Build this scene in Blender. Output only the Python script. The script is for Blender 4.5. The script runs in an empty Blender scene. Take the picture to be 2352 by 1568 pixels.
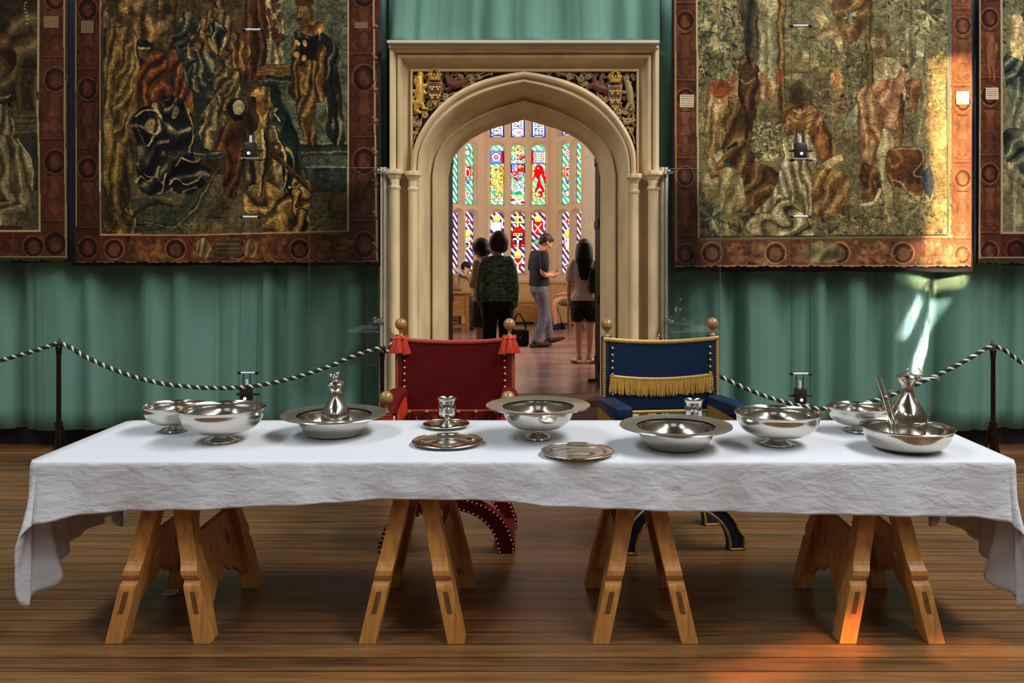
import bpy, bmesh, math, random
import numpy as np
from math import sin, cos, pi, radians, sqrt, exp, atan2, floor as ffloor
from mathutils import Vector, Matrix
from mathutils.geometry import tessellate_polygon

SC = bpy.context.scene
COL = SC.collection
random.seed(7)
RNG = np.random.default_rng(11)
F = 2000.0; CX = 1239.0; CY = 579.0; EYE = 1.6

def at(px, py, d):
    """a point of the place seen at photo pixel (px, py) standing d metres in front of the lens"""
    return ((px - CX) * d / F, d, EYE - (py - CY) * d / F)

def lin(c):
    c = c / 255.0
    return c / 12.92 if c <= 0.04045 else ((c + 0.055) / 1.055) ** 2.4

def rgb(r, g, b):
    return (lin(r), lin(g), lin(b), 1.0)

# ------------------------------------------------------------------ materials
def new_mat(name):
    m = bpy.data.materials.new(name); m.use_nodes = True
    nt = m.node_tree
    return m, nt, nt.nodes['Principled BSDF']

def plain(name, col, rough=0.5, metal=0.0, noise=0.0, nscale=20.0, bump=0.0, bscale=60.0, stretch=(1, 1, 1),
          sheen=0.0, coat=0.0, spec=0.5, detail=4.0):
    m, nt, b = new_mat(name)
    b.inputs['Base Color'].default_value = col
    b.inputs['Roughness'].default_value = rough
    b.inputs['Metallic'].default_value = metal
    b.inputs['Specular IOR Level'].default_value = spec
    if sheen:
        b.inputs['Sheen Weight'].default_value = sheen
        b.inputs['Sheen Roughness'].default_value = 0.4
        b.inputs['Sheen Tint'].default_value = (min(1, col[0] * 3 + .1), min(1, col[1] * 3 + .1), min(1, col[2] * 3 + .1), 1)
    if coat:
        b.inputs['Coat Weight'].default_value = coat
        b.inputs['Coat Roughness'].default_value = 0.2
    if noise or bump:
        tc = nt.nodes.new('ShaderNodeTexCoord'); mp = nt.nodes.new('ShaderNodeMapping')
        mp.inputs['Scale'].default_value = stretch
        nt.links.new(tc.outputs['Object'], mp.inputs['Vector'])
    if noise:
        n = nt.nodes.new('ShaderNodeTexNoise'); n.inputs['Scale'].default_value = nscale; n.inputs['Detail'].default_value = detail
        nt.links.new(mp.outputs[0], n.inputs['Vector'])
        r = nt.nodes.new('ShaderNodeValToRGB')
        r.color_ramp.elements[0].position = 0.3; r.color_ramp.elements[1].position = 0.7
        r.color_ramp.elements[0].color = tuple(max(0, c * (1 - noise)) for c in col[:3]) + (1,)
        r.color_ramp.elements[1].color = tuple(min(1, c * (1 + noise)) for c in col[:3]) + (1,)
        nt.links.new(n.outputs['Fac'], r.inputs['Fac']); nt.links.new(r.outputs[0], b.inputs['Base Color'])
    if bump:
        n2 = nt.nodes.new('ShaderNodeTexNoise'); n2.inputs['Scale'].default_value = bscale; n2.inputs['Detail'].default_value = 5
        nt.links.new(mp.outputs[0], n2.inputs['Vector'])
        bp = nt.nodes.new('ShaderNodeBump'); bp.inputs['Strength'].default_value = bump; bp.inputs['Distance'].default_value = 0.01
        nt.links.new(n2.outputs['Fac'], bp.inputs['Height']); nt.links.new(bp.outputs[0], b.inputs['Normal'])
    return m

def wood(name, c0, c1, rough=0.4, grain=(30, 30, 2.5), bump=0.15, nscale=2.0):
    """streaky grain running along the axis with the small scale"""
    m, nt, b = new_mat(name)
    tc = nt.nodes.new('ShaderNodeTexCoord'); mp = nt.nodes.new('ShaderNodeMapping'); mp.inputs['Scale'].default_value = grain
    nt.links.new(tc.outputs['Object'], mp.inputs['Vector'])
    n = nt.nodes.new('ShaderNodeTexNoise'); n.inputs['Scale'].default_value = nscale; n.inputs['Detail'].default_value = 6
    n.inputs['Distortion'].default_value = 0.6
    nt.links.new(mp.outputs[0], n.inputs['Vector'])
    r = nt.nodes.new('ShaderNodeValToRGB'); r.color_ramp.elements[0].position = .3; r.color_ramp.elements[1].position = .72
    r.color_ramp.elements[0].color = c0; r.color_ramp.elements[1].color = c1
    nt.links.new(n.outputs['Fac'], r.inputs['Fac']); nt.links.new(r.outputs[0], b.inputs['Base Color'])
    b.inputs['Roughness'].default_value = rough
    bp = nt.nodes.new('ShaderNodeBump'); bp.inputs['Strength'].default_value = bump; bp.inputs['Distance'].default_value = .004
    nt.links.new(n.outputs['Fac'], bp.inputs['Height']); nt.links.new(bp.outputs[0], b.inputs['Normal'])
    return m

def floorboards(name, dark, light, board=0.16, rough=0.32, length=2.6):
    m, nt, b = new_mat(name)
    tc = nt.nodes.new('ShaderNodeTexCoord')
    br = nt.nodes.new('ShaderNodeTexBrick')
    br.inputs['Scale'].default_value = 1.0
    br.inputs['Brick Width'].default_value = length; br.inputs['Row Height'].default_value = board
    br.inputs['Mortar Size'].default_value = 0.0035; br.inputs['Mortar Smooth'].default_value = 0.3
    br.inputs['Color1'].default_value = (0.25, 0.25, 0.25, 1); br.inputs['Color2'].default_value = (0.9, 0.9, 0.9, 1)
    br.inputs['Mortar'].default_value = (0, 0, 0, 1); br.offset = 0.37
    mp0 = nt.nodes.new('ShaderNodeMapping'); mp0.inputs['Location'].default_value = (37, .03, 0)
    nt.links.new(tc.outputs['Object'], mp0.inputs[0]); nt.links.new(mp0.outputs[0], br.inputs['Vector'])
    mp = nt.nodes.new('ShaderNodeMapping'); mp.inputs['Scale'].default_value = (1.2, 22, 1)
    nt.links.new(tc.outputs['Object'], mp.inputs['Vector'])
    n = nt.nodes.new('ShaderNodeTexNoise'); n.inputs['Scale'].default_value = 1.6; n.inputs['Detail'].default_value = 8; n.inputs['Roughness'].default_value = .62
    nt.links.new(mp.outputs[0], n.inputs['Vector'])
    mp2 = nt.nodes.new('ShaderNodeMapping'); mp2.inputs['Scale'].default_value = (.6, 1.6, 1)
    nt.links.new(tc.outputs['Object'], mp2.inputs['Vector'])
    n2 = nt.nodes.new('ShaderNodeTexNoise'); n2.inputs['Scale'].default_value = 1.1; n2.inputs['Detail'].default_value = 3
    nt.links.new(mp2.outputs[0], n2.inputs['Vector'])
    def mth(op, a, c, clamp=False):
        x = nt.nodes.new('ShaderNodeMath'); x.operation = op; x.use_clamp = clamp
        for i, v in enumerate((a, c)):
            if isinstance(v, (int, float)): x.inputs[i].default_value = v
            else: nt.links.new(v, x.inputs[i])
        return x.outputs[0]
    f = mth('ADD', mth('MULTIPLY', n.outputs['Fac'], .62), mth('MULTIPLY', br.outputs['Color'], .22))
    f = mth('ADD', f, mth('MULTIPLY', n2.outputs['Fac'], .34))
    r = nt.nodes.new('ShaderNodeValToRGB'); r.color_ramp.elements[0].position = .40; r.color_ramp.elements[1].position = .82
    r.color_ramp.elements[0].color = dark; r.color_ramp.elements[1].color = light
    nt.links.new(f, r.inputs['Fac'])
    mx = nt.nodes.new('ShaderNodeMix'); mx.data_type = 'RGBA'
    nt.links.new(br.outputs['Fac'], mx.inputs[0]); nt.links.new(r.outputs[0], mx.inputs[6])
    mx.inputs[7].default_value = (dark[0] * .35, dark[1] * .35, dark[2] * .35, 1)
    nt.links.new(mx.outputs[2], b.inputs['Base Color'])
    rr = nt.nodes.new('ShaderNodeMapRange'); rr.inputs[3].default_value = rough - .08; rr.inputs[4].default_value = rough + .18
    nt.links.new(n.outputs['Fac'], rr.inputs[0]); nt.links.new(rr.outputs[0], b.inputs['Roughness'])
    h = mth('SUBTRACT', mth('MULTIPLY', n.outputs['Fac'], .5), br.outputs['Fac'])
    bp = nt.nodes.new('ShaderNodeBump'); bp.inputs['Strength'].default_value = .25; bp.inputs['Distance'].default_value = .004
    nt.links.new(h, bp.inputs['Height']); nt.links.new(bp.outputs[0], b.inputs['Normal'])
    return m

def emit_mat(name, col, strength):
    m = bpy.data.materials.new(name); m.use_nodes = True; nt = m.node_tree; nt.nodes.clear()
    e = nt.nodes.new('ShaderNodeEmission'); e.inputs[0].default_value = col; e.inputs[1].default_value = strength
    o = nt.nodes.new('ShaderNodeOutputMaterial'); nt.links.new(e.outputs[0], o.inputs[0])
    return m

# ------------------------------------------------------------------ objects
def tag(o, label=None, cat=None, group=None, kind=None):
    if label: o['label'] = label
    if cat: o['category'] = cat
    if group: o['group'] = group
    if kind: o['kind'] = kind
    return o

def empty(name, loc, rz=0.0, label=None, cat=None, group=None, kind=None):
    o = bpy.data.objects.new(name, None); COL.objects.link(o)
    o.location = loc; o.rotation_euler = (0, 0, rz); o.empty_display_size = .1
    return tag(o, label, cat, group, kind)

def root_of(o):
    while o.parent: o = o.parent
    return o

def copy_tree(o, parent=None):
    c = o.copy(); COL.objects.link(c); c.parent = parent
    for ch in [x for x in o.children]:
        copy_tree(ch, c)
    return c

class MB:
    """collects shapes; build() links them as ONE mesh object"""
    def __init__(s): s.v = []; s.f = []; s.mi = []; s.m = 0
    def add(s, vs, fs):
        n = len(s.v); s.v.extend([tuple(p) for p in vs])
        for q in fs: s.f.append(tuple(i + n for i in q)); s.mi.append(s.m)
        return s
    def box(s, c, d, rot=None):
        x, y, z = d[0] / 2, d[1] / 2, d[2] / 2
        vs = [Vector((i * x, j * y, k * z)) for i in (-1, 1) for j in (-1, 1) for k in (-1, 1)]
        if rot is not None: vs = [rot @ p for p in vs]
        c = Vector(c)
        return s.add([p + c for p in vs], [(0, 1, 3, 2), (4, 6, 7, 5), (0, 4, 5, 1), (2, 3, 7, 6), (0, 2, 6, 4), (1, 5, 7, 3)])
    def rbox(s, c, d, r=.01, rot=None, seg=2):
        """box with rounded edges (all edges bevelled)"""
        bm = bmesh.new(); bmesh.ops.create_cube(bm, size=1.0)
        bmesh.ops.scale(bm, vec=Vector(d), verts=bm.verts)
        bmesh.ops.bevel(bm, geom=bm.edges[:], offset=r, segments=seg, profile=.5, affect='EDGES')
        c = Vector(c); bm.verts.ensure_lookup_table()
        vs = [((rot @ v.co) if rot is not None else v.co) + c for v in bm.verts]
        fs = [[v.index for v in f.verts] for f in bm.faces]; bm.free()
        return s.add(vs, fs)
    def lathe(s, prof, c=(0, 0, 0), n=48, sx=1.0, sy=1.0, rot=None):
        """prof: list of (radius, z); r==0 ends close on the axis"""
        vs = []; fs = []; idx = []
        c = Vector(c)
        for r, z in prof:
            if r <= 1e-6:
                idx.append([len(vs)]); vs.append(Vector((0, 0, z)))
            else:
                idx.append(list(range(len(vs), len(vs) + n)))
                for k in range(n):
                    a = 2 * pi * k / n; vs.append(Vector((r * cos(a) * sx, r * sin(a) * sy, z)))
        for a, b in zip(idx, idx[1:]):
            for k in range(n):
                k2 = (k + 1) % n
                if len(a) == 1 and len(b) == 1: break
                if len(a) == 1: fs.append((a[0], b[k2], b[k]))
                elif len(b) == 1: fs.append((a[k], a[k2], b[0]))
                else: fs.append((a[k], a[k2], b[k2], b[k]))
        if rot is not None: vs = [rot @ p for p in vs]
        return s.add([p + c for p in vs], fs)
    def ball(s, c, r, n=20, m=12, sc=(1, 1, 1), rot=None):
        prof = [(sin(pi * i / m) * r, -cos(pi * i / m) * r) for i in range(m + 1)]
        prof[0] = (0, -r); prof[-1] = (0, r)
        vs0 = len(s.v)
        R = rot if rot is not None else Matrix.Identity(3)
        return s.lathe(prof, c, n, rot=R @ Matrix.Diagonal(sc))
    def tube(s, pts, r, n=8, closed=False, flat=None, up=None, caps=True):
        """sweep a circle (or an ellipse r x r*flat) along pts; r a number or one per point"""
        P = [Vector(p) for p in pts]; N = len(P)
        rs = r if isinstance(r, (list, tuple)) else [r] * N
        T = []
        for i in range(N):
            a = P[(i - 1) % N] if (closed or i > 0) else P[i]
            b = P[(i + 1) % N] if (closed or i < N - 1) else P[i]
            t = b - a
            T.append(t.normalized() if t.length > 1e-9 else Vector((0, 0, 1)))
        u = Vector(up) if up is not None else (Vector((0, 0, 1)) if abs(T[0].z) < .9 else Vector((0, 1, 0)))
        vs = []; fs = []
        for i in range(N):
            if up is not None: u = Vector(up)
            u = (u - T[i] * u.dot(T[i]))
            if u.length < 1e-6: u = T[i].orthogonal()
            u.normalize(); w = T[i].cross(u)
            ra = rs[i]
            if isinstance(ra, (tuple, list)): r1, r2 = ra
            else: r1 = ra; r2 = ra * (flat or 1)
            for k in range(n):
                a = 2 * pi * k / n
                vs.append(P[i] + u * (cos(a) * r1) + w * (sin(a) * r2))
        for i in range(N if closed else N - 1):
            for k in range(n):
                j = (i + 1) % N; k2 = (k + 1) % n
                fs.append((i * n + k, i * n + k2, j * n + k2, j * n + k))
        if not closed and caps:
            fs.append(tuple(range(n))[::-1]); fs.append(tuple((N - 1) * n + k for k in range(n)))
        return s.add(vs, fs)
    def sweep(s, path, prof, up=(0, 0, 1), closed_prof=True):
        """sweep a 2-D profile [(side, up)] along path (mitred)"""
        P = [Vector(p) for p in path]; N = len(P); U0 = Vector(up); vs = []; fs = []; n = len(prof)
        for i in range(N):
            t1 = (P[i] - P[i - 1]).normalized() if i > 0 else (P[1] - P[0]).normalized()
            t2 = (P[i + 1] - P[i]).normalized() if i < N - 1 else t1
            t = (t1 + t2).normalized(); side = t.cross(U0).normalized(); u = side.cross(t)
            k = 1 / max(.3, t.dot(t1))
            for a, b in prof: vs.append(P[i] + side * (a * k) + u * b)
        for i in range(N - 1):
            for k in range(n if closed_prof else n - 1):
                k2 = (k + 1) % n
                fs.append((i * n + k, i * n + k2, (i + 1) * n + k2, (i + 1) * n + k))
        if closed_prof:
            fs.append(tuple(range(n))[::-1]); fs.append(tuple((N - 1) * n + k for k in range(n)))
        return s.add(vs, fs)
    def prism(s, outer, fn, t0, t1, holes=()):
        """flat polygon (with holes) given a thickness; fn(u, v, t) -> 3-D point"""
        loops = [list(outer)] + [list(h) for h in holes]
        flat = [p for l in loops for p in l]; n = len(flat)
        tri = tessellate_polygon([[Vector((p[0], p[1], 0)) for p in l] for l in loops])
        vs = [fn(p[0], p[1], t0) for p in flat] + [fn(p[0], p[1], t1) for p in flat]
        fs = [tuple(t) for t in tri] + [tuple(i + n for i in t)[::-1] for t in tri]
        k = 0
        for l in loops:
            m = len(l)
            for i in range(m):
                j = (i + 1) % m
                fs.append((k + i, k + j, k + j + n, k + i + n))
            k += m
        return s.add(vs, fs)
    def grid(s, fn, nu, nv, wrap=False):
        vs = [fn(i / (nu if wrap else nu - 1), j / (nv - 1)) for j in range(nv) for i in range(nu)]
        fs = []
        for j in range(nv - 1):
            for i in range(nu if wrap else nu - 1):
                i2 = (i + 1) % nu
                fs.append((j * nu + i, j * nu + i2, (j + 1) * nu + i2, (j + 1) * nu + i))
        return s.add(vs, fs)
    def build(s, name, mat, parent=None, smooth=True, local=False, loc=None, angle=40, fix=True):
        me = bpy.data.meshes.new(name)
        off = Vector((0, 0, 0))
        if parent is not None and not local: off = root_of(parent).location.copy()
        if parent is None and loc is None:
            xs = [p[0] for p in s.v]; ys = [p[1] for p in s.v]; zs = [p[2] for p in s.v]
            loc = ((min(xs) + max(xs)) / 2, (min(ys) + max(ys)) / 2, min(zs))
        if parent is None: off = Vector(loc) if not local else Vector((0, 0, 0))
        me.from_pydata([(p[0] - off.x, p[1] - off.y, p[2] - off.z) for p in s.v], [], s.f)
        mats = mat if isinstance(mat, (list, tuple)) else [mat]
        for m in mats: me.materials.append(m)
        if len(mats) > 1: me.polygons.foreach_set('material_index', s.mi)
        if fix:
            bm = bmesh.new(); bm.from_mesh(me); bmesh.ops.recalc_face_normals(bm, faces=bm.faces); bm.to_mesh(me); bm.free()
        if smooth:
            me.shade_smooth()
            try: me.set_sharp_from_angle(angle=radians(angle))
            except Exception: pass
        o = bpy.data.objects.new(name, me); COL.objects.link(o)
        if parent is not None: o.parent = parent
        else: o.location = loc
        return o

def structure(mb, name, mat, label, cat, parent=None, **k):
    o = mb.build(name, mat, parent, **k)
    if parent is None: tag(o, label, cat, kind='structure')
    return o

def solid(mbs, voxel=.008, smooth=2, name='body', factor=.5):
    """several closed lofts grown together into one continuous skin; returns a mesh"""
    me = bpy.data.meshes.new('tmp'); me.from_pydata(mbs.v, [], mbs.f)
    bm = bmesh.new(); bm.from_mesh(me); bmesh.ops.recalc_face_normals(bm, faces=bm.faces); bm.to_mesh(me); bm.free()
    ob = bpy.data.objects.new('tmp', me); COL.objects.link(ob)
    r = ob.modifiers.new('r', 'REMESH'); r.mode = 'VOXEL'; r.voxel_size = voxel; r.use_smooth_shade = True
    if smooth:
        q = ob.modifiers.new('s', 'SMOOTH'); q.iterations = smooth; q.factor = factor
    dg = bpy.context.evaluated_depsgraph_get(); dg.update()
    out = bpy.data.meshes.new_from_object(ob.evaluated_get(dg)); out.name = name
    bpy.data.objects.remove(ob); bpy.data.meshes.remove(me)
    return out

def mesh_obj(name, me, mat, parent):
    me.materials.clear(); me.materials.append(mat)
    me.shade_smooth()
    o = bpy.data.objects.new(name, me); COL.objects.link(o); o.parent = parent
    return o

def catmull(pts, per=8, closed=False):
    P = [Vector(p) for p in pts]; out = []; n = len(P)
    for i in range(n if closed else n - 1):
        p0 = P[(i - 1) % n] if (closed or i > 0) else P[0] * 2 - P[1]
        p1 = P[i]; p2 = P[(i + 1) % n]
        p3 = P[(i + 2) % n] if (closed or i + 2 < n) else P[-1] * 2 - P[-2]
        for k in range(per):
            t = k / per
            out.append(.5 * ((2 * p1) + (p2 - p0) * t + (2 * p0 - 5 * p1 + 4 * p2 - p3) * t * t + (3 * p1 - p0 - 3 * p2 + p3) * t ** 3))
    if not closed: out.append(P[-1])
    return out

# ------------------------------------------------------------------ a small painter for woven pictures and coloured glass
def srgb2lin(a):
    a = np.clip(a / 255.0, 0, 1)
    return np.where(a <= .04045, a / 12.92, ((a + .055) / 1.055) ** 2.4)

def vnoise(h, w, sx, sy, seed, octaves=3):
    rng = np.random.default_rng(seed); out = np.zeros((h, w)); amp = 1.0; tot = 0
    for o in range(octaves):
        gw = max(2, int(w / sx) + 2); gh = max(2, int(h / sy) + 2)
        g = rng.random((gh + 1, gw + 1))
        x = np.linspace(0, gw - 1e-3, w); y = np.linspace(0, gh - 1e-3, h)
        xi = x.astype(int); yi = y.astype(int); xf = x - xi; yf = y - yi
        xf = xf * xf * (3 - 2 * xf); yf = yf * yf * (3 - 2 * yf)
        a = g[np.ix_(yi, xi)]; b = g[np.ix_(yi, xi + 1)]; c = g[np.ix_(yi + 1, xi)]; d = g[np.ix_(yi + 1, xi + 1)]
        v = (a * (1 - xf) + b * xf) * (1 - yf)[:, None] + (c * (1 - xf) + d * xf) * yf[:, None]
        out += v * amp; tot += amp; amp *= .55; sx = max(1.5, sx / 2); sy = max(1.5, sy / 2)
    return out / tot

class Canvas:
    def __init__(s, x0, y0, x1, y1, step, bg, seed=1):
        s.x0, s.y0, s.x1, s.y1, s.st = x0, y0, x1, y1, step
        s.W = int(round((x1 - x0) / step)) + 1; s.H = int(round((y1 - y0) / step)) + 1
        s.a = np.empty((s.H, s.W, 3)); s.a[:] = bg; s.rng = np.random.default_rng(seed); s.seed = seed
        s.X = x0 + np.arange(s.W) * step; s.Y = y0 + np.arange(s.H) * step
    def _win(s, xa, ya, xb, yb):
        i0 = max(0, int((xa - s.x0) / s.st)); i1 = min(s.W, int((xb - s.x0) / s.st) + 2)
        j0 = max(0, int((ya - s.y0) / s.st)); j1 = min(s.H, int((yb - s.y0) / s.st) + 2)
        return i0, i1, j0, j1
    def mask(s, pts):
        xs = [p[0] for p in pts]; ys = [p[1] for p in pts]
        i0, i1, j0, j1 = s._win(min(xs), min(ys), max(xs), max(ys))
        if i1 <= i0 or j1 <= j0: return None
        X = s.X[i0:i1][None, :]; Y = s.Y[j0:j1][:, None]
        m = np.zeros((j1 - j0, i1 - i0), bool); n = len(pts)
        for k in range(n):
            x1, y1 = pts[k]; x2, y2 = pts[(k + 1) % n]
            if y1 == y2: continue
            c = ((Y >= min(y1, y2)) & (Y < max(y1, y2))) & (X < (x2 - x1) * (Y - y1) / (y2 - y1) + x1)
            m ^= c
        return (slice(j0, j1), slice(i0, i1)), m
    def poly(s, pts, col, al=1.0):
        r = s.mask(pts)
        if r is None: return
        sl, m = r; b = s.a[sl]; b[m] = b[m] * (1 - al) + np.array(col) * al
    def rect(s, x, y, X, Y, col, al=1.0): s.poly([(x, y), (X, y), (X, Y), (x, Y)], col, al)
    def ell(s, cx, cy, rx, ry, col, al=1.0, rot=0.0, n=20, ring=None):
        p = []
        for k in range(n):
            a = 2 * pi * k / n; u = rx * cos(a); v = ry * sin(a)
            p.append((cx + u * cos(rot) - v * sin(rot), cy + u * sin(rot) + v * cos(rot)))
        s.poly(p, col, al)
    def line(s, pts, w, col, al=1.0):
        for (x1, y1), (x2, y2) in zip(pts, pts[1:]):
            L = sqrt((x2 - x1) ** 2 + (y2 - y1) ** 2)
            if L < 1e-6: continue
            nx = -(y2 - y1) / L * w / 2; ny = (x2 - x1) / L * w / 2
            s.poly([(x1 + nx, y1 + ny), (x2 + nx, y2 + ny), (x2 - nx, y2 - ny), (x1 - nx, y1 - ny)], col, al)
    def curve(s, pts, w, col, al=1.0):
        c = catmull([(p[0], p[1], 0) for p in pts], 6); s.line([(p.x, p.y) for p in c], w, col, al)
    def blob(s, pts): 
        c = catmull([(p[0], p[1], 0) for p in pts], 5, True); return [(p.x, p.y) for p in c]
    def robe(s, pts, dark, base, light, freq=.12, ang=0.0, warp=26, seed=0, outline=None, sharp=1.0, smooth=True):
        """a draped, folded garment: streaks of shade and light woven inside an outline"""
        q = s.blob(pts) if smooth else pts
        if outline is not None:
            for dx, dy in ((-1.5, 0), (1.5, 0), (0, -1.5), (0, 1.5)): s.poly([(x + dx, y + dy) for x, y in q], outline, .7)
        r = s.mask(q)
        if r is None: return
        sl, m = r; h, w = m.shape
        X = s.X[sl[1]][None, :] ; Y = s.Y[sl[0]][:, None]
        u = X * cos(ang) + Y * sin(ang)
        ca, sa = abs(cos(ang)), abs(sin(ang))
        lx, ly = 26 + 110 * sa, 26 + 110 * ca
        n1 = vnoise(h, w, lx / s.st, ly / s.st, 100 + seed, 2); n2 = vnoise(h, w, lx * .4 / s.st, ly * .5 / s.st, 200 + seed, 2); n3 = vnoise(h, w, 7 / s.st, 9 / s.st, 300 + seed, 2)
        ph = u * freq * 1.6 + (n1 - .5) * (5.5 + warp * .16) + (n2 - .5) * 3.2
        t = np.sin(ph); t = np.where(t < 0, -np.abs(t) ** .8, np.abs(t) ** 1.5)
        t = t * .78 + np.sin(ph * 2.7 + 1.0) * .18 + (n2 - .5) * 1.1 + (n3 - .5) * .4
        t = np.clip(t, -1, 1)
        if sharp > 1: t = np.sign(t) * np.abs(t) ** (1 + (sharp - 1) * .6)
        t = t[..., None]
        dark, base, light = (np.array(c, float) for c in (dark, base, light))
        c = np.where(t < 0, base + (dark - base) * (-t), base + (light - base) * t)
        c = c * (1 + .16 * np.clip(np.sin(ph) * 6 - 5, 0, 1))[..., None]
        b = s.a[sl]; b[m] = c[m]
    def leaves(s, xa, ya, xb, yb, n, cols, size=7, mask=None, al=.9):
        for k in range(n):
            x = s.rng.uniform(xa, xb); y = s.rng.uniform(ya, yb)
            if mask is not None and not mask(x, y): continue
            c = cols[s.rng.integers(len(cols))]; r = size * s.rng.uniform(.6, 1.3); a = s.rng.uniform(0, pi)
            dx, dy = cos(a) * r, sin(a) * r
            s.poly([(x - dx, y - dy), (x - dy * .35, y + dx * .35), (x + dx, y + dy), (x + dy * .35, y - dx * .35)], c, al)
    def tuft(s, x, y, n, r, cols):
        for k in range(n):
            a = 2 * pi * k / n + s.rng.uniform(-.2, .2); c = cols[s.rng.integers(len(cols))]; q = r * s.rng.uniform(.7, 1.15)
            dx, dy = cos(a) * q, sin(a) * q
            s.poly([(x, y), (x + dx * .5 - dy * .16, y + dy * .5 + dx * .16), (x + dx, y + dy), (x + dx * .5 + dy * .16, y + dy * .5 - dx * .16)], c)
    def weave(s, amt=.22, fine=.10, seed=5):
        n = vnoise(s.H, s.W, 22 / s.st, 30 / s.st, seed, 4); f = s.rng.random((s.H, s.W)); g = vnoise(s.H, s.W, 3.5, 2.2, seed + 9, 2)
        s.a *= (1 + (n - .5) * 2 * amt + (f - .5) * fine + (g - .5) * 2 * fine * 1.3)[..., None]
    def mesh(s, name, mapf, mat, parent, keep=None, local=False):
        """the picture as a woven sheet: one vertex a stitch, its colour kept on the vertex. keep(X, Y) masks faces"""
        XX, YY = np.meshgrid(s.X, s.Y)
        co = np.stack(mapf(XX, YY), -1).reshape(-1, 3)
        W, H = s.W, s.H
        i = np.arange(W - 1)[None, :]; j = np.arange(H - 1)[:, None]
        a = (j * W + i); q = np.stack([a, a + W, a + W + 1, a + 1], -1)
        if keep is not None:
            k = keep((XX[:-1, :-1] + XX[1:, 1:]) / 2, (YY[:-1, :-1] + YY[1:, 1:]) / 2); q = q[k]
        q = q.reshape(-1, 4)
        used = np.zeros(W * H, bool); used[q.ravel()] = True
        idx = np.cumsum(used) - 1
        co = co[used]; q = idx[q]; col = srgb2lin(s.a.reshape(-1, 3)[used])
        if parent is not None and not local: co = co - np.array(root_of(parent).location)
        me = bpy.data.meshes.new(name); n = len(co); m = len(q)
        me.vertices.add(n); me.vertices.foreach_set('co', co.astype(np.float32).ravel())
        me.loops.add(m * 4); me.loops.foreach_set('vertex_index', q.astype(np.int32).ravel())
        me.polygons.add(m); me.polygons.foreach_set('loop_start', np.arange(0, m * 4, 4, dtype=np.int32))
        me.update(calc_edges=True)
        at_ = me.color_attributes.new('Col', 'FLOAT_COLOR', 'POINT')
        at_.data.foreach_set('color', np.concatenate([col, np.ones((n, 1))], 1).astype(np.float32).ravel())
        me.materials.append(mat); me.shade_smooth()
        o = bpy.data.objects.new(name, me); COL.objects.link(o); o.parent = parent
        return o

def attr_cloth(name, bump=.35, scale=260, rough=.92):
    m, nt, b = new_mat(name)
    a = nt.nodes.new('ShaderNodeAttribute'); a.attribute_name = 'Col'
    nt.links.new(a.outputs['Color'], b.inputs['Base Color']); b.inputs['Roughness'].default_value = rough
    b.inputs['Specular IOR Level'].default_value = .15
    tc = nt.nodes.new('ShaderNodeTexCoord'); n = nt.nodes.new('ShaderNodeTexNoise'); n.inputs['Scale'].default_value = scale
    mp = nt.nodes.new('ShaderNodeMapping'); mp.inputs['Scale'].default_value = (1, 1, .5)
    nt.links.new(tc.outputs['Object'], mp.inputs[0]); nt.links.new(mp.outputs[0], n.inputs['Vector'])
    s = nt.nodes.new('ShaderNodeSeparateColor'); nt.links.new(a.outputs['Color'], s.inputs[0])
    ad = nt.nodes.new('ShaderNodeMath'); ad.operation = 'MULTIPLY_ADD'; ad.inputs[1].default_value = 3.0
    nt.links.new(s.outputs[1], ad.inputs[0]); nt.links.new(n.outputs['Fac'], ad.inputs[2])
    bp = nt.nodes.new('ShaderNodeBump'); bp.inputs['Strength'].default_value = bump; bp.inputs['Distance'].default_value = .006
    nt.links.new(ad.outputs[0], bp.inputs['Height']); nt.links.new(bp.outputs[0], b.inputs['Normal'])
    return m

def attr_glass(name, strength):
    m = bpy.data.materials.new(name); m.use_nodes = True; nt = m.node_tree; nt.nodes.clear()
    a = nt.nodes.new('ShaderNodeAttribute'); a.attribute_name = 'Col'
    e = nt.nodes.new('ShaderNodeEmission'); e.inputs[1].default_value = strength
    nt.links.new(a.outputs['Color'], e.inputs[0])
    o = nt.nodes.new('ShaderNodeOutputMaterial'); nt.links.new(e.outputs[0], o.inputs[0])
    return m
# ================================================================== camera
cam = bpy.data.cameras.new('camera'); camo = bpy.data.objects.new('camera', cam); COL.objects.link(camo)
camo.location = (0, 0, EYE); camo.rotation_euler = (pi / 2, 0, 0)
cam.sensor_width = 36; cam.lens = 36 * F / 2352
cam.shift_x = -(CX - 1176) / 2352; cam.shift_y = -(784 - CY) / 2352
cam.clip_start = .05; cam.clip_end = 100
SC.camera = camo

# ================================================================== materials of the place
M = {}
M['floor'] = floorboards('oak_floorboards', rgb(52, 34, 20), rgb(148, 102, 58), .115, .30, 90)
M['floor2'] = floorboards('chamber_floorboards', rgb(92, 64, 62), rgb(172, 134, 128), .12, .17, 90)
M['stone'] = plain('limestone', rgb(222, 196, 150), .8, noise=.16, nscale=5, bump=.25, bscale=40, stretch=(1, 1, .45))
M['stone2'] = plain('pale_limestone', rgb(216, 206, 186), .8, noise=.1, nscale=6, bump=.15, bscale=40)
M['cream'] = plain('cream_plaster', rgb(226, 198, 168), .75, noise=.05, nscale=3)
M['ochre'] = plain('ochre_panelling', rgb(214, 172, 118), .6, noise=.06, nscale=3)
M['wallwhite'] = plain('hall_wall_plaster', rgb(112, 102, 90), .9)
M['ceil'] = plain('dark_oak_roof', rgb(112, 88, 64), .8)
M['black'] = plain('black_skirting', rgb(20, 20, 22), .6)
M['darkoak'] = wood('dark_oak', rgb(10, 7, 5), rgb(20, 14, 10), .6)
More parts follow.
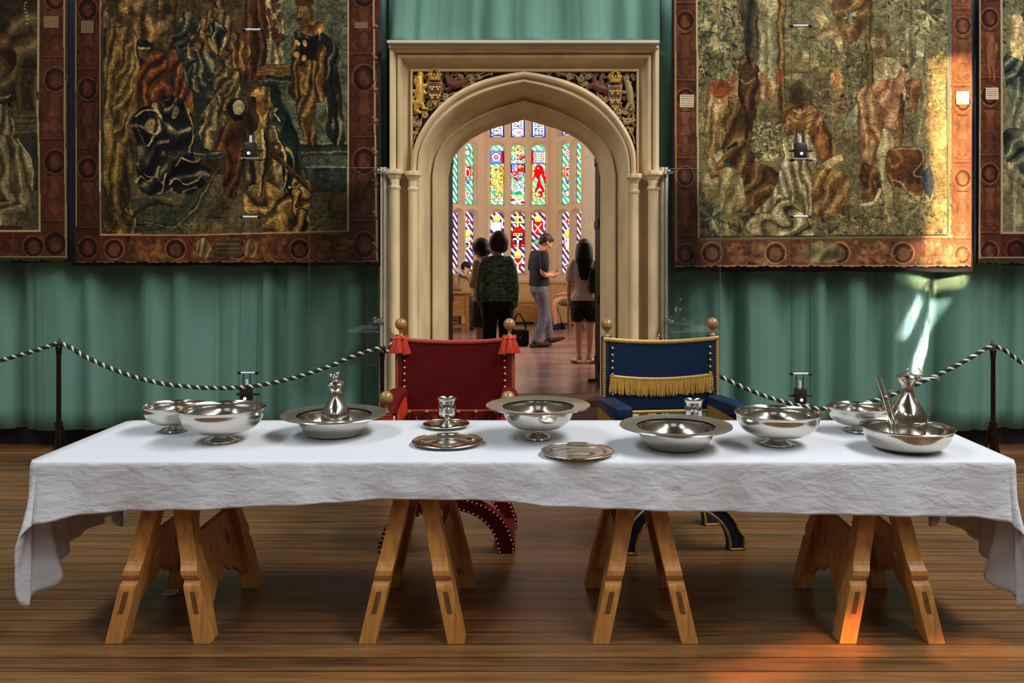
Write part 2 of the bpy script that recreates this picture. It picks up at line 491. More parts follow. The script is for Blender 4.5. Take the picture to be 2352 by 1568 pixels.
M['darkoak'].node_tree.nodes['Principled BSDF'].inputs['Specular IOR Level'].default_value = .08
M['oak'] = wood('honey_oak', rgb(150, 92, 36), rgb(190, 130, 62), .38, (26, 26, 3))
M['bench'] = wood('bench_oak', rgb(120, 78, 36), rgb(172, 120, 62), .45, (3, 26, 26))
M['panel'] = plain('carved_ground', rgb(44, 28, 16), .8, noise=.3, nscale=30)
M['gilt'] = plain('gilding', rgb(228, 180, 86), .38, metal=.45, noise=.18, nscale=40)
M['relief'] = plain('painted_carving', rgb(172, 144, 92), .6, noise=.25, nscale=50)
M['maroon'] = plain('maroon_carving', rgb(112, 58, 42), .55, noise=.2, nscale=40)
M['bluepaint'] = plain('blue_paint', rgb(70, 78, 92), .5)
M['redpaint'] = plain('red_paint', rgb(140, 70, 50), .5)

# ================================================================== the shell of the hall
YW = 7.32
mb = MB().box((0, -3.2, -.05), (14.4, 23.2, .1)); structure(mb, 'floor', M['floor'], 'worn brown oak floorboards of the great hall', 'floor', smooth=False)
mb = MB()
mb.box((-4.12, 8.1, 6.5), (6.24, 1.56, 13.0)); mb.box((3.97, 8.1, 6.5), (6.54, 1.56, 13.0)); mb.box((-.15, 8.1, 8.05), (1.72, 1.56, 9.9))
structure(mb, 'wall_back', M['wallwhite'], 'plastered end wall of the hall hidden behind green hangings', 'wall', smooth=False)
for nm, x, lb in (('wall_left', -7.25, 'left-hand long wall of the hall with high windows'), ('wall_right', 7.25, 'right-hand long wall of the hall with high windows')):
    structure(MB().box((x, -3.2, 6.5), (.3, 23.2, 13)), nm, M['wallwhite'], lb, 'wall', smooth=False)
structure(MB().box((0, -14.9, 6.5), (14.4, .3, 13)), 'wall_front', M['wallwhite'], 'far end wall of the hall facing the doorway', 'wall', smooth=False)
structure(MB().box((0, -3.2, 13.1), (14.4, 23.2, .2)), 'ceiling', M['ceil'], 'dark oak roof high over the hall', 'ceiling', smooth=False)
structure(MB().box((-4.1, 7.3, .075), (5.9, .05, .15)), 'baseboard_left', M['black'], 'black skirting under the left green hanging', 'skirting', smooth=False)
structure(MB().box((4.1, 7.3, .075), (6.0, .05, .15)), 'baseboard_right', M['black'], 'black skirting under the right green hanging', 'skirting', smooth=False)

# ================================================================== stone doorway
DX = (1203.5 - CX) * 7.1 / F
door = empty('door_1', (DX, 7.1, 0), 0, 'carved stone doorway with a pointed four-centred arch', 'doorway', kind='structure')
C0 = [(946, 395), (949, 343), (970, 295), (1003, 250.5), (1044.5, 215), (1098, 188), (1157.6, 171.6), (1204, 164.5)]
C1 = [(994, 402), (1003, 357.6), (1027, 319), (1068, 286), (1113, 262), (1157.6, 245), (1204, 231)]
C2 = [(1026, 402), (1033, 368), (1048, 343), (1068, 322), (1098, 303), (1128, 290), (1160, 280.5), (1204, 268)]
def resample(pts, n):
    L = [0]
    for a, b in zip(pts, pts[1:]): L.append(L[-1] + (b - a).length)
    out = []; k = 0
    for i in range(n):
        t = L[-1] * i / (n - 1)
        while k < len(L) - 2 and L[k + 1] < t: k += 1
        f = (t - L[k]) / max(1e-9, L[k + 1] - L[k]); out.append(pts[k].lerp(pts[k + 1], f))
    return out
def half_to_full(c, d, n=26):
    w = [Vector(at(x, y, d)) for x, y in c]; w = [Vector((p.x, 0, p.z)) for p in w]
    w = resample(catmull(w, 8), n)
    cx = (1203.5 - CX) * d / F
    z0 = w[0].z
    down = [Vector((w[0].x, 0, z)) for z in (0, z0 * .25, z0 * .5, z0 * .75)]
    left = down + w
    right = [Vector((2 * cx - p.x, 0, p.z)) for p in left[:-1]][::-1]
    return left + right
W0, W1, W2 = half_to_full(C0, 7.04), half_to_full(C1, 7.28), half_to_full(C2, 7.46)
def arch_pt(i, s, d):
    if s <= 1: p = W0[i].lerp(W1[i], s)
    else: p = W1[i].lerp(W2[i], s - 1)
    return (p.x, d, p.z)
PROF = [(0, 7.16), (0, 7.03), (.04, 7.01), (.14, 7.0), (.22, 7.01), (.26, 7.04), (.30, 7.05), (.33, 7.03), (.42, 7.03), (.50, 7.05), (.54, 7.10), (.60, 7.12),
        (.68, 7.20), (.78, 7.27), (.88, 7.31), (.93, 7.32), (.96, 7.29), (1.0, 7.27), (1.1, 7.27), (1.18, 7.29), (1.6, 7.34), (1.85, 7.38), (1.95, 7.42), (2.0, 7.46),
        (2.0, 7.62), (1.35, 7.66), (1.3, 7.9)]
mb = MB(); N = len(W0)
mb.add([arch_pt(i, s, d) for s, d in PROF for i in range(N)],
       [(j * N + i, j * N + i + 1, (j + 1) * N + i + 1, (j + 1) * N + i) for j in range(len(PROF) - 1) for i in range(N - 1)])
mb.build('arch', M['stone'], door, angle=35)
# rectangular frame round the arch
FR = [(0, 7.2), (0, 6.97), (.06, 6.94), (.2, 6.94), (.28, 6.97), (.32, 7.01), (.36, 6.98), (.5, 6.975), (.56, 7.0), (.62, 7.05), (.78, 7.09), (.87, 7.10), (.9, 7.06), (1, 7.06), (1, 7.16)]
mb = MB(); vs = []
for o, d in FR:
    xl, xr, yt, yb = 897 + 49 * o, 1512 - 48 * o, 109 + 52 * o, 398
    for px, py in ((xl, yb), (xl, yt), (xr, yt), (xr, yb)): vs.append(at(px, py, 7.02)[:1] + (d,) + at(px, py, 7.02)[2:])
mb.add(vs, [(j * 4 + i, j * 4 + i + 1, (j + 1) * 4 + i + 1, (j + 1) * 4 + i) for j in range(len(FR) - 1) for i in range(3)])
mb.build('frame_moulding', M['stone'], door, smooth=False)
mb = MB()
def pbox(m, x0, y0, x1, y1, d0, d1, dref):
    a = at(x0, y0, dref); b = at(x1, y1, dref)
    m.box(((a[0] + b[0]) / 2, (d0 + d1) / 2, (a[2] + b[2]) / 2), (b[0] - a[0], d1 - d0, a[2] - b[2]))
pbox(mb, 889, 92, 1515, 98, 6.86, 7.25, 6.86); pbox(mb, 893, 98.2, 1513, 110, 6.92, 7.25, 6.92)
mb.build('cornice', M['stone2'], door, smooth=False)
# spandrel ground
mb = MB()
o = [Vector(at(944, 402, 7.1)), Vector(at(944, 158, 7.1)), Vector(at(1467, 158, 7.1)), Vector(at(1467, 402, 7.1))]
op = [(p.x, p.z) for p in o]
ai = [i for i in range(N) if W0[i].z > W0[4].z - .05]
op += [(W0[i].x, W0[i].z) for i in ai][::-1]
mb.prism(op, lambda u, v, t: (u, t, v), 7.12, 7.2)
mb.build('spandrel_panel', M['panel'], door, smooth=False)
# jambs behind the shafts, the pale outer strips
for a, b in ((889, 962), (1449, 1516)):
    m = MB(); p0 = at(a, 0, 7.05); p1 = at(b, 0, 7.05); zt = at(0, 398, 7.05)[2]
    m.box(((p0[0] + p1[0]) / 2, 7.2, zt / 2), (p1[0] - p0[0], .24, zt)); m.build('jamb', M['stone'], door, smooth=False)
for a, b in ((871, 889), (1516, 1535)):
    m = MB(); p0 = at(a, 0, 6.98); p1 = at(b, 0, 6.98); zt = at(0, 384, 6.98)[2]
    w = p1[0] - p0[0]; c = (p0[0] + p1[0]) / 2
    m.box((c, 7.15, zt / 2), (w, .34, zt)); m.box((c - w * .2, 6.97, zt / 2), (w * .18, .02, zt)); m.box((c + w * .25, 6.97, zt / 2), (w * .18, .02, zt))
    m.build('pilaster_strip', M['stone2'], door, smooth=False)
for px, r, cw, yt in ((906, .042, .072, 389), (948.5, .036, .066, 393), (1457, .036, .066, 399), (1500.5, .042, .074, 392)):
    d = 6.97 if r > .04 else 7.0
    x, y, zt = at(px, yt, d)
    m = MB(); zc = zt - .15
    m.lathe([(0, .02), (r * 1.5, .02), (r * 1.5, .12), (r * 1.25, .15), (r, .18), (r, zc)], (x, y, 0), 24)
    sh = m.build('colonnette', M['stone'], door)
    m = MB()
    m.lathe([(r * .95, zc - .02), (r * 1.15, zc - .008), (r * 1.25, zc + .006), (r * 1.15, zc + .018), (r * .98, zc + .024), (r * .98, zc + .07), (r * 1.2, zc + .085), (cw * .8, zc + .10), (cw, zc + .115), (cw, zc + .135), (cw * .95, zc + .15), (0, zc + .15)],
            (x, y, 0), 8, rot=Matrix.Rotation(pi / 8, 3, 'Z'))
    m.build('capital', M['stone'], sh, smooth=False)
# the two leaves standing open beyond the passage
for xs, y0, y1 in ((-.98, 9.02, 9.60), (.648, 9.05, 9.75)):
    m = MB(); m.box((xs, (y0 + y1) / 2, 1.55), (.05, y1 - y0, 2.72))
    for zz in (.4, 1.1, 1.9, 2.6):
        m.box((xs + (.03 if xs < 0 else -.03), (y0 + y1) / 2, zz), (.012, y1 - y0 - .04, .09))
    m.build('door_leaf', M['darkoak'], door, smooth=False)

# ---- carvings in the spandrels
def px3(x, y, d=7.06): return Vector(at(x, y, d))
def limb(m, pts, rs, d=7.07, n=8):
    w = [px3(x, y, d) for x, y in pts]; 
    c = catmull(w, 4); k = len(pts) - 1
    rr = []
    for i in range(len(c)):
        t = i / (len(c) - 1) * k; j = min(int(t), k - 1); rr.append((rs[j] + (rs[j + 1] - rs[j]) * (t - j)) * 1.15 * 7.06 / F)
    m.tube(c, rr, n)
def carved(name, fn, mat, voxel=.006):
    m = MB(); fn(m); me = solid(m, voxel, 1, name); return mesh_obj(name, shift(me), mat, door)
def shift(me):
    me.transform(Matrix.Translation(-Vector(root_of(door).location))); return me
def lion(m):
    limb(m, [(964, 176), (964, 200), (965, 222), (962, 240)], [8, 9, 8, 8])
    limb(m, [(960, 170), (966, 172), (972, 178)], [6, 8, 4])
    limb(m, [(958, 178), (955, 188), (958, 196)], [5, 5, 3])
    limb(m, [(966, 196), (973, 210), (981, 216)], [5, 4, 3])
    limb(m, [(968, 190), (978, 200), (982, 190)], [4, 3.5, 3])
    limb(m, [(959, 232), (957, 246), (955, 254), (968, 259)], [7, 6, 4, 3.5])
    limb(m, [(964, 230), (970, 240), (972, 248), (984, 250)], [6, 5, 4, 3.2])
    limb(m, [(956, 236), (949, 238), (949, 228), (955, 215), (951, 207), (947, 214)], [2, 2, 2, 2, 2.4, 2.4])
carved('carved_lion', lion, M['gilt'])
def crown(cx, cy):
    def f(m):
        c = px3(cx, cy, 7.05); s = 7.06 / F
        m.lathe([(0, -9 * s), (13 * s, -9 * s), (14 * s, -4 * s), (15 * s, 3 * s), (14 * s, 4 * s), (12 * s, -4 * s), (0, -5 * s)], c, 20, sy=.6)
        for a in (0, pi / 3, 2 * pi / 3):
            m.tube([c + Vector((cos(a) * cos(t) * 14 * s, sin(a) * cos(t) * 8 * s, sin(t) * 15 * s + 2 * s)) for t in [k * pi / 8 for k in range(9)]], 1.7 * s, 6)
        m.ball(c + Vector((0, 0, 18 * s)), 3 * s, 10, 6)
        for a in range(8):
            m.ball(c + Vector((cos(a * pi / 4) * 14.5 * s, sin(a * pi / 4) * 8.5 * s, 5 * s)), 2.4 * s, 8, 5)
    return f
carved('carved_crown', crown(998, 176), M['gilt'], .004); carved('carved_crown', crown(1413, 181), M['gilt'], .004)
def shield(cx, cy, w, h, k):
    out = [(cx - w, cy - h * .5), (cx - w * .4, cy - h * .42), (cx, cy - h * .5), (cx + w * .4, cy - h * .42), (cx + w, cy - h * .5), (cx + w * .9, cy), (cx + w * .6, cy + h * .3), (cx, cy + h * .55), (cx - w * .6, cy + h * .3), (cx - w * .9, cy)]
    m = MB(); m.prism(out, lambda u, v, t: at(u, v, t), 7.05, 7.13)
    s = m.build('carved_shield', M['relief'], door, smooth=False)
    m = MB(); m.m = 0
    qs = ((-1, -1, 0), (0, -1, 1), (-1, 0, 1), (0, 0, 0))
    for qx, qy, mi in qs:
        m.m = mi; x0 = cx + (qx * w * .78 if qx else w * .06); x1 = cx + (0 - w * .06 if qx else w * .78)
        y0 = cy + (qy * h * .38 if qy else h * .03); y1 = cy + (-h * .03 if qy else h * .27)
        if not qy: x0 = cx + (x0 - cx) * .85; x1 = cx + (x1 - cx) * .85
        m.prism([(x0, y0), (x1, y0), (x1, y1), (x0, y1)], lambda u, v, t: at(u, v, t), 7.04, 7.06)
    m.m = 2
    for qx, qy, mi in qs:
        for i in range(3):
            ux = cx + (qx + .5) * w * .8 + (i - 1) * w * .2; uy = cy + (qy + .5) * h * .34 + (i % 2) * 5 - 2
            m.ball(at(ux, uy, 7.04), .012, 8, 6)
    m.build('shield_quartering', [M['bluepaint'], M['redpaint'], M['gilt']], s)
shield(999, 212, 17, 56, 0); shield(1413, 222, 17, 60, 1)
def hound(m):
    limb(m, [(1030, 190), (1044, 196), (1060, 190), (1072, 188)], [6, 8, 8, 5]); limb(m, [(1030, 190), (1026, 178), (1020, 174)], [5, 4, 3])
    limb(m, [(1036, 196), (1028, 206), (1020, 204)], [4, 3, 2.5]); limb(m, [(1062, 194), (1066, 204), (1060, 210)], [5, 3.5, 2.5])
    limb(m, [(1038, 190), (1036, 176), (1042, 168)], [5, 4, 2]); limb(m, [(1068, 190), (1076, 184), (1074, 176)], [3, 2, 2])
carved('carved_beast', hound, M['maroon'])
def dragon(m):
    limb(m, [(1396, 205), (1380, 204), (1364, 196), (1350, 200)], [5, 8, 7, 5]); limb(m, [(1384, 200), (1380, 184), (1386, 176)], [6, 5, 3])
    limb(m, [(1372, 196), (1364, 180), (1376, 170)], [6, 5, 2]); limb(m, [(1386, 206), (1392, 214), (1398, 208)], [4, 3, 2.4])
    limb(m, [(1352, 200), (1346, 208), (1354, 214)], [4, 3.2, 2.4])
carved('carved_beast', dragon, M['maroon'])
def hound2(m):
    limb(m, [(1440, 186), (1445, 205), (1448, 225), (1450, 240)], [6, 8, 7, 6]); limb(m, [(1444, 182), (1438, 178), (1434, 186)], [5, 5, 3])
    limb(m, [(1443, 204), (1434, 214), (1430, 208)], [4, 3, 2.5]); limb(m, [(1448, 236), (1440, 246), (1436, 254)], [5, 4, 3])
    limb(m, [(1451, 238), (1454, 248), (1446, 254)], [5, 4, 3])
carved('carved_beast', hound2, M['relief'])
def scroll(cx, cy, r, turns, a0, sgn, tail, name='carved_scroll'):
    pts = []
    n = int(turns * 14)
    for i in range(n + 1):
        t = i / n; a = a0 + sgn * turns * 2 * pi * t; q = r * (.18 + .82 * t)
        pts.append((cx + q * cos(a), cy + q * sin(a)))
    pts += tail
    m = MB(); s = 7.06 / F
    w = catmull([px3(x, y, 7.075) for x, y in pts], 2)
    m.tube(w, [(1.5 + 1.6 * sin(pi * min(1, .15 + i / len(w)))) * s for i in range(len(w))], 7)
    return m
scs = [(1022, 222, 8, 1.4, 0, 1, [(1040, 214), (1056, 212)]), (1012, 240, 7, 1.3, 1, -1, [(1000, 246)]), (988, 238, 7, 1.3, 2, 1, [(992, 226)]),
       (975, 264, 8, 1.4, 0, -1, [(958, 256), (950, 262)]), (953, 285, 5, 1.2, 1, 1, [(950, 268)]), (963, 285, 5, 1.2, 2, -1, [(968, 272)]),
       (953, 306, 4, 1.2, 0, 1, [(950, 322), (949, 336)]), (1058, 176, 6, 1.3, 0, 1, [(1072, 180)]), (1080, 178, 8, 1.4, 2, -1, [(1096, 172), (1112, 168)]), (1100, 178, 4, 1.2, 1, 1, [(1118, 172), (1132, 168)]),
       (1086, 190, 5, 1.2, 3, 1, [(1070, 198)]),
       (1334, 180, 8, 1.4, 1, 1, [(1320, 172), (1304, 168)]), (1346, 192, 5, 1.2, 0, -1, [(1336, 200)]), (1308, 176, 6, 1.3, 2, -1, [(1294, 170), (1280, 167)]), (1352, 176, 6, 1.2, 2, 1, [(1358, 168)]),
       (1392, 228, 6, 1.3, 0, 1, [(1380, 218)]), (1422, 256, 7, 1.3, 2, -1, [(1432, 248)]), (1440, 278, 8, 1.4, 0, 1, [(1432, 268)]), (1454, 276, 6, 1.2, 3, -1, [(1456, 262)]),
       (1450, 298, 5, 1.2, 1, 1, [(1454, 312), (1458, 330)]), (1436, 258, 5, 1.2, 1, -1, [(1446, 262)])]
for a in scs:
    a = list(a); scroll(*a[:6], a[6]).build('carved_scroll', M['relief'], door)
def foliage(side, seed):
    r = random.Random(seed); m = MB(); n = 0; k = 0; done = []
    def inside(x, y):
        lx = x if side < 0 else 2408 - x
        if not (947 < lx < 1150 and 166 < y < 350): return False
        c = [(946, 395), (949, 343), (970, 295), (1003, 250.5), (1044.5, 215), (1098, 188), (1157.6, 171.6)]
        for (x1, y1), (x2, y2) in zip(c, c[1:]):
            if x1 <= lx <= x2: return y < y1 + (y2 - y1) * (lx - x1) / (x2 - x1) - 3
        return False
    while n < 75 and k < 4000:
        k += 1; x, y = r.uniform(945, 1150), r.uniform(164, 345)
        if side > 0: x = 2408 - x
        q = r.uniform(3, 6.5)
        if not inside(x, y) or not inside(x + q, y + q) or any((x - a) ** 2 + (y - b) ** 2 < (q + c) ** 2 * .55 for a, b, c in done): continue
        done.append((x, y, q)); n += 1; a0 = r.uniform(0, 6.28); sg = r.choice((-1, 1)); s_ = 7.06 / F
        pts = [(x + q * (.2 + .8 * t / 14) * cos(a0 + sg * 7.5 * t / 14), y + q * (.2 + .8 * t / 14) * sin(a0 + sg * 7.5 * t / 14)) for t in range(15)]
        e = (pts[-1][0] + r.uniform(-9, 9), pts[-1][1] + r.uniform(-9, 9))
        if inside(*e): pts.append(e)
        m.tube([px3(u, v, 7.095 - .012 * r.random()) for u, v in pts], [(1.0 + 1.1 * sin(pi * i / len(pts))) * s_ for i in range(len(pts))], 6)
        m.ball(px3(x, y, 7.09), 1.5 * s_, 8, 5)
    return m
for sd, q in ((-1, 4), (1, 9)): foliage(sd, q).build('carved_foliage', M['relief'], door)
# ================================================================== the chamber beyond
ZF = .17
mb = MB().box((0, 13.4, ZF - .1), (8.0, 9.16, .2)); mb.box((0, 8.6, ZF / 2 - .03), (1.9, .5, ZF - .06))
structure(mb, 'floor_chamber', M['floor2'], 'raised reddish floorboards beyond the stone doorway', 'floor', smooth=False)
mb = MB().box((-.16, 8.575, ZF - .02), (1.7, .42, .045)); mb.box((-.16, 8.38, .065), (1.7, .03, .13))
structure(mb, 'trim_threshold', plain('threshold_board', rgb(122, 88, 62), .45, noise=.2, nscale=3, stretch=(1, 12, 12)), 'plain wooden threshold step in the doorway', 'step', smooth=False)
BXC = -.4375; BY = 17.5
def cham(name, c, d, lab, mat='cream'):
    structure(MB().box(c, d), name, M[mat], lab, 'wall', smooth=False)
cham('wall_chamber_left', (-3.6, 12, 2.8), (.2, 6.6, 5.4), 'left side wall of the chamber')
cham('wall_chamber_right', (3.2, 12, 2.8), (.2, 6.6, 5.4), 'right side wall of the chamber')
structure(MB().box((-.2, 13.4, 5.6), (8, 9.2, .2)), 'ceiling_chamber', M['cream'], 'pale ceiling of the chamber', 'ceiling', smooth=False)
cham('wall_chamber_bay_left', (BXC - 1.6 - .8, 15.3, 2.8), (1.7, .2, 5.4), 'cream wall left of the bay window')
cham('wall_chamber_bay_right', (BXC + 1.6 + .8, 15.3, 2.8), (1.7, .2, 5.4), 'cream wall right of the bay window')
aI, aO = radians(46), radians(57)
def facet_frame(side):
    """origin and direction of a face of the bay: 0 middle, +-1 the canted faces, +-2 the steeper faces beyond them"""
    if side == 0: return Vector((BXC, BY, 0)), Vector((1, 0, 0))
    g = 1 if side > 0 else -1
    c = Vector((BXC + g * .668, BY, 0)); d = Vector((g * cos(aI), -sin(aI), 0))
    if abs(side) == 2: c = c + d * .525; d = Vector((g * cos(aO), -sin(aO), 0))
    return c, d
TIERS = [(1.18, 2.405, True), (2.554, 3.761, True), (3.93, 5.05, True)]
def bay_pt(o, d, nrm):
    return lambda u, z, t: tuple(o + d * u + nrm * t + Vector((0, 0, z)))
def arch_loop(hw, z0, z1, n=14, point=.0):
    """a light with straight sides and a low rounded head"""
    rise = hw * .75; pts = [(-hw, z0), (hw, z0)]
    for k in range(n + 1):
        a = pi * k / n; pts.append((hw * cos(a), z1 - rise + rise * sin(a) ** .9 if 0 < k < n else z1 - rise))
    return pts
GLASS = attr_glass('stained_glass', 1.9)
wn = [0]
LIGHTS = []
for side, n, us in ((0, 3, (-.42, 0, .42)), (-1, 1, (.33,)), (1, 1, (.33,)), (-2, 1, (.20,)), (2, 1, (.20,))):
    FN = {0: 'middle', -1: 'left canted', 1: 'right canted', -2: 'left outer', 2: 'right outer'}[side]
    o, d = facet_frame(side)
    nrm = Vector((0, 1, 0)) if side == 0 else Vector((-d.y, d.x, 0)) if side > 0 else Vector((d.y, -d.x, 0))
    if nrm.y < 0: nrm = -nrm
    P = bay_pt(o, d, nrm)
    HW = .21 if side == 0 else .19; u0, u1 = (-.67, .67) if side == 0 else (0, .53) if abs(side) == 1 else (0, .45)
    m = MB()
    def wallbox(ua, ub, za, zb, t0=0, t1=.2):
        m.add([P(ua, za, t0), P(ub, za, t0), P(ub, zb, t0), P(ua, zb, t0), P(ua, za, t1), P(ub, za, t1), P(ub, zb, t1), P(ua, zb, t1)],
              [(0, 1, 2, 3), (4, 7, 6, 5), (0, 4, 5, 1), (3, 2, 6, 7), (0, 3, 7, 4), (1, 5, 6, 2)])
    ue = [us[0] - HW] + [x + HW for x in us]
    # solid panels between the openings: ends, the transoms, top
    wallbox(u0, ue[0], 1.0, 5.4); wallbox(ue[-1], u1, 1.0, 5.4)
    wallbox(ue[0], ue[-1], 1.0, 1.16); wallbox(ue[0], ue[-1], 5.1, 5.4)
    structure(m, 'wall_bay', M['cream'], 'cream stone mullions of the %s face of the bay' % FN, 'wall', smooth=False)
    m = MB(); wallbox(u0 if side == 0 else -.02, u1, ZF, 1.0, -.02, .2)
    wallbox(u0 if side == 0 else -.02, u1, .98, 1.03, -.05, .2)
    structure(m, 'wall_bay_dado', M['ochre'], 'ochre panelling under the %s face of the bay' % FN, 'wall', smooth=False)
    m = MB(); wallbox(u0, u1, ZF, ZF + .03, -.035, -.005)
    structure(m, 'baseboard_bay', M['black'], 'dark skirting line of the %s bay face' % FN, 'skirting', smooth=False)
    for ti, (z0, z1, _) in enumerate(TIERS):
        za = (1.16, 2.48, 3.845)[ti]; zb = (2.48, 3.845, 5.1)[ti]
        for ui, uc in enumerate(us):
            wn[0] += 1
            m = MB()
            lf = [(uc + a, b) for a, b in arch_loop(.178 if side == 0 else .172, z0 - .03, z1 + .055)]
            lm = [(uc + a, b) for a, b in arch_loop(.165, z0 - .015, z1 + .04)]
            lb = [(uc + a, b) for a, b in arch_loop(.140, z0, z1)]
            m.prism([(uc - HW, za), (uc + HW, za), (uc + HW, zb), (uc - HW, zb)], P, 0, .02, [lf])
            k = len(lf)
            vs = [P(a, b, t) for L, t in ((lf, .0), (lm, .03), (lb, .14), (lb, .17)) for a, b in L]
            m.add(vs, [(r * k + i, r * k + (i + 1) % k, (r + 1) * k + (i + 1) % k, (r + 1) * k + i) for r in range(3) for i in range(k)])
            sidew = FN; tier = ('lowest', 'second', 'top')[ti]
            pos = (('left', 'centre', 'right')[ui] if side == 0 else 'single')
            w = m.build('window_%d' % wn[0], M['cream'], None, angle=25)
            tag(w, '%s stained glass light in the %s row of the %s bay face' % (pos, tier, sidew), 'stained glass window', 'stained glass lights of the bay window', 'structure')
            LIGHTS.append((w, side, ti, ui if side == 0 else abs(side) - 1, uc, z0, z1, P))
for sx, lb in ((-1, 'left'), (1, 'right')):
    x0 = BXC + sx * 1.278; x1 = BXC + sx * 1.56
    m = MB(); m.add([(x0, 16.72, ZF), (x1, 15.2, ZF), (x1, 15.2, 5.4), (x0, 16.72, 5.4), (x0 + sx * .2, 16.77, ZF), (x1 + sx * .2, 15.2, ZF), (x1 + sx * .2, 15.2, 5.4), (x0 + sx * .2, 16.77, 5.4)],
                    [(0, 1, 2, 3), (4, 7, 6, 5), (0, 4, 5, 1), (3, 2, 6, 7), (0, 3, 7, 4), (1, 5, 6, 2)])
    structure(m, 'wall_bay_return', M['stone2'], 'pale splayed return wall on the %s of the bay' % lb, 'wall', smooth=False)

# ---- coloured glass designs (drawn in centimetres, y down from the head of each light)
GR, WH, RD, PU, BL, GO, TE, BK = (60, 178, 104), (248, 248, 240), (228, 16, 16), (84, 38, 88), (120, 124, 214), (238, 196, 96), (20, 160, 130), (8, 8, 10)
def stripes(c, a, b, w=7.5, ph=0):
    H = (c.y1 - c.y0)
    for k in range(-8, int(H / w) + 8):
        y = k * w * 2 + ph
        if y > H + 60: break
        c.poly([(0, y), (28, y + 30), (28, y + 30 + w), (0, y + w)], a); c.poly([(0, y + w), (28, y + 30 + w), (28, y + 30 + 2 * w), (0, y + 2 * w)], b)
    for k in range(-8, int(H / w) + 8):
        y = k * w + ph; c.line([(0, y), (28, y + 30)], .7, BK)
        c.line([(28 * ((k * 7) % 10) / 10, y + 30 * ((k * 7) % 10) / 10), (28 * ((k * 7) % 10) / 10 + 3, y + 30 * ((k * 7) % 10) / 10 + w)], .6, BK)
def rose(c, x, y, r):
    c.ell(x, y, r * 1.25, r * 1.25, BK); c.ell(x, y, r * 1.15, r * 1.15, BL)
    for k in range(5):
        a = 2 * pi * k / 5 - pi / 2; c.ell(x + cos(a) * r * .62, y + sin(a) * r * .62, r * .42, r * .42, WH)
    c.ell(x, y, r * .55, r * .55, RD); c.ell(x, y, r * .22, r * .22, WH)
def mitre(c, x, y, w, h):
    p = [(x - w * .7, y + h), (x - w, y + h * .45), (x - w * .3, y + h * .08), (x, y), (x + w * .3, y + h * .08), (x + w, y + h * .45), (x + w * .7, y + h)]
    c.poly([(a + (a - x) * .12, b + (b - y - h * .5) * .06) for a, b in p], BK); c.poly(p, GO); c.line([(x, y + 1), (x, y + h)], 1.2, (250, 230, 160)); c.line([(x - w * .7, y + h * .8), (x + w * .7, y + h * .8)], 1.2, (200, 140, 40))
def shld(c, x, y, w, h, col):
    p = [(x - w, y), (x + w, y), (x + w, y + h * .5), (x + w * .55, y + h * .85), (x, y + h), (x - w * .55, y + h * .85), (x - w, y + h * .5)]
    c.poly([(a + (a - x) * .12, b + (b - y - h * .5) * .08) for a, b in p], BK); c.poly(p, col); return p
def speck(c, x0, y0, x1, y1, n, cols, r=1.6):
    for k in range(n):
        x, y = c.rng.uniform(x0, x1), c.rng.uniform(y0, y1); q = c.rng.uniform(.6, 1.3) * r
        c.ell(x, y, q * 1.3, q * 1.3, BK, n=8); c.ell(x, y, q, q, cols[c.rng.integers(len(cols))], n=8)
def letter(c, ch, x, y, w, h, col):
    c.ell(x, y + h / 2, w * 1.35, h * .75, BK); c.ell(x, y + h / 2, w * 1.25, h * .68, GO); c.rect(x - w * .95, y - 1, x + w * .95, y + h + 1, RD)
    t = 2.0
    if ch == 'H':
        c.line([(x - w * .5, y), (x - w * .5, y + h)], t, col); c.curve([(x - w * .5, y + h * .38), (x, y + h * .18), (x + w * .5, y + h * .42), (x + w * .5, y + h)], t, col); c.line([(x - w * .8, y + h), (x - w * .2, y + h)], 1, col)
    else:
        c.line([(x - w * .5, y), (x - w * .5, y + h)], t, col); c.curve([(x - w * .5, y + .6), (x + w * .5, y + h * .1), (x + w * .5, y + h * .42), (x - w * .4, y + h * .5)], t, col); c.line([(x, y + h * .5), (x + w * .6, y + h)], t, col)
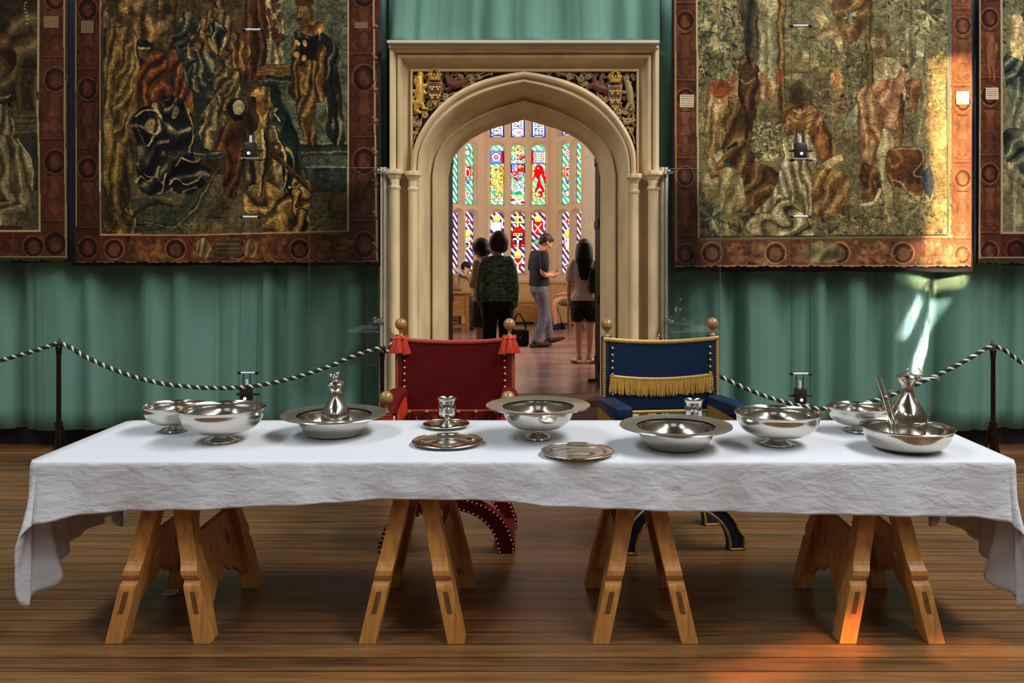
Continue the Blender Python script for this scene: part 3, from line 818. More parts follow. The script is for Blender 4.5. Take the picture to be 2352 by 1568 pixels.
def glass_design(side, ti, ui, H):
    c = Canvas(0, 0, 28, H, .5, WH, seed=side * 50 + ti * 10 + ui + 177)
    if ti == 2:
        c.rect(0, 0, 28, H, (58, 62, 150))
        for k in range(26):
            y = H - 4 - k * 4.6; s = 1 if k % 2 else -1
            c.curve([(14, y + 3), (14 + s * 10, y + 1), (14 + s * 9, y - 6), (14 + s * 3, y - 4), (14 + s * 5, y - 1)], 1.3, WH)
            c.curve([(14, y + 3), (14 - s * 10, y + 1), (14 - s * 9, y - 6), (14 - s * 3, y - 4), (14 - s * 5, y - 1)], 1.3, WH)
            if k % 2: c.ell(14, y, 2.2, 2.6, GO)
            c.line([(0, y + 2), (28, y + 2)] if k % 5 == 0 else [(14, y), (14, y + 3)], .9, BK)
        speck(c, 0, 0, 28, H, 60, [(40, 44, 110), (20, 20, 60), (20, 20, 60), GO, WH], .9)
        if side == 0 and ui == 1:
            c.ell(14, H - 10, 13, 8.5, BK); c.ell(14, H - 10, 12, 7.6, WH); c.rect(6, H - 12, 22, H - 8, (235, 225, 215)); c.line([(7, H - 11), (21, H - 11)], 1, RD); c.line([(13, H - 9), (21, H - 8.5)], 2, RD)
    elif ti == 1:
        stripes(c, (90, 205, 140) if side == 0 else (46, 178, 110) if ui == 0 else TE, WH, 7, 3 * ui)
        if side == 0 and ui == 0:
            c.rect(0, 11, 28, 37, BK); c.rect(1, 12, 23, 36, BL); c.rect(23.6, 12, 27, 36, (170, 10, 30)); rose(c, 12, 24, 8.5)
            c.line([(0, 38), (28, 38)], 1, BK); c.rect(24, 40, 27.5, 98, (236, 160, 50))
            speck(c, 3, 44, 24, 98, 62, [GO, (250, 224, 150), WH, (214, 150, 60)], 3.0)
            c.poly(c.blob([(6, 46), (14, 44), (16, 52), (20, 62), (17, 76), (18, 92), (12, 98), (9, 80), (5, 66), (4, 54)]), GO)
            for k in range(9): c.curve([(6 + k % 3 * 4, 50 + k * 5), (11 + k % 2 * 4, 53 + k * 5), (8 + k % 4 * 3, 57 + k * 5)], .8, BK)
            c.ell(12, 49, 3, 2.6, RD); speck(c, 1, 98, 27, 112, 22, [(245, 226, 150), GO, WH], 3.2)
        elif side == 0 and ui == 1:
            c.poly([(3, 16), (6, 5), (14, 1), (22, 5), (25, 16)], BK); c.poly([(4, 15), (7, 6), (14, 2), (21, 6), (24, 15)], GO); c.ell(14, 8, 2, 3, RD); c.ell(8, 11, 1.5, 2, RD); c.ell(20, 11, 1.5, 2, RD); c.line([(3, 15.5), (25, 15.5)], 3, (250, 220, 130))
            rose(c, 14, 22, 3.6); speck(c, 1, 18, 27, 32, 24, [RD, WH, GR], 1.9)
            speck(c, 1, 32, 27, 38, 16, [WH, (210, 220, 235)], 1.8)
            p = shld(c, 14, 38, 12, 34, BL); c.rect(14, 38.5, 25.5, 53, RD); c.rect(2.5, 53.5, 14, 62, RD); c.poly([(4, 62), (14, 62), (14, 71), (8, 68)], RD)
            speck(c, 3, 40, 12, 52, 8, [GO, (250, 235, 170)], 1.5); speck(c, 16, 55, 24, 64, 8, [GO, (250, 235, 170)], 1.5); speck(c, 15, 40, 25, 52, 12, [GO, WH], 1.2); speck(c, 4, 55, 13, 66, 11, [GO, WH], 1.2)
            c.line([(2, 53), (26, 53)], .9, BK); c.line([(14, 38), (14, 72)], .7, BK)
            speck(c, 1, 74, 27, 86, 26, [WH, GO, (170, 180, 225)], 2); rose(c, 5, 90, 3.2); rose(c, 23, 90, 2.6); c.poly([(10, 86), (18, 86), (14, 104)], (170, 178, 220)); speck(c, 1, 95, 27, 100, 10, [GR, TE], 2)
            c.poly([(3, 103), (13, 100), (12, 108), (4, 110)], (240, 220, 140)); c.poly([(15, 101), (22, 100), (25, 108), (14, 108)], (240, 220, 140))
            c.rect(0, 108, 8, 113, RD); c.poly([(0, 113), (28, 108), (28, 113), (0, 119)], BK); c.poly([(0, 113.6), (28, 108.8), (28, 112.4), (0, 118.2)], WH); c.rect(20, 113, 28, 118, RD)
        elif side == 0:
            c.rect(0, 11, 28, 37, BK); c.rect(1, 12, 3.6, 36, (170, 10, 30)); c.rect(4, 12, 24, 36, (130, 134, 210)); c.rect(24.6, 12, 27.4, 36, WH)
            c.rect(7, 14.5, 21, 34, BK); c.rect(7.6, 15, 20.4, 33.4, (245, 226, 160))
            for i in range(3):
                for j in range(4): c.rect(9 + i * 4.1, 16.6 + j * 4.3, 11 + i * 4.1, 18.9 + j * 4.3, BK)
            c.curve([(6, 14), (4, 20), (6, 26), (4, 34)], 1.4, GO); c.curve([(22, 14), (24, 20), (22, 26), (24, 34)], 1.4, GO)
            c.rect(.6, 38, 3, 104, (236, 160, 50)); c.line([(0, 38), (28, 38)], 1, BK)
            R = (226, 8, 12)
            for q in ([(10, 40), (18, 40), (24, 48), (27, 62), (27, 78), (22, 66), (20, 58), (17, 62), (19, 76), (24, 84), (26, 92), (22, 96), (18, 86), (12, 90), (8, 96), (6, 92), (10, 82), (12, 70), (7, 64), (3, 72), (1.5, 70), (5, 58), (9, 54), (6, 48)],
                      [(14, 94), (20, 92), (22, 100), (18, 106), (13, 104)], [(3, 50), (8, 58), (12, 54), (8, 50)]):
                c.poly([(x * 1.0, y) for x, y in c.blob(q)], R)
            c.ell(13, 46, 1.4, 1.6, WH); c.curve([(16, 52), (20, 60), (18, 66)], .8, BK); c.curve([(12, 60), (15, 70), (13, 78)], .8, BK)
            speck(c, 3, 98, 27, 112, 14, [(245, 226, 150), GO], 2.8)
        else:
            g = ui == 0
            if g:
                first, last = ((GO, None), (None, 'r')) if side < 0 else ((None, 'r'), (GO, None))
                def roundel(y, gold):
                    if gold: c.ell(14, y, 8.5, 8, BK); c.ell(14, y, 7.5, 7, (90, 96, 190)); c.ell(14, y, 5.5, 5.2, (246, 226, 150))
                    else: rose(c, 14, y, 6.6)
                roundel(18, side < 0); roundel(99, side > 0)
                letter(c, 'H' if side < 0 else 'R', 14, 46, 9.5, 18, WH)
                c.poly([(6, 70), (22, 70), (14, 82)], BK); c.poly([(7, 70.5), (21, 70.5), (14, 80)], (70, 70, 190)); speck(c, 9, 70, 19, 74, 4, [GO], 1.3)
            else:
                for y in (30, 62, 92): c.ell(10, y, 5, 5, BK); c.ell(10, y, 4, 4, (GO, RD, GO)[(y // 31) % 3])
        for y in (11, 38, 66, 94): c.line([(0, y), (28, y)], .9, BK)
    else:
        stripes(c, PU, WH, 7, 2 * ui + 5)
        if side == 0 and ui == 1:
            for (x, y, X, Y) in ((11, 3, 17, 30), (5, 8, 23, 12), (1, 18, 27, 22.5)):
                c.rect(x - .8, y - .8, X + .8, Y + .8, BK)
            for (x, y, X, Y) in ((12, 3, 16, 30), (5, 8, 23, 11.6), (1, 18.4, 27, 22)): c.rect(x, y, X, Y, (244, 216, 120))
            for x, y in ((14, 4), (6, 10), (22, 10), (2.5, 20), (25.5, 20)): c.ell(x, y, 2.2, 2.2, (246, 222, 130))
            c.poly([(5, 30), (23, 30), (25, 40), (3, 40)], BK); c.poly([(6, 30.6), (22, 30.6), (25, 39.2), (3, 39.2)], RD); c.rect(1, 40, 27, 44, (200, 10, 20))
            c.rect(0, 43, 28, 70, (150, 8, 24)); speck(c, 0, 44, 28, 70, 50, [(190, 10, 30), (110, 4, 20), RD, WH], 1.3)
            shld(c, 14, 41, 9.5, 24, (24, 22, 26)); c.rect(4.6, 41.6, 23.4, 47.5, (240, 220, 120)); c.ell(14, 44.4, 2, 2.4, RD); c.ell(8, 44.6, 1.6, 1.6, BK); c.ell(20, 44.6, 1.6, 1.6, BK)
            c.rect(11.6, 48, 16.4, 63, (220, 226, 236)); c.rect(5, 52, 23, 56, (220, 226, 236)); c.rect(12, 52, 16, 56, RD)
            c.line([(14, 62), (14, 76)], 2.2, (240, 214, 130)); mitre(c, 14, 76, 8, 17)
            shld(c, 14, 94, 9, 20, (220, 12, 18)); c.line([(14, 104), (14, 118)], 3, WH); c.curve([(5, 95), (10, 102), (14, 104), (18, 102), (23, 95)], 2.6, WH); c.rect(3, 92, 5.5, 104, WH); c.rect(22.5, 92, 25, 104, WH)
            c.line([(14, 108), (14, 122)], 1.6, GO)
        elif side == 0:
            mitre(c, 13, 4, 8, 15)
            p = shld(c, 13, 20, 9.5, 26, (232, 236, 244) if ui == 0 else (226, 12, 16)); c.rect(0.5, 16, 2.8, 32, WH); c.rect(23.5, 16, 26, 32, WH)
            if ui == 0: c.line([(13, 20), (13, 45)], 1.2, (180, 190, 210)); c.line([(4, 30), (22, 30)], 1.2, (235, 210, 140))
            else:
                c.line([(6, 24), (20, 40)], 2.2, WH); c.line([(20, 22), (6, 40)], 1.8, (246, 240, 220)); c.ell(17, 38, 2.6, 2.6, (246, 232, 170))
            c.ell(13, 60, 7, 6.5, BK); c.ell(13, 60, 6, 5.6, (60, 180, 130)); c.ell(15, 62, 3, 3, RD); speck(c, 6, 54, 20, 66, 8, [WH, GO, GR], 1.5)
            mitre(c, 13, 78, 7, 15); shld(c, 13, 95, 8, 20, RD); c.line([(13, 96), (13, 114)], 1.6, WH)
        elif ui == 0:
            for y in (20, 108):
                c.ell(14, y, 7.5, 6.6, BK); c.ell(14, y, 6.8, 6, WH); c.rect(12, y - 5.4, 16, y + 5.4, RD); c.rect(8, y - 1.6, 20, y + 1.6, RD)
            mitre(c, 14, 34, 8.5, 16); c.ell(14, 62, 11, 12, BK); c.ell(14, 62, 10, 11, (214, 20, 24)); c.rect(7, 53, 21, 71, (214, 218, 230)); speck(c, 7, 53, 21, 71, 16, [(120, 124, 180), WH, BK], 1.5); c.rect(10, 71, 18, 76, GO); c.rect(9, 49, 19, 53, (240, 170, 50))
        else:
            for y in (26, 58, 86): c.ell(10, y, 4, 4, BK); c.ell(10, y, 3.2, 3.2, (GO, (226, 150, 40), RD)[(y // 28) % 3])
        for y in (24, 50, 76, 100): c.line([(0, y), (28, y)], .8, BK)
    # edge lead
    c.line([(.4, 0), (.4, H)], 1.0, BK); c.line([(27.6, 0), (27.6, H)], 1.0, BK); c.line([(0, H - .4), (28, H - .4)], 1.0, BK)
    return c
for w, side, ti, ui, uc, z0, z1, P in LIGHTS:
    H = (z1 - z0) * 100; c = glass_design(side, ti, ui, H)
    o, d = facet_frame(side); fl = -1 if side < 0 else 1
    rise = .14 * .75
    def keep(X, Y, H=H):
        u = (X - 14) / 100; z = Y / 100
        return z > rise - rise * np.sqrt(np.clip(1 - (u / .14) ** 2, 0, 1)) ** .9
    p0 = Vector(P(uc, z1, .135)); dd = d * fl
    def mapf(X, Y, p0=p0, dd=dd):
        u = (X - 14) / 100
        return (p0.x + dd.x * u, p0.y + dd.y * u, p0.z - Y / 100 + 0 * X)
    c.mesh('stained_glass', mapf, GLASS, w, keep)
# ================================================================== green hangings
M['green'] = plain('green_wool_hanging', rgb(106, 146, 130), .85, noise=.10, nscale=2.2, bump=.05, bscale=90, stretch=(1, 1, .3), sheen=.05, spec=.1)
def folds(x, seed, amp=1.0):
    r = random.Random(seed); t = 0
    for k in range(7):
        f = r.uniform(5, 30); p = r.uniform(0, 6.28); a = r.uniform(.4, 1.0) / (1 + f * .05)
        q = sin(x * f + p + .9 * sin(x * f * .37 + p)); t += a * math.copysign(abs(q) ** .75, q)
    return t * amp
def hanging(name, x0, x1, z0, z1, y, seed, amp, label, step=.012, nz=26, gather=False):
    nx = int((x1 - x0) / step)
    def fn(u, v):
        x = x0 + (x1 - x0) * u; z = z1 + (z0 - z1) * v
        g = (.5 + .5 * v) if not gather else (.25 + .75 * v)
        sw = .03 * sin(v * 2.2 + x * 1.3)
        f = folds(x + sw, seed)
        f = max(-1.6, min(1.6, f)); f = f if f < .7 else .7 + (f - .7) * .4
        yy = y - amp * g * f + .004 * sin(z * 9 + x * 5) * v
        zz = z + .004 * sin(x * 2.4 + seed) * v + .003 * sin(x * 23 + seed) * v
        return (x, yy, zz)
    m = MB().grid(fn, nx, nz)
    o = m.build(name, M['green'], None, loc=((x0 + x1) / 2, y, z0), angle=180)
    md = o.modifiers.new('s', 'SOLIDIFY'); md.thickness = .004
    return tag(o, label, 'curtain', 'green wall hangings')
hanging('curtain', -5.6, -1.258, .15, 4.3, 7.15, 3, .082, 'green pleated wall hanging left of the stone doorway, behind the red-bordered court scene')
hanging('curtain', .985, 5.6, .15, 4.3, 7.15, 8, .082, 'green pleated wall hanging right of the stone doorway, with sunlit streaks')
xa = at(893, 0, 7.12)[0]; xb = at(1514, 0, 7.12)[0]
hanging('curtain', xa, xb, at(0, 91, 7.0)[2], 4.3, 7.11, 21, .055, 'short green hanging gathered along the ledge above the stone doorway', gather=True)

# ================================================================== tapestries
WOV = attr_cloth('tapestry_weave'); M['lining'] = plain('navy_lining', rgb(16, 24, 40), .8)
TD = 6.96
def tap_map(X, Y):
    x = (X - CX) * TD / F; z = EYE - (Y - CY) * TD / F
    y = TD + .006 * np.sin(x * 3.1 + 1.0) + .004 * np.sin(x * 9 + z * 1.2) - .006 * np.sin((z - 1.2) * 1.1)
    return (x, y, z)
CREAM = (196, 176, 132)
def border_art(c, x0, y0, x1, y1, base, hi, lo, vertical, seed):
    """candelabra and roundels woven in the red-brown border"""
    c.rect(x0, y0, x1, y1, base)
    r = c.rng
    if vertical:
        w = x1 - x0; cx = (x0 + x1) / 2; y = y1 - w * .6; k = 0
        while y > y0 - 60:
            if k % 3 == 0:
                c.ell(cx, y, w * .40, w * .44, hi); c.ell(cx, y, w * .35, w * .39, lo); c.ell(cx, y, w * .22, w * .27, base); c.ell(cx - 2, y - 4, w * .1, w * .14, hi, .7); c.ell(cx + 1, y + 8, w * .17, w * .12, hi, .5)
                y -= w * .75
            elif k % 3 == 1:
                c.rect(x0 + w * .1, y - 3, x1 - w * .1, y, hi, .7); c.rect(x0 + w * .1, y + 2, x1 - w * .1, y + 5, lo, .8)
                for s in (-1, 1): c.curve([(cx + s * w * .05, y - 8), (cx + s * w * .32, y - 14), (cx + s * w * .3, y - 30), (cx + s * w * .1, y - 26)], 3, hi, .6)
                c.ell(cx, y - 30, w * .12, 18, hi, .55); y -= 52
            else:
                c.poly([(cx - w * .2, y), (cx + w * .2, y), (cx + w * .1, y - 34), (cx + w * .24, y - 52), (cx - w * .24, y - 52), (cx - w * .1, y - 34)], hi, .6)
                c.ell(cx, y - 66, w * .12, 11, hi, .75); c.rect(cx - w * .26, y - 56, cx + w * .26, y - 52, lo, .8)
                for s in (-1, 1): c.ell(cx + s * w * .34, y - 20, 3, 9, hi, .45); c.ell(cx + s * w * .34, y - 48, 3, 9, hi, .45)
                y -= 84
            k += 1
    else:
        h = y1 - y0; cy = (y0 + y1) / 2; x = x0 + h * .5; k = 0
        while x < x1:
            if k % 3 == 0: c.ell(x, cy, h * .38, h * .38, hi); c.ell(x, cy, h * .32, h * .32, lo); c.ell(x, cy + 2, h * .2, h * .22, hi, .6); x += h * .85
            else:
                c.ell(x, cy - h * .12, h * .16, h * .2, hi, .55); c.ell(x, cy + h * .2, h * .28, h * .12, hi, .45)
                
                for q in range(16):
                    gx, gy = x + r.uniform(-h * .34, h * .34), cy + r.uniform(-h * .38, h * .38); g = [hi, lo, base, (hi[0] * .8, hi[1] * 1.15, hi[2] * .8), (hi[0] * 1.12, hi[1] * 1.1, hi[2] * 1.1)][r.integers(5)]
                    c.ell(gx, gy, r.uniform(3, h * .13), r.uniform(2, h * .11), g, .6, rot=r.uniform(0, 3), n=10)
                x += h * .62
            k += 1
    n = int((x1 - x0) * (y1 - y0) / 420)
    for k in range(n):
        x, y = r.uniform(x0, x1), r.uniform(y0, y1); q = r.uniform(1.5, 4)
        c.ell(x, y, q, q * .8, hi if r.random() < .5 else lo, .55, n=8)
def face(c, x, y, w, h, skin=(150, 118, 74), hair=(70, 46, 26), beard=False, look=0):
    c.ell(x, y - h * .15, w * 1.15, h * 1.0, hair); c.ell(x + look, y, w * .86, h * .9, skin)
    c.ell(x + look + w * .3, y - h * .02, w * .42, h * .6, tuple(v * .86 for v in skin), .8)
    for s in (-1, 1):
        c.ell(x + look + s * w * .34, y - h * .08, w * .13, h * .06, (58, 42, 26), .75); c.line([(x + look + s * w * .58, y - h * .26), (x + look + s * w * .16, y - h * .27)], max(1.5, h * .07), (70, 48, 28))
    c.line([(x + look + w * .05, y - h * .1), (x + look - w * .08, y + h * .22), (x + look + w * .12, y + h * .24)], max(1.2, w * .1), (104, 74, 44)); c.line([(x + look - w * .26, y + h * .46), (x + look + w * .26, y + h * .46)], max(1.4, h * .08), (110, 54, 38))
    if beard: c.ell(x + look, y + h * .8, w * .7, h * .5, hair); c.ell(x + look, y + h * .42, w * .28, h * .1, (120, 70, 48))
def cloth_label(par, x0, y0, x1, y1, col=(206, 196, 166)):
    c = Canvas(x0, y0, x1, y1, .6, col, seed=int(x0))
    h = (y1 - y0); 
    for k in range(5):
        y = y0 + h * (.14 + k * .18); x = x0 + 2
        while x < x1 - 3:
            w = c.rng.uniform(2, 5); c.line([(x, y), (min(x1 - 2, x + w), y)], h * .075, (92, 78, 54), .8); x += w + 1.2
    c.mesh('cloth_label', lambda X, Y: (tap_map(X, Y)[0], tap_map(X, Y)[1] - .004, tap_map(X, Y)[2]), WOV, par)
def organic(c, amt=4.0, seed=50, lines=.30, tone=.32):
    """the weaver's hand: wavering contours and fine drawn lines over the whole picture"""
    dx = (vnoise(c.H, c.W, 26, 26, seed, 2) - .5) * 2.6 * amt / c.st; dy = (vnoise(c.H, c.W, 26, 26, seed + 1, 2) - .5) * 2.6 * amt / c.st
    jj = np.clip((np.arange(c.H)[:, None] + dy).round().astype(int), 0, c.H - 1); ii = np.clip((np.arange(c.W)[None, :] + dx).round().astype(int), 0, c.W - 1)
    c.a = c.a[jj, ii]
    n = vnoise(c.H, c.W, 20, 26, seed + 2, 3); r = np.clip(1 - np.abs(n - .5) * 9, 0, 1) ** 2
    n2 = vnoise(c.H, c.W, 11, 15, seed + 3, 2); r2 = np.clip(1 - np.abs(n2 - .5) * 7, 0, 1) ** 2
    lum = c.a.mean(-1, keepdims=True); c.a = c.a * (1 - tone) + lum * np.array([1.22, 1.0, .62]) * tone
    c.a *= (1 - lines * .7 * r)[..., None]; c.a += (r2 * lines * 60)[..., None] * np.array([1, .88, .6]) * (c.a / 140)
def tapestry(c, field, x0, x1, yb, label, lin_x=(6, 6), lin_b=7):
    fx0, fx1, fyb = field
    a = at(x0 - lin_x[0], 0, TD); b = at(x1 + lin_x[1], yb + lin_b, TD)
    top = at(0, c.y0 - 8, TD)[2]
    root = empty('tapestry', ((a[0] + b[0]) / 2, TD, b[2]), 0, label, 'tapestry', 'woven wall tapestries')
    inside = lambda X, Y: (X > fx0) & (X < fx1) & (Y < fyb)
    c.mesh('woven_picture', tap_map, WOV, root, lambda X, Y: inside(X, Y) & (X > x0) & (X < x1))
    c.mesh('woven_border', tap_map, WOV, root, lambda X, Y: ~inside(X, Y) & (X >= x0) & (X <= x1) & (Y <= yb + 1.5 * np.sin(X * .11) + 1.2 * np.sin(X * .37)))
    m = MB()
    def fn(u, v):
        x = a[0] + (b[0] - a[0]) * u; z = top + (b[2] - top) * v
        return (x, TD + .035 + .008 * sin(x * 6) * v, z + .006 * sin(x * 11))
    m.grid(fn, 40, 8); l = m.build('lining', M['lining'], root); md = l.modifiers.new('s', 'SOLIDIFY'); md.thickness = .012
    return root

OL, BR, DK, TE_, GD = (96, 80, 44), (84, 56, 30), (26, 22, 16), (46, 70, 62), (158, 122, 62)
# ---- the dark court scene left of the doorway
def court():
    c = Canvas(170, -44, 874, 606, 1.35, (74, 60, 36), 3)
    n = vnoise(c.H, c.W, 60, 60, 4, 4)
    c.a *= (.55 + n * .9)[..., None]
    # masonry and sky behind
    c.rect(600, -44, 800, 380, (96, 104, 82)); 
    for k in range(70): c.ell(c.rng.uniform(640, 800), c.rng.uniform(-40, 330), 9, 7, (112, 120, 94) if k % 2 else (80, 92, 74), .5)
    c.robe([(235, -44), (400, -44), (396, 60), (300, 120), (240, 110)], (60, 42, 24), (112, 82, 46), (150, 118, 70), .09, .2, seed=1)
    for k in range(26):
        x, y = c.rng.uniform(240, 400), c.rng.uniform(-40, 110); c.ell(x, y, c.rng.uniform(6, 16), c.rng.uniform(8, 20), [(150, 110, 62), (58, 66, 52), (98, 92, 70), (40, 30, 20)][k % 4], .6)
    # tiled floor
    c.rect(230, 400, 800, 540, (104, 92, 62))
    for k in range(14): c.line([(230 + k * 60, 400), (150 + k * 66, 540)], 2, (70, 60, 38), .8)
    for y in (430, 462, 498): c.line([(230, y), (800, y)], 2, (70, 60, 38), .8)
    # steps and pedestals of blue-green stone
    for i, (x, y, X, Y) in enumerate(((440, 168, 520, 184), (446, 184, 512, 352), (432, 350, 520, 364), (596, 172, 664, 186), (604, 186, 658, 262), (684, 330, 800, 350), (690, 350, 800, 384), (700, 384, 800, 440))):
        c.rect(x, y, X, Y, ((74, 84, 70), (48, 58, 50))[i % 2]); c.line([(x, y), (X, y)], 3, (128, 130, 104)); c.line([(x, y + 6), (X, y + 6)], 2, (26, 34, 30))
    c.leaves(690, 340, 800, 440, 60, [(90, 92, 70), (60, 66, 54)], 6)
    # columns
    c.robe([(560, -44), (612, -44), (612, 186), (556, 186)], (48, 26, 14), (92, 52, 26), (124, 78, 40), .2, 0, 8, 5, smooth=False)
    c.robe([(614, -44), (652, -44), (650, 150), (612, 150)], (96, 88, 58), (140, 130, 92), (166, 156, 116), .3, 0, 6, 6, smooth=False)
    for k in range(26): c.ell(c.rng.uniform(614, 650), c.rng.uniform(-40, 100), 6, 9, (84, 40, 22), .8)
    for y, w in ((152, 30), (160, 36), (168, 40)): c.rect(632 - w, y, 632 + w, y + 8, (130, 98, 52)); c.line([(632 - w, y), (632 + w, y)], 2, (70, 50, 26))
    # carpet steps, lower left
    c.poly([(236, 470), (330, 456), (420, 470), (450, 400), (500, 380), (470, 470), (430, 530), (236, 534)], (66, 74, 58)); 
    c.curve([(330, 512), (420, 512), (470, 440), (500, 384)], 10, (40, 40, 30)); c.curve([(330, 512), (420, 512), (470, 440), (500, 384)], 4, (120, 104, 66))
    for k in range(9): c.ell(345 + k * 14, 522, 5, 5, (118, 100, 64)); c.ell(345 + k * 14, 522, 2.5, 2.5, (40, 40, 34))
    c.line([(236, 524), (330, 520)], 10, (30, 34, 32))
    for k in range(12): c.ell(242 + k * 7.4, 523, 3, 3, (96, 86, 60))
    # the tall robed figures
    c.robe([(238, 90), (268, 64), (310, 80), (322, 180), (312, 300), (300, 420), (308, 536), (240, 520), (238, 300)], (52, 40, 20), (106, 84, 40), (146, 118, 64), .10, .12, 30, 11, DK)
    c.robe([(280, 100), (304, 96), (310, 190), (290, 280), (262, 300), (270, 190)], (62, 44, 22), (118, 92, 46), (152, 124, 70), .2, .5, 18, 12)
    c.robe([(322, 120), (350, 108), (380, 130), (392, 210), (440, 180), (446, 236), (420, 330), (360, 300), (330, 240)], (48, 22, 12), (108, 54, 24), (150, 86, 42), .11, .5, 26, 13, DK)
    c.robe([(390, 90), (410, 84), (442, 140), (440, 260), (420, 290), (396, 210)], (54, 26, 14), (104, 58, 30), (146, 92, 50), .16, .4, 20, 14)
    face(c, 334, 118, 13, 20, (96, 84, 60), (34, 28, 22)); c.rect(318, 98, 352, 110, (40, 34, 26)); c.rect(322, 106, 348, 110, (170, 150, 110))
    # dark kneeling pair with pale hems
    c.robe([(310, 262), (336, 240), (372, 246), (392, 300), (384, 380), (400, 430), (352, 450), (316, 426), (318, 340), (304, 290)], (10, 10, 10), (34, 34, 34), (176, 156, 118), .085, .9, 34, 15, DK, 2.2)
    c.robe([(376, 236), (420, 232), (440, 300), (446, 366), (484, 392), (452, 440), (400, 436), (392, 360)], (8, 9, 10), (28, 32, 32), (150, 132, 100), .08, 1.1, 34, 16, DK, 2.6)
    for pts in ([(312, 268), (330, 252), (358, 258), (374, 286)], [(314, 286), (326, 312), (340, 336), (356, 310)], [(316, 372), (330, 398), (352, 408), (366, 380)], [(308, 420), (322, 404), (338, 418), (356, 408), (370, 424), (384, 396)], [(390, 420), (410, 410), (428, 424), (448, 414), (462, 400)], [(402, 384), (418, 366), (440, 372), (458, 362)], [(372, 446), (380, 400)], [(436, 250), (444, 300), (440, 350)]):
        c.curve(pts, 3.6, (160, 138, 100)); c.curve([(x + 3, y + 5) for x, y in pts], 3, (12, 12, 12))
    face(c, 348, 290, 11, 15, (158, 140, 104), (150, 116, 62)); face(c, 404, 258, 10, 14, (136, 122, 90), (60, 52, 40))
    c.curve([(300, 500), (350, 470), (400, 474)], 8, (58, 40, 22))
    # small crowd in the middle
    for i, (x, y, col) in enumerate(((430, 40, 0), (470, 60, 1), (500, 20, 2), (540, 90, 1), (520, 150, 2), (460, 110, 0), (486, 240, 2))):
        cs = (((30, 40, 40), (62, 78, 70), (150, 130, 90)), ((60, 36, 18), (124, 84, 44), (170, 128, 74)), ((54, 44, 26), (110, 92, 54), (152, 132, 86)))[col]
        k = (-1) ** i
        c.robe([(x - 26, y + 20), (x - 10 * k, y), (x + 14, y + 4), (x + 32, y + 30), (x + 22 + 8 * k, y + 92), (x - 4, y + 104), (x - 30 + 6 * k, y + 70)], *cs, .16, .3 * k, 22, 30 + i, DK)
        c.robe([(x - 30, y + 34), (x - 6, y + 24), (x + 20 * k, y + 50), (x + 8, y + 74), (x - 22, y + 62)], *[tuple(v * .8 for v in q) for q in cs], .2, .9, 20, 130 + i, DK)
        c.ell(x + 3 * k, y - 10, 13, 15, (50, 38, 24)); c.ell(x + 5 * k, y - 6, 8, 11, (138, 110, 72)); c.ell(x + 9 * k, y - 5, 4, 8, (104, 78, 48), .8); c.rect(x - 9, y - 24, x + 11, y - 15, cs[1], .9)
    c.robe([(486, 60), (502, 50), (516, 70), (514, 100), (498, 106), (486, 84)], (20, 26, 28), (48, 64, 62), (206, 180, 128), .2, .5, 18, 41)
    c.robe([(470, 262), (492, 256), (512, 280), (506, 330), (476, 340), (460, 310)], (60, 50, 30), (112, 98, 62), (160, 142, 98), .14, .2, 20, 42, DK)
    c.robe([(512, 290), (548, 262), (580, 300), (560, 380), (540, 450), (516, 440), (524, 360), (500, 340)], (56, 26, 14), (106, 56, 28), (142, 90, 50), .12, .3, 24, 43, DK)
    c.ell(545, 250, 20, 24, (30, 28, 26)); c.ell(547, 246, 13, 15, (150, 140, 108)); c.curve([(532, 240), (540, 262), (556, 270)], 4, (18, 18, 16))
    # large kneeling figure in gold and teal
    c.robe([(600, 206), (630, 196), (656, 236), (684, 330), (700, 420), (690, 470), (652, 420), (640, 330), (616, 270)], (10, 26, 26), (28, 58, 54), (176, 136, 74), .075, -.35, 30, 51, DK, 1.8)
    c.robe([(576, 220), (606, 198), (624, 214), (616, 280), (640, 360), (650, 480), (600, 500), (566, 460), (560, 330), (566, 270)], (46, 36, 20), (104, 88, 52), (158, 134, 84), .10, -.1, 30, 52, DK)
    c.robe([(580, 214), (608, 198), (624, 230), (606, 276), (590, 280), (584, 244)], (104, 70, 30), (182, 134, 66), (208, 162, 92), .12, .2, 16, 53)
    c.robe([(560, 440), (600, 420), (650, 440), (690, 470), (712, 520), (640, 534), (570, 500)], (50, 36, 18), (150, 114, 58), (204, 162, 94), .09, .8, 34, 54, DK, 1.4)
    c.robe([(676, 410), (704, 412), (716, 440), (700, 500), (730, 526), (690, 530), (672, 470)], (30, 24, 14), (150, 114, 58), (206, 164, 92), .13, .6, 26, 55, DK, 1.6)
    for pts in ([(628, 290), (648, 340), (656, 400), (648, 440)], [(600, 300), (606, 360), (590, 450)], [(640, 252), (630, 262), (640, 276)], [(664, 430), (690, 440), (676, 470), (704, 480)]):
        c.curve(pts, 5, (196, 160, 100)); c.curve([(x + 5, y + 2) for x, y in pts], 3, (14, 20, 18))
    c.robe([(566, 234), (590, 226), (590, 300), (562, 300)], (34, 26, 16), (58, 46, 28), (72, 58, 36), .1, 0, 10, 56)
    c.line([(616, 346), (720, 440)], 15, (70, 44, 22)); c.line([(616, 342), (720, 436)], 3, (120, 82, 44)); c.ell(632, 338, 15, 15, (96, 58, 28)); c.ell(632, 338, 4, 4, (170, 140, 96))
    # standing lord
    c.robe([(668, 84), (700, 72), (752, 80), (776, 130), (784, 240), (788, 330), (756, 318), (742, 230), (738, 150), (690, 130)], (14, 16, 16), (36, 40, 38), (128, 118, 88), .13, .02, 16, 61, DK, 1.6)
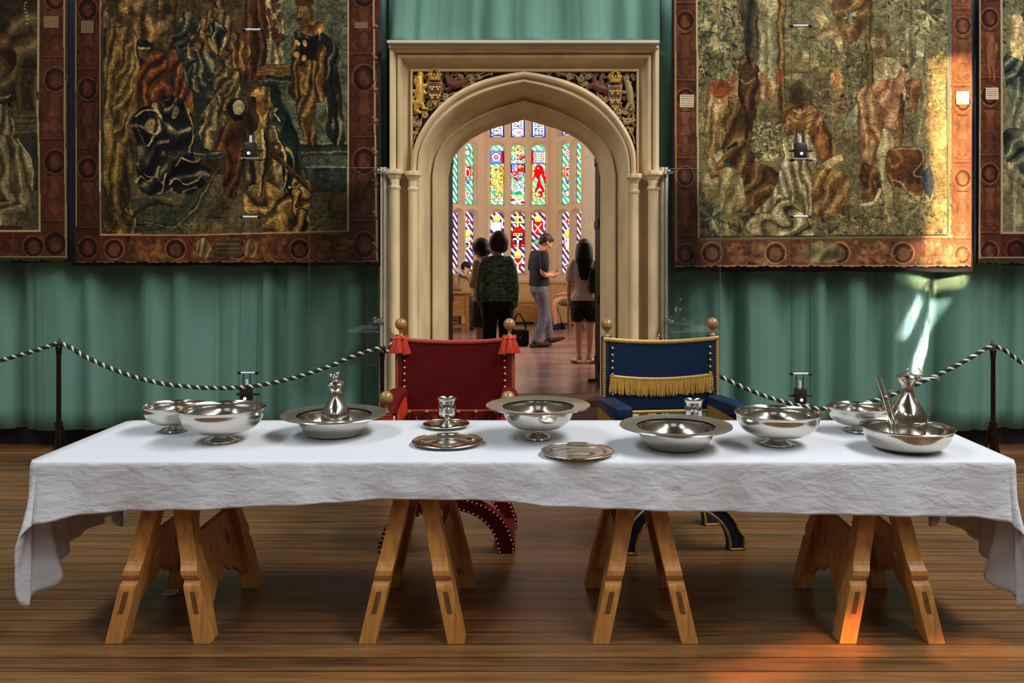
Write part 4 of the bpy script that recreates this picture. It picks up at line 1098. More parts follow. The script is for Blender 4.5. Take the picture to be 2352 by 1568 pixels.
    c.robe([(668, 96), (700, 88), (740, 96), (750, 150), (748, 220), (712, 232), (664, 220), (668, 150)], (40, 26, 12), (98, 72, 34), (146, 114, 62), .2, .1, 22, 62, DK)
    c.poly([(680, 86), (730, 86), (724, 136), (684, 136)], (22, 20, 18))
    for x, y in ((680, 98), (700, 98), (678, 126), (696, 132)): c.ell(x, y, 6, 8, (206, 158, 92))
    c.robe([(690, 70), (720, 44), (752, 62), (738, 76), (706, 80)], (90, 52, 22), (168, 116, 58), (200, 150, 86), .1, .7, 16, 63, DK)
    face(c, 697, 32, 17, 24, (140, 112, 66), (96, 66, 34), True, -2); c.rect(676, -6, 722, 12, (82, 58, 30))
    c.robe([(686, 226), (718, 230), (722, 290), (730, 330), (704, 330), (690, 280)], (48, 32, 16), (104, 76, 38), (150, 116, 62), .16, .2, 16, 64, DK)
    c.leaves(238, 470, 300, 540, 60, [(120, 98, 50), (70, 54, 28)], 7)
    # wavering contours, weave grain and stronger contrast of the woven colours
    organic(c, 5.5, 50, .36, .26); c.weave(.34, .22, 5)
    c.a = 94 * (np.clip(c.a, 0, 255) / 108) ** 1.2
    # border
    base, hi, lo = (70, 35, 21), (108, 62, 38), (40, 19, 12)
    border_art(c, 170, -44, 232, 606, (56, 27, 15), (88, 48, 28), (28, 14, 9), True, 1)
    border_art(c, 800, -44, 874, 606, base, hi, lo, True, 2)
    border_art(c, 228, 538, 804, 606, (84, 42, 24), (128, 78, 46), (46, 22, 14), False, 3)
    c.robe([(452, 560), (470, 546), (486, 566), (480, 590), (458, 588)], (70, 54, 32), (128, 104, 66), (168, 142, 96), .2, .3, 16, 71); c.robe([(560, 560), (580, 548), (590, 566), (584, 590), (564, 586)], (70, 48, 28), (118, 88, 54), (150, 120, 78), .2, .3, 16, 72)
    c.rect(492, 552, 556, 590, (64, 52, 30)); 
    for y in (560, 570, 580): c.line([(498, y), (550, y)], 2, (120, 98, 56))
    j = slice(0, c.H)
    m = ((c.X < 231) | (c.X > 801)); rows = c.Y > 539
    nb = vnoise(c.H, c.W, 18, 24, 77, 4)
    w = (m[None, :] | rows[:, None])
    c.a[w] *= (.62 + nb[w] * .75)[:, None]
    c.line([(230, -44), (230, 540)], 2.5, (150, 104, 56)); c.line([(230, 300), (229, 440)], 3.5, CREAM); c.line([(230, 539), (440, 540), (800, 530)], 3.2, (186, 140, 84)); c.line([(800, -44), (799, 530)], 3, CREAM)
    c.line([(858, -44), (862, 320), (866, 600)], 4, (170, 146, 100)); c.line([(173, -44), (175, 520)], 2.4, (140, 112, 70)); c.line([(180, 602), (868, 600)], 3, (120, 84, 52)); c.line([(236, 534), (236, -44)], 4, (46, 48, 44))
    for k in range(9):
        y = -20 + k * 72; c.line([(856, y), (868, y + 10)], 4, (150, 120, 80)); c.line([(856, y + 10), (868, y + 20)], 4, (90, 62, 40)); 
    return c
T = tapestry(court(), (231, 800, 539), 172, 870, 602, 'dark red-bordered tapestry of a crowded court scene, directly left of the stone doorway', (12, 4), 8)
cloth_label(T, 186, 48, 216, 76, (120, 92, 64)); cloth_label(T, 815, 51, 845, 66, (132, 104, 70))

# ---- far left tapestry, cut by the frame
def farleft():
    c = Canvas(-110, -44, 160, 602, 1.5, (92, 72, 38), 4)
    c.robe([(-110, -44), (90, -44), (88, 150), (40, 230), (-110, 240)], (50, 34, 16), (104, 78, 40), (136, 108, 60), .06, .9, 30, 1)
    c.robe([(-60, 60), (20, 80), (36, 150), (-10, 180), (-110, 200)], (54, 26, 12), (100, 58, 28), (128, 84, 44), .08, .5, 20, 2)
    c.rect(40, 160, 88, 260, (82, 68, 36)); c.rect(50, 176, 76, 254, (52, 40, 22)); c.ell(63, 176, 13, 14, (52, 40, 22)); c.line([(44, 176), (44, 256)], 3, (128, 106, 60)); c.line([(82, 176), (82, 256)], 3, (128, 106, 60))
    for y in (260, 272, 284, 300): c.rect(34, y, 92, y + 7, (108, 94, 56)); c.line([(34, y + 8), (92, y + 8)], 2, (46, 38, 22))
    c.rect(30, 306, 92, 440, (52, 54, 40)); c.rect(20, 440, 92, 528, (92, 88, 60))
    c.robe([(-30, 240), (10, 244), (30, 270), (34, 300), (20, 320), (-30, 330)], (62, 54, 30), (132, 118, 76), (168, 154, 108), .14, .1, 22, 3, DK)
    c.robe([(-40, 318), (20, 314), (50, 340), (74, 390), (76, 440), (50, 480), (-50, 500)], (58, 48, 26), (130, 114, 70), (176, 160, 110), .13, -.25, 22, 4, DK)
    c.robe([(-60, 470), (30, 462), (62, 480), (50, 512), (20, 524), (-60, 520)], (64, 52, 28), (136, 116, 70), (180, 160, 108), .08, .9, 26, 5, DK)
    c.curve([(40, 318), (64, 356), (76, 400), (74, 440)], 5, (186, 168, 118)); c.curve([(-10, 226), (14, 224), (28, 216)], 5, (180, 160, 110)); c.curve([(0, 236), (20, 236), (34, 244)], 6, (20, 18, 12))
    for k in range(7): c.line([(56 + k * .6 + 4 * sin(k), 54 - k * 8 + 0), (64 + 4 * sin(k), 52 - k * 8)], 3, (196, 176, 124))
    for k in range(50): c.ell(c.rng.uniform(0, 88), c.rng.uniform(170, 320), 5, 7, (110, 100, 66) if k % 2 else (60, 52, 32), .4)
    c.poly([(-110, 520), (30, 516), (60, 524), (40, 532), (-110, 532)], (90, 42, 24))
    organic(c, 4, 60, .3); c.weave(.26, .18, 15); c.a *= .74
    border_art(c, 92, -44, 162, 602, (66, 34, 18), (92, 54, 32), (36, 18, 10), True, 5); border_art(c, -110, 530, 94, 602, (66, 30, 16), (98, 56, 34), (36, 16, 10), False, 6)
    c.rect(-110, 528, -100, 602, (60, 30, 16)); c.rect(101, 284, 142, 300, (84, 46, 34))
    nb = vnoise(c.H, c.W, 16, 22, 78, 4); w = ((c.X > 88)[None, :] | (c.Y > 530)[:, None]); c.a[w] *= (.62 + nb[w] * .75)[:, None]
    c.line([(88, -44), (88, 210)], 4, (150, 138, 100)); c.line([(86, 230), (90, 360), (91, 530)], 4, (160, 140, 92)); c.line([(-110, 530), (93, 531)], 4, (176, 150, 96))
    c.line([(146, -44), (148, 260), (152, 590)], 4, (140, 120, 78)); c.line([(-110, 590), (154, 589)], 3, (140, 110, 66)); c.rect(-110, 591, 162, 604, (48, 46, 24))
    return c
T = tapestry(farleft(), (-200, 91, 530), -106, 155, 599, 'tapestry at the far left edge, olive seated figure beside a red-brown border', (5, 5), 3)
cloth_label(T, 101, 37, 134, 64, (128, 104, 66))

# ---- the lighter wooded scene right of the doorway
def woodland():
    c = Canvas(1546, -44, 2236, 616, 1.35, (112, 100, 64), 6)
    n = vnoise(c.H, c.W, 50, 60, 9, 4); c.a *= (.6 + n * .8)[..., None]
    leafs = [(140, 136, 96), (96, 100, 68), (58, 66, 50), (156, 146, 100), (44, 50, 40), (118, 112, 74)]
    c.rect(1600, -44, 2190, 120, (120, 118, 84), .7)
    c.leaves(1604, -44, 1720, 180, 620, leafs, 8); c.leaves(1600, 160, 1720, 330, 260, leafs, 6); c.leaves(1930, -30, 2190, 260, 520, leafs + [(176, 158, 110)], 7)
    c.leaves(1860, 60, 2010, 330, 420, leafs + [(166, 124, 76), (60, 64, 44)], 6); c.leaves(1600, 400, 1720, 545, 260, leafs, 8); c.leaves(1850, 440, 2190, 546, 520, leafs + [(146, 118, 66)], 7)
    # trunks, sky, distance
    c.robe([(1740, -44), (1790, -44), (1780, 120), (1786, 200), (1736, 220), (1748, 90)], (120, 114, 80), (150, 144, 104), (168, 160, 120), .12, .05, 10, 1)
    c.robe([(1786, -44), (1802, -44), (1804, 260), (1786, 270)], (70, 52, 28), (116, 90, 50), (140, 112, 66), .3, 0, 10, 2)
    c.robe([(1640, -44), (1660, -44), (1650, 130), (1664, 300), (1640, 300), (1646, 120)], (90, 84, 54), (132, 122, 82), (160, 146, 104), .3, 0, 10, 3)
    c.robe([(1690, -20), (1740, 20), (1734, 200), (1700, 210), (1712, 90)], (34, 34, 26), (62, 58, 40), (88, 80, 54), .15, 0, 14, 4)
    c.robe([(2080, 40), (2120, 40), (2130, 260), (2140, 470), (2096, 480), (2100, 260)], (88, 86, 58), (122, 118, 80), (146, 138, 98), .14, 0, 12, 5)
    c.robe([(1990, 20), (2010, 20), (2008, 150), (1986, 160)], (60, 48, 28), (96, 78, 46), (120, 98, 60), .3, 0, 10, 6)
    for k in range(60): c.ell(c.rng.uniform(1806, 1900), c.rng.uniform(60, 220), c.rng.uniform(4, 13), c.rng.uniform(3, 8), [(150, 130, 82), (104, 98, 62), (84, 80, 52), (170, 148, 98)][k % 4], .6)
    c.rect(1842, 122, 1856, 136, (186, 166, 122)); c.rect(1812, 164, 1870, 170, (96, 92, 58))
    for k in range(30): c.poly([(1880 + c.rng.uniform(0, 60), 150 + k * 4), (1930 + c.rng.uniform(0, 30), 152 + k * 4), (1910, 158 + k * 4)], (174, 138, 84), .6)
    c.robe([(1904, 170), (1926, 166), (1930, 200), (1906, 204)], (150, 100, 60), (180, 124, 74), (196, 146, 94), .1, 0, 10, 7)
    c.robe([(1870, 10), (1900, 40), (1930, 80), (1936, 130), (1910, 80), (1880, 60)], (110, 90, 54), (156, 132, 86), (176, 156, 106), .1, .6, 18, 8)
    c.robe([(1900, -44), (2000, -44), (1980, 70), (1940, 100), (1910, 20)], (80, 56, 30), (120, 88, 50), (150, 114, 68), .1, .7, 18, 9)
    for x, y, r in ((2130, 30, 40), (2110, 60, 30), (1632, 500, 44), (1630, 70, 30), (1655, 95, 34), (1610, 30, 30), (2110, 470, 34), (1950, 40, 22)): c.tuft(x, y, 15, r, [(168, 160, 114), (120, 118, 82), (70, 76, 56)])
    # figures at the left
    c.robe([(1628, 200), (1664, 188), (1690, 230), (1680, 300), (1700, 380), (1640, 400), (1620, 330)], (88, 66, 34), (140, 110, 62), (172, 146, 96), .13, .1, 22, 11, (60, 44, 24))
    c.robe([(1632, 196), (1672, 190), (1670, 236), (1650, 262), (1630, 240)], (150, 92, 54), (190, 148, 104), (206, 176, 132), .18, .2, 18, 12)
    c.ell(1652, 204, 24, 20, (126, 62, 36)); c.ell(1648, 208, 17, 12, (144, 68, 38))
    c.robe([(1672, 180), (1700, 172), (1724, 196), (1720, 240), (1690, 240)], (120, 74, 38), (156, 108, 62), (178, 134, 86), .1, .5, 16, 13)
    c.robe([(1704, 130), (1740, 150), (1748, 210), (1726, 300), (1716, 360), (1690, 340), (1700, 250), (1696, 190)], (34, 22, 12), (70, 46, 24), (110, 78, 44), .1, .3, 20, 14, (30, 20, 12))
    c.ell(1718, 170, 20, 20, (70, 50, 30)); c.curve([(1700, 180), (1714, 190), (1734, 178)], 4, (130, 104, 68))
    c.robe([(1744, 170), (1780, 190), (1776, 226), (1752, 226)], (120, 70, 40), (160, 120, 78), (182, 148, 104), .15, .1, 14, 15)
    c.poly([(1780, 168), (1801, 158), (1799, 180), (1786, 192), (1779, 186)], (142, 68, 38))
    c.robe([(1680, 250), (1716, 260), (1710, 320), (1740, 380), (1700, 420), (1650, 400), (1660, 330)], (52, 34, 18), (104, 72, 38), (140, 104, 60), .12, .6, 26, 16, (40, 26, 14))
    c.poly([(1666, 340), (1690, 316), (1702, 330), (1674, 354)], (130, 112, 70)); c.poly([(1671, 338), (1690, 322), (1697, 331), (1675, 347)], (40, 38, 26)); c.poly([(1640, 352), (1660, 340), (1666, 352), (1648, 372)], (178, 160, 112)); c.rect(1664, 366, 1674, 388, (60, 62, 56))
    c.robe([(1626, 400), (1680, 388), (1720, 440), (1700, 500), (1640, 480), (1612, 440)], (98, 84, 50), (138, 122, 76), (162, 146, 98), .1, .4, 26, 17)
    c.poly([(1616, 408), (1626, 398), (1632, 416), (1618, 422)], (186, 168, 124)); c.poly([(1628, 402), (1656, 392), (1660, 398), (1630, 410)], (140, 72, 40))
    c.robe([(1710, 380), (1780, 390), (1790, 440), (1750, 500), (1720, 480)], (50, 34, 18), (100, 70, 36), (136, 100, 56), .1, .8, 26, 18, (40, 26, 14))
    # pale robed figure in the middle
    c.robe([(1806, 310), (1868, 306), (1872, 420), (1864, 520), (1858, 546), (1790, 546), (1720, 520), (1768, 450), (1796, 380)], (86, 76, 46), (146, 134, 92), (186, 176, 134), .2, -.12, 14, 21, (50, 42, 26))
    c.robe([(1716, 500), (1770, 484), (1790, 446), (1850, 500), (1866, 544), (1780, 546), (1720, 534)], (40, 34, 20), (130, 118, 78), (186, 174, 130), .09, .9, 36, 22, (40, 34, 22), 1.3)
    c.robe([(1796, 262), (1830, 240), (1868, 248), (1900, 290), (1896, 340), (1868, 330), (1860, 306), (1808, 306)], (88, 56, 26), (146, 100, 54), (176, 130, 78), .12, .2, 18, 23, (70, 46, 22))
    for y in (262, 278, 292): c.curve([(1808, y - 4), (1834, y + 8), (1868, y - 4)], 3, (100, 66, 32))
    c.ell(1836, 218, 22, 32, (84, 66, 36)); c.ell(1836, 222, 14, 24, (62, 48, 26)); c.curve([(1820, 250), (1836, 258), (1852, 250)], 4, (180, 154, 106))
    c.robe([(1868, 300), (1896, 290), (1916, 330), (1910, 380), (1880, 370)], (70, 40, 18), (122, 74, 38), (150, 98, 54), .13, .1, 18, 24)
    c.poly([(1886, 376), (1934, 352), (1936, 366), (1900, 390)], (196, 164, 112)); c.robe([(1872, 390), (1940, 400), (1950, 470), (1900, 500), (1866, 470)], (84, 54, 26), (130, 96, 52), (160, 126, 76), .1, .6, 26, 25)
    c.leaves(1730, 280, 1790, 370, 150, [(176, 166, 118), (120, 116, 80), (60, 62, 46)], 8)
    # the tall figure in a rose tunic
    P_ = (180, 168, 122)
    c.robe([(2056, 180), (2096, 160), (2108, 96), (2120, 100), (2112, 190), (2082, 204)], (120, 116, 82), (154, 146, 106), (176, 166, 126), .1, .3, 10, 31)
    c.robe([(1978, 210), (1966, 240), (1944, 280), (1950, 300), (1972, 270), (1986, 230)], (128, 128, 100), (164, 162, 126), (180, 176, 140), .1, 0, 10, 32)
    c.robe([(2004, 140), (2042, 134), (2072, 156), (2064, 200), (2010, 200)], (140, 118, 76), P_, (192, 176, 130), .08, .2, 12, 33)
    c.robe([(1974, 206), (2004, 190), (2030, 200), (2040, 280), (2010, 340), (2004, 420), (1980, 400), (1972, 320), (1970, 250)], (104, 66, 38), (152, 108, 68), (178, 138, 96), .17, -.05, 16, 34, (80, 50, 28))
    c.robe([(2004, 190), (2056, 180), (2072, 160), (2080, 170), (2064, 290), (2036, 290), (2020, 240)], (116, 70, 44), (164, 110, 76), (186, 144, 106), .09, .5, 24, 35, (90, 50, 28))
    c.robe([(2082, 188), (2112, 184), (2108, 240), (2096, 258), (2084, 230)], (92, 54, 34), (128, 80, 52), (150, 106, 74), .12, .1, 14, 36, (60, 34, 20))
    c.robe([(2030, 300), (2052, 330), (2040, 380), (2048, 470), (2054, 500), (2036, 508), (2022, 400), (2012, 360)], (140, 124, 80), (180, 164, 118), (200, 184, 140), .06, .1, 10, 37, (100, 80, 48))
    c.robe([(2040, 350), (2090, 342), (2116, 360), (2114, 400), (2122, 420), (2112, 456), (2066, 430), (2040, 420)], (62, 36, 18), (112, 68, 34), (140, 92, 50), .06, .6, 18, 38, (60, 40, 22))
    c.curve([(2046, 346), (2080, 344), (2110, 346), (2116, 372), (2098, 402), (2122, 412), (2113, 456), (2080, 440), (2066, 418), (2046, 414)], 3, (176, 146, 96))
    c.robe([(1978, 380), (2010, 384), (2022, 440), (2004, 460), (1976, 440)], (60, 36, 20), (104, 66, 36), (132, 92, 54), .12, .2, 18, 39); c.curve([(1976, 468), (2004, 464), (2020, 434)], 8, (190, 172, 128))
    c.robe([(2060, 230), (2070, 220), (2072, 300), (2064, 340), (2056, 300)], (70, 40, 22), (110, 66, 38), (130, 84, 50), .1, 0, 10, 40)
    face(c, 2020, 100, 19, 28, (160, 138, 92), (104, 78, 46), True, -3)
    c.poly([(2002, 80), (2006, 70), (2026, 64), (2044, 76), (2048, 110), (2040, 90)], (112, 86, 50)); c.line([(2000, 140), (2004, 186)], 3, (60, 46, 30)); c.line([(2076, 150), (2086, 158)], 6, (50, 40, 26))
    c.poly([(2116, 400), (2136, 380), (2146, 420), (2130, 470), (2120, 440)], (46, 62, 70)); c.tuft(2140, 470, 9, 30, [(140, 134, 94), (92, 92, 64)])
    organic(c, 4.5, 70, .34, .2); c.weave(.28, .22, 25)
    c.a *= 1.0
    border_art(c, 1546, -44, 1602, 616, (84, 48, 30), (122, 78, 50), (50, 26, 16), True, 7); border_art(c, 2184, -44, 2236, 616, (108, 64, 42), (142, 94, 64), (70, 38, 24), True, 8)
    border_art(c, 1600, 546, 2188, 616, (108, 66, 42), (156, 108, 72), (66, 38, 24), False, 9)
    c.robe([(1850, 566), (1890, 556), (1930, 566), (1920, 600), (1856, 600)], (70, 66, 38), (110, 98, 60), (140, 124, 80), .1, .3, 20, 41)
    nb = vnoise(c.H, c.W, 18, 22, 79, 4); w = (((c.X < 1601) | (c.X > 2186))[None, :] | (c.Y > 547)[:, None]); c.a[w] *= (.62 + nb[w] * .75)[:, None]
    c.line([(1600, -44), (1601, 200), (1604, 545)], 4, (196, 172, 124)); c.line([(1551, -44), (1552, 600)], 3, (170, 126, 76)); c.line([(1606, 549), (2188, 541)], 6, (112, 104, 72)); c.line([(1606, 544), (2176, 540)], 2.5, (36, 30, 20)); c.line([(2180, -44), (2176, 540)], 7, (92, 100, 90)); c.line([(2176, 540), (2172, 100)], 2, (60, 60, 48))
    c.line([(1552, 611), (2232, 610)], 3, (186, 128, 76)); c.line([(2230, -44), (2230, 612)], 2, (120, 70, 44))
    return c
T = tapestry(woodland(), (1602, 2184, 547), 1548, 2231, 612, 'lighter woodland tapestry with a tall rose-tunicked figure, directly right of the stone doorway', (4, 8), 12)
cloth_label(T, 1561, 218, 1593, 247, (216, 200, 160)); cloth_label(T, 2195, 210, 2224, 240, (226, 206, 166))

def farright():
    c = Canvas(2244, -44, 2480, 610, 1.5, (110, 112, 84), 8)
    leafs = [(120, 124, 92), (70, 80, 64), (40, 48, 42), (150, 146, 106)]
    c.leaves(2300, -44, 2480, 200, 320, leafs, 8)
    c.robe([(2324, 40), (2346, 36), (2360, 90), (2352, 140), (2400, 150), (2380, 180), (2330, 140), (2322, 110)], (150, 124, 80), (196, 170, 120), (212, 188, 140), .07, .2, 12, 1)
    c.robe([(2306, 130), (2340, 140), (2380, 150), (2390, 240), (2330, 240), (2310, 200)], (16, 24, 24), (58, 74, 70), (140, 150, 128), .12, .8, 30, 2, DK, 1.6)
    c.robe([(2330, 190), (2400, 180), (2420, 330), (2350, 330), (2326, 280)], (44, 54, 48), (92, 104, 88), (140, 146, 118), .11, .1, 18, 3)
    c.robe([(2306, 300), (2380, 310), (2420, 400), (2400, 440), (2330, 420), (2310, 360)], (18, 26, 26), (76, 88, 78), (150, 152, 124), .09, 1.0, 30, 4, DK, 1.7)
    c.robe([(2304, 380), (2340, 400), (2350, 520), (2304, 530)], (90, 90, 64), (126, 122, 88), (150, 144, 106), .08, .1, 24, 5)
    organic(c, 4, 80, .3); c.weave(.26, .18, 35); c.a *= 1.0
    border_art(c, 2244, -44, 2300, 610, (82, 42, 24), (124, 76, 50), (44, 20, 12), True, 10); border_art(c, 2298, 538, 2480, 610, (64, 26, 16), (86, 42, 28), (36, 14, 10), False, 11)
    c.robe([(2266, 100), (2288, 100), (2286, 150), (2282, 190), (2276, 150), (2272, 190), (2266, 150)], (100, 58, 38), (140, 88, 58), (156, 106, 72), .1, 0, 8, 6, (50, 24, 14)); c.ell(2277, 92, 6, 8, (136, 84, 56))
    nb = vnoise(c.H, c.W, 16, 22, 80, 4); w = ((c.X < 2299)[None, :] | (c.Y > 538)[:, None]); c.a[w] *= (.62 + nb[w] * .75)[:, None]
    c.line([(2300, -44), (2299, 534)], 4, (170, 156, 112)); c.line([(2250, -44), (2249, 600)], 3, (160, 140, 98)); c.line([(2298, 535), (2480, 535)], 4, (170, 146, 98)); c.line([(2248, 592), (2480, 592)], 3, (150, 128, 86)); c.rect(2244, 594, 2480, 612, (52, 46, 32))
    return c
T = tapestry(farright(), (2300, 2600, 536), 2247, 2476, 605, 'tapestry at the far right edge, blue-green drapery beside a red-brown border', (5, 5), 3)
cloth_label(T, 2262, 202, 2291, 229, (222, 204, 168))

# ================================================================== cable lights hanging before the tapestries
M['wire'] = plain('black_cable', rgb(14, 14, 15), .5); M['steel'] = plain('polished_steel', rgb(214, 214, 218), .22, metal=1.0)
M['lampbody'] = plain('lamp_housing', rgb(40, 34, 30), .4); M['acrylic'] = plain('frosted_acrylic', rgb(225, 222, 230), .25)
M['led'] = emit_mat('white_led', (1, .98, .95, 1), 3.0)
def cable_light(name, d, wires, heads, bars, label):
    """wires: two photo columns at top and bottom"""
    base = at((wires[0][1] + wires[1][1]) / 2, 0, d)
    r = empty(name, (base[0], d, 0), 0, label, 'cable light', 'twin-wire cable lights')
    def wx(i, y): 
        t = (y - 60) / 850.0; return wires[i][0] + (wires[i][1] - wires[i][0]) * t
    for i in (0, 1):
        yt, yb = -1330, CY + EYE * F / d
        m = MB(); m.tube([at(wx(i, y), y, d) for y in (-1980, yb)], .0014, 6); m.build('cable', M['wire'], r)
    for y in bars:
        a = Vector(at(wx(0, y), y, d)); b = Vector(at(wx(1, y), y, d)); t = (b - a).normalized()
        m = MB(); m.tube([a - t * .004, b + t * .004], .0085, 10); s = m.build('spreader_bar', M['acrylic'], r)
        for p in (a, b): k = MB(); k.tube([p - t * .012, p + t * .012], .012, 10); k.build('clamp', M['wire'], s)
    for y in heads:
        xl, xr = wx(0, y), wx(1, y); xm = (xl + xr) / 2 - 2; c = Vector(at(xm, y, d)); s = d / F
        m = MB(); m.rbox(c + Vector((0, -.01, 0)), (25 * s, .07, 34 * s), .006); h = m.build('lamp_housing', M['lampbody'], r)
        m = MB(); m.tube([c + Vector((0, -.046, -8 * s)), c + Vector((0, -.05, -8 * s))], .011, 14); m.build('lens', M['led'], h)
        m = MB()
        for q in (-8, 8): m.tube([c + Vector((q * s, 0, 15 * s)), c + Vector((q * s, 0, 48 * s))], .0035, 6)
        m.build('pin', M['wire'], h)
        m = MB(); m.tube([c + Vector((0, 0, 16 * s)), c + Vector((0, 0, 34 * s))], .011, 10); m.build('bulb', M['acrylic'], h)
        for dy, L in ((0, 1), (22, 1)):
            p0 = Vector(at(xl, y + dy, d)); p1 = Vector(at(xr, y + dy, d))
            m = MB(); m.tube([p0, p1], .003, 6); b = m.build('cross_rod', M['steel'], h)
            for p in (p0, p1): k = MB(); t = Vector((1, 0, 0)); k.tube([p - t * .02, p + t * .02], .009, 8); k.build('clamp', M['wire'], b)
        m = MB(); m.box(c + Vector((0, -.005, -19 * s)), (38 * s, .08, .004)); m.build('shelf', M['acrylic'], h, smooth=False)
cable_light('cable_light', 6.62, ((561, 549), (603, 589)), (345, 905), (68, 498, 856), 'twin-wire cable light with two black lamp heads, in front of the dark court tapestry')
cable_light('cable_light', 6.62, ((1818, 1818), (1860, 1860)), (346, 908), (59, 497, 858), 'twin-wire cable light with two black lamp heads, in front of the lighter woodland tapestry')

# ================================================================== glass screens beside the doorway
def glass_mat():
    m = bpy.data.materials.new('clear_glass_sheet'); m.use_nodes = True; nt = m.node_tree; nt.nodes.clear()
    tr = nt.nodes.new('ShaderNodeBsdfTransparent'); tr.inputs[0].default_value = (.93, .95, .94, 1)
    gl = nt.nodes.new('ShaderNodeBsdfGlossy'); gl.inputs['Roughness'].default_value = .02
    fr = nt.nodes.new('ShaderNodeFresnel'); fr.inputs[0].default_value = 1.5
    mx = nt.nodes.new('ShaderNodeMixShader'); o = nt.nodes.new('ShaderNodeOutputMaterial')
    nt.links.new(fr.outputs[0], mx.inputs[0]); nt.links.new(tr.outputs[0], mx.inputs[1]); nt.links.new(gl.outputs[0], mx.inputs[2]); nt.links.new(mx.outputs[0], o.inputs[0])
    return m
M['glass'] = glass_mat(); M['glassedge'] = plain('ground_glass_edge', rgb(150, 190, 170), .3)
def screen(x0, x1, y0, y1, d, sgn, label):
    a = at(x0, y0, d); b = at(x1, y1, d); r = .045
    xo = a[0] if sgn < 0 else b[0]; xi = b[0] if sgn < 0 else a[0]
    root = empty('glass_screen', ((a[0] + b[0]) / 2, d, b[2]), 0, label, 'glass screen', 'glass screens beside the doorway')
    pts = [(xi, a[2]), (xo, a[2])] + [(xo - sgn * (r - r * cos(t)), b[2] + r - r * sin(t)) for t in [k * pi / 16 for k in range(9)]] + [(xi, b[2])]
    m = MB(); m.prism(pts, lambda u, v, t: (u, t, v), d, d + .008); m.build('pane', M['glass'], root, smooth=False)
    m = MB(); m.tube([(u, d + .004, v) for u, v in pts[:-1]] + [(xi, d + .004, b[2])], .0022, 6); m.build('polished_edge', M['glassedge'], root)
    for z in (a[2] - .03, b[2] + .35):
        m = MB(); m.rbox((xi - sgn * .012, d + .05, z), (.03, .16, .035), .004); m.lathe([(0, -.012), (.014, -.012), (.014, .012), (0, .012)], (xi + sgn * .02, d - .004, z), 12, rot=Matrix.Rotation(pi / 2, 3, 'X'))
        m.build('clamp_bracket', M['steel'], root)
screen(710, 869, 385, 839, 6.84, -1, 'clear glass screen with a rounded lower corner, left of the doorway')
screen(1538, 1654, 387, 840, 6.84, 1, 'clear glass screen with a rounded lower corner, right of the doorway')

# ================================================================== rope barriers
M['bronze'] = plain('dark_bronze', rgb(58, 46, 34), .32, metal=.85, noise=.2, nscale=60); M['brass'] = plain('brass', rgb(206, 168, 96), .3, metal=1.0)
M['ropegreen'] = plain('green_rope', rgb(22, 48, 36), .8, noise=.25, nscale=150); M['ropewhite'] = plain('white_rope', rgb(226, 220, 204), .8)
SD = 6.5
def post(px, ring_y, label):
    x = at(px, 0, SD)[0]; zr = at(0, ring_y, SD)[2]
    r = empty('rope_barrier_post', (x, SD, 0), 0, label, 'barrier post', 'bronze rope barrier posts')
    zt = zr - .03
    m = MB(); m.lathe([(0, .10), (.0165, .10), (.0165, zt - .07), (.020, zt - .066), (.020, zt - .058), (.017, zt - .055), (.021, zt - .05), (.021, zt - .042), (.017, zt - .039), (.021, zt - .034), (.021, zt - .026), (.024, zt - .02), (.022, zt - .006), (.012, zt + .004), (0, zt + .004)], (x, SD, 0), 20)
    m.build('shaft', M['bronze'], r)
    m = MB(); m.lathe([(.0168, .06), (.024, .06), (.024, .31), (.027, .315), (.027, .335), (.0168, .336)], (x, SD, 0), 20); m.build('sleeve', M['bronze'], r)
    m = MB(); m.tube([(x, SD + .024 * cos(t), zr + .024 * sin(t)) for t in [k * pi / 8 for k in range(16)]], .0038, 8, closed=True); m.build('ring', M['brass'], r)
    for k in range(3):
        a = 2 * pi * k / 3 + .5
        m = MB(); pts = catmull([(x + cos(a) * q, SD + sin(a) * q, z) for q, z in ((.022, .30), (.035, .2), (.07, .09), (.14, .03), (.2, .012))], 5)
        m.tube(pts, .011, 8); m.ball((x + cos(a) * .2, SD + sin(a) * .2, .012), .014, 10, 6); m.build('foot', M['bronze'], r)
    return r
post(135, 784, 'bronze rope barrier post before the green hanging, behind the left end of the table')
post(878, 796, 'bronze rope barrier post between the stone doorway and the red chair')
post(1513, 773, 'bronze rope barrier post hidden behind the blue chair, only its ring showing')
post(2281, 792, 'bronze rope barrier post before the green hanging, behind the right end of the table')
def rope(pts, label, rad=.0148, pitch=.066):
    w = catmull(pts, 14); L = [0]
    for a, b in zip(w, w[1:]): L.append(L[-1] + (b - a).length)
    n = int(L[-1] / .006); path = []; k = 0
    for i in range(n + 1):
        t = L[-1] * i / n
        while k < len(L) - 2 and L[k + 1] < t: k += 1
        f = (t - L[k]) / max(1e-9, L[k + 1] - L[k]); path.append(w[k].lerp(w[k + 1], f))
    mid = path[len(path) // 2]
    root = empty('rope', (mid.x, mid.y, min(p.z for p in path)), 0, label, 'barrier rope', 'twisted barrier ropes')
    for s, mat, nm in ((0, 'ropegreen', 'green_strand'), (1, 'ropegreen', 'green_strand'), (2, 'ropewhite', 'white_strand')):
        hp = []
        for i, p in enumerate(path):
            t = (path[min(i + 1, n)] - path[max(i - 1, 0)]).normalized()
            u = Vector((0, 1, 0)); u = (u - t * u.dot(t)).normalized(); v = t.cross(u)
            a = 2 * pi * (L[-1] * i / n) / pitch + s * 2 * pi / 3
            hp.append(p + (u * cos(a) + v * sin(a)) * rad * .52)
        m = MB(); m.tube(hp, rad * .58, 7); m.build(nm, M[mat], root)
    return root
def pxp(l): return [at(x, y, SD) for x, y in l]
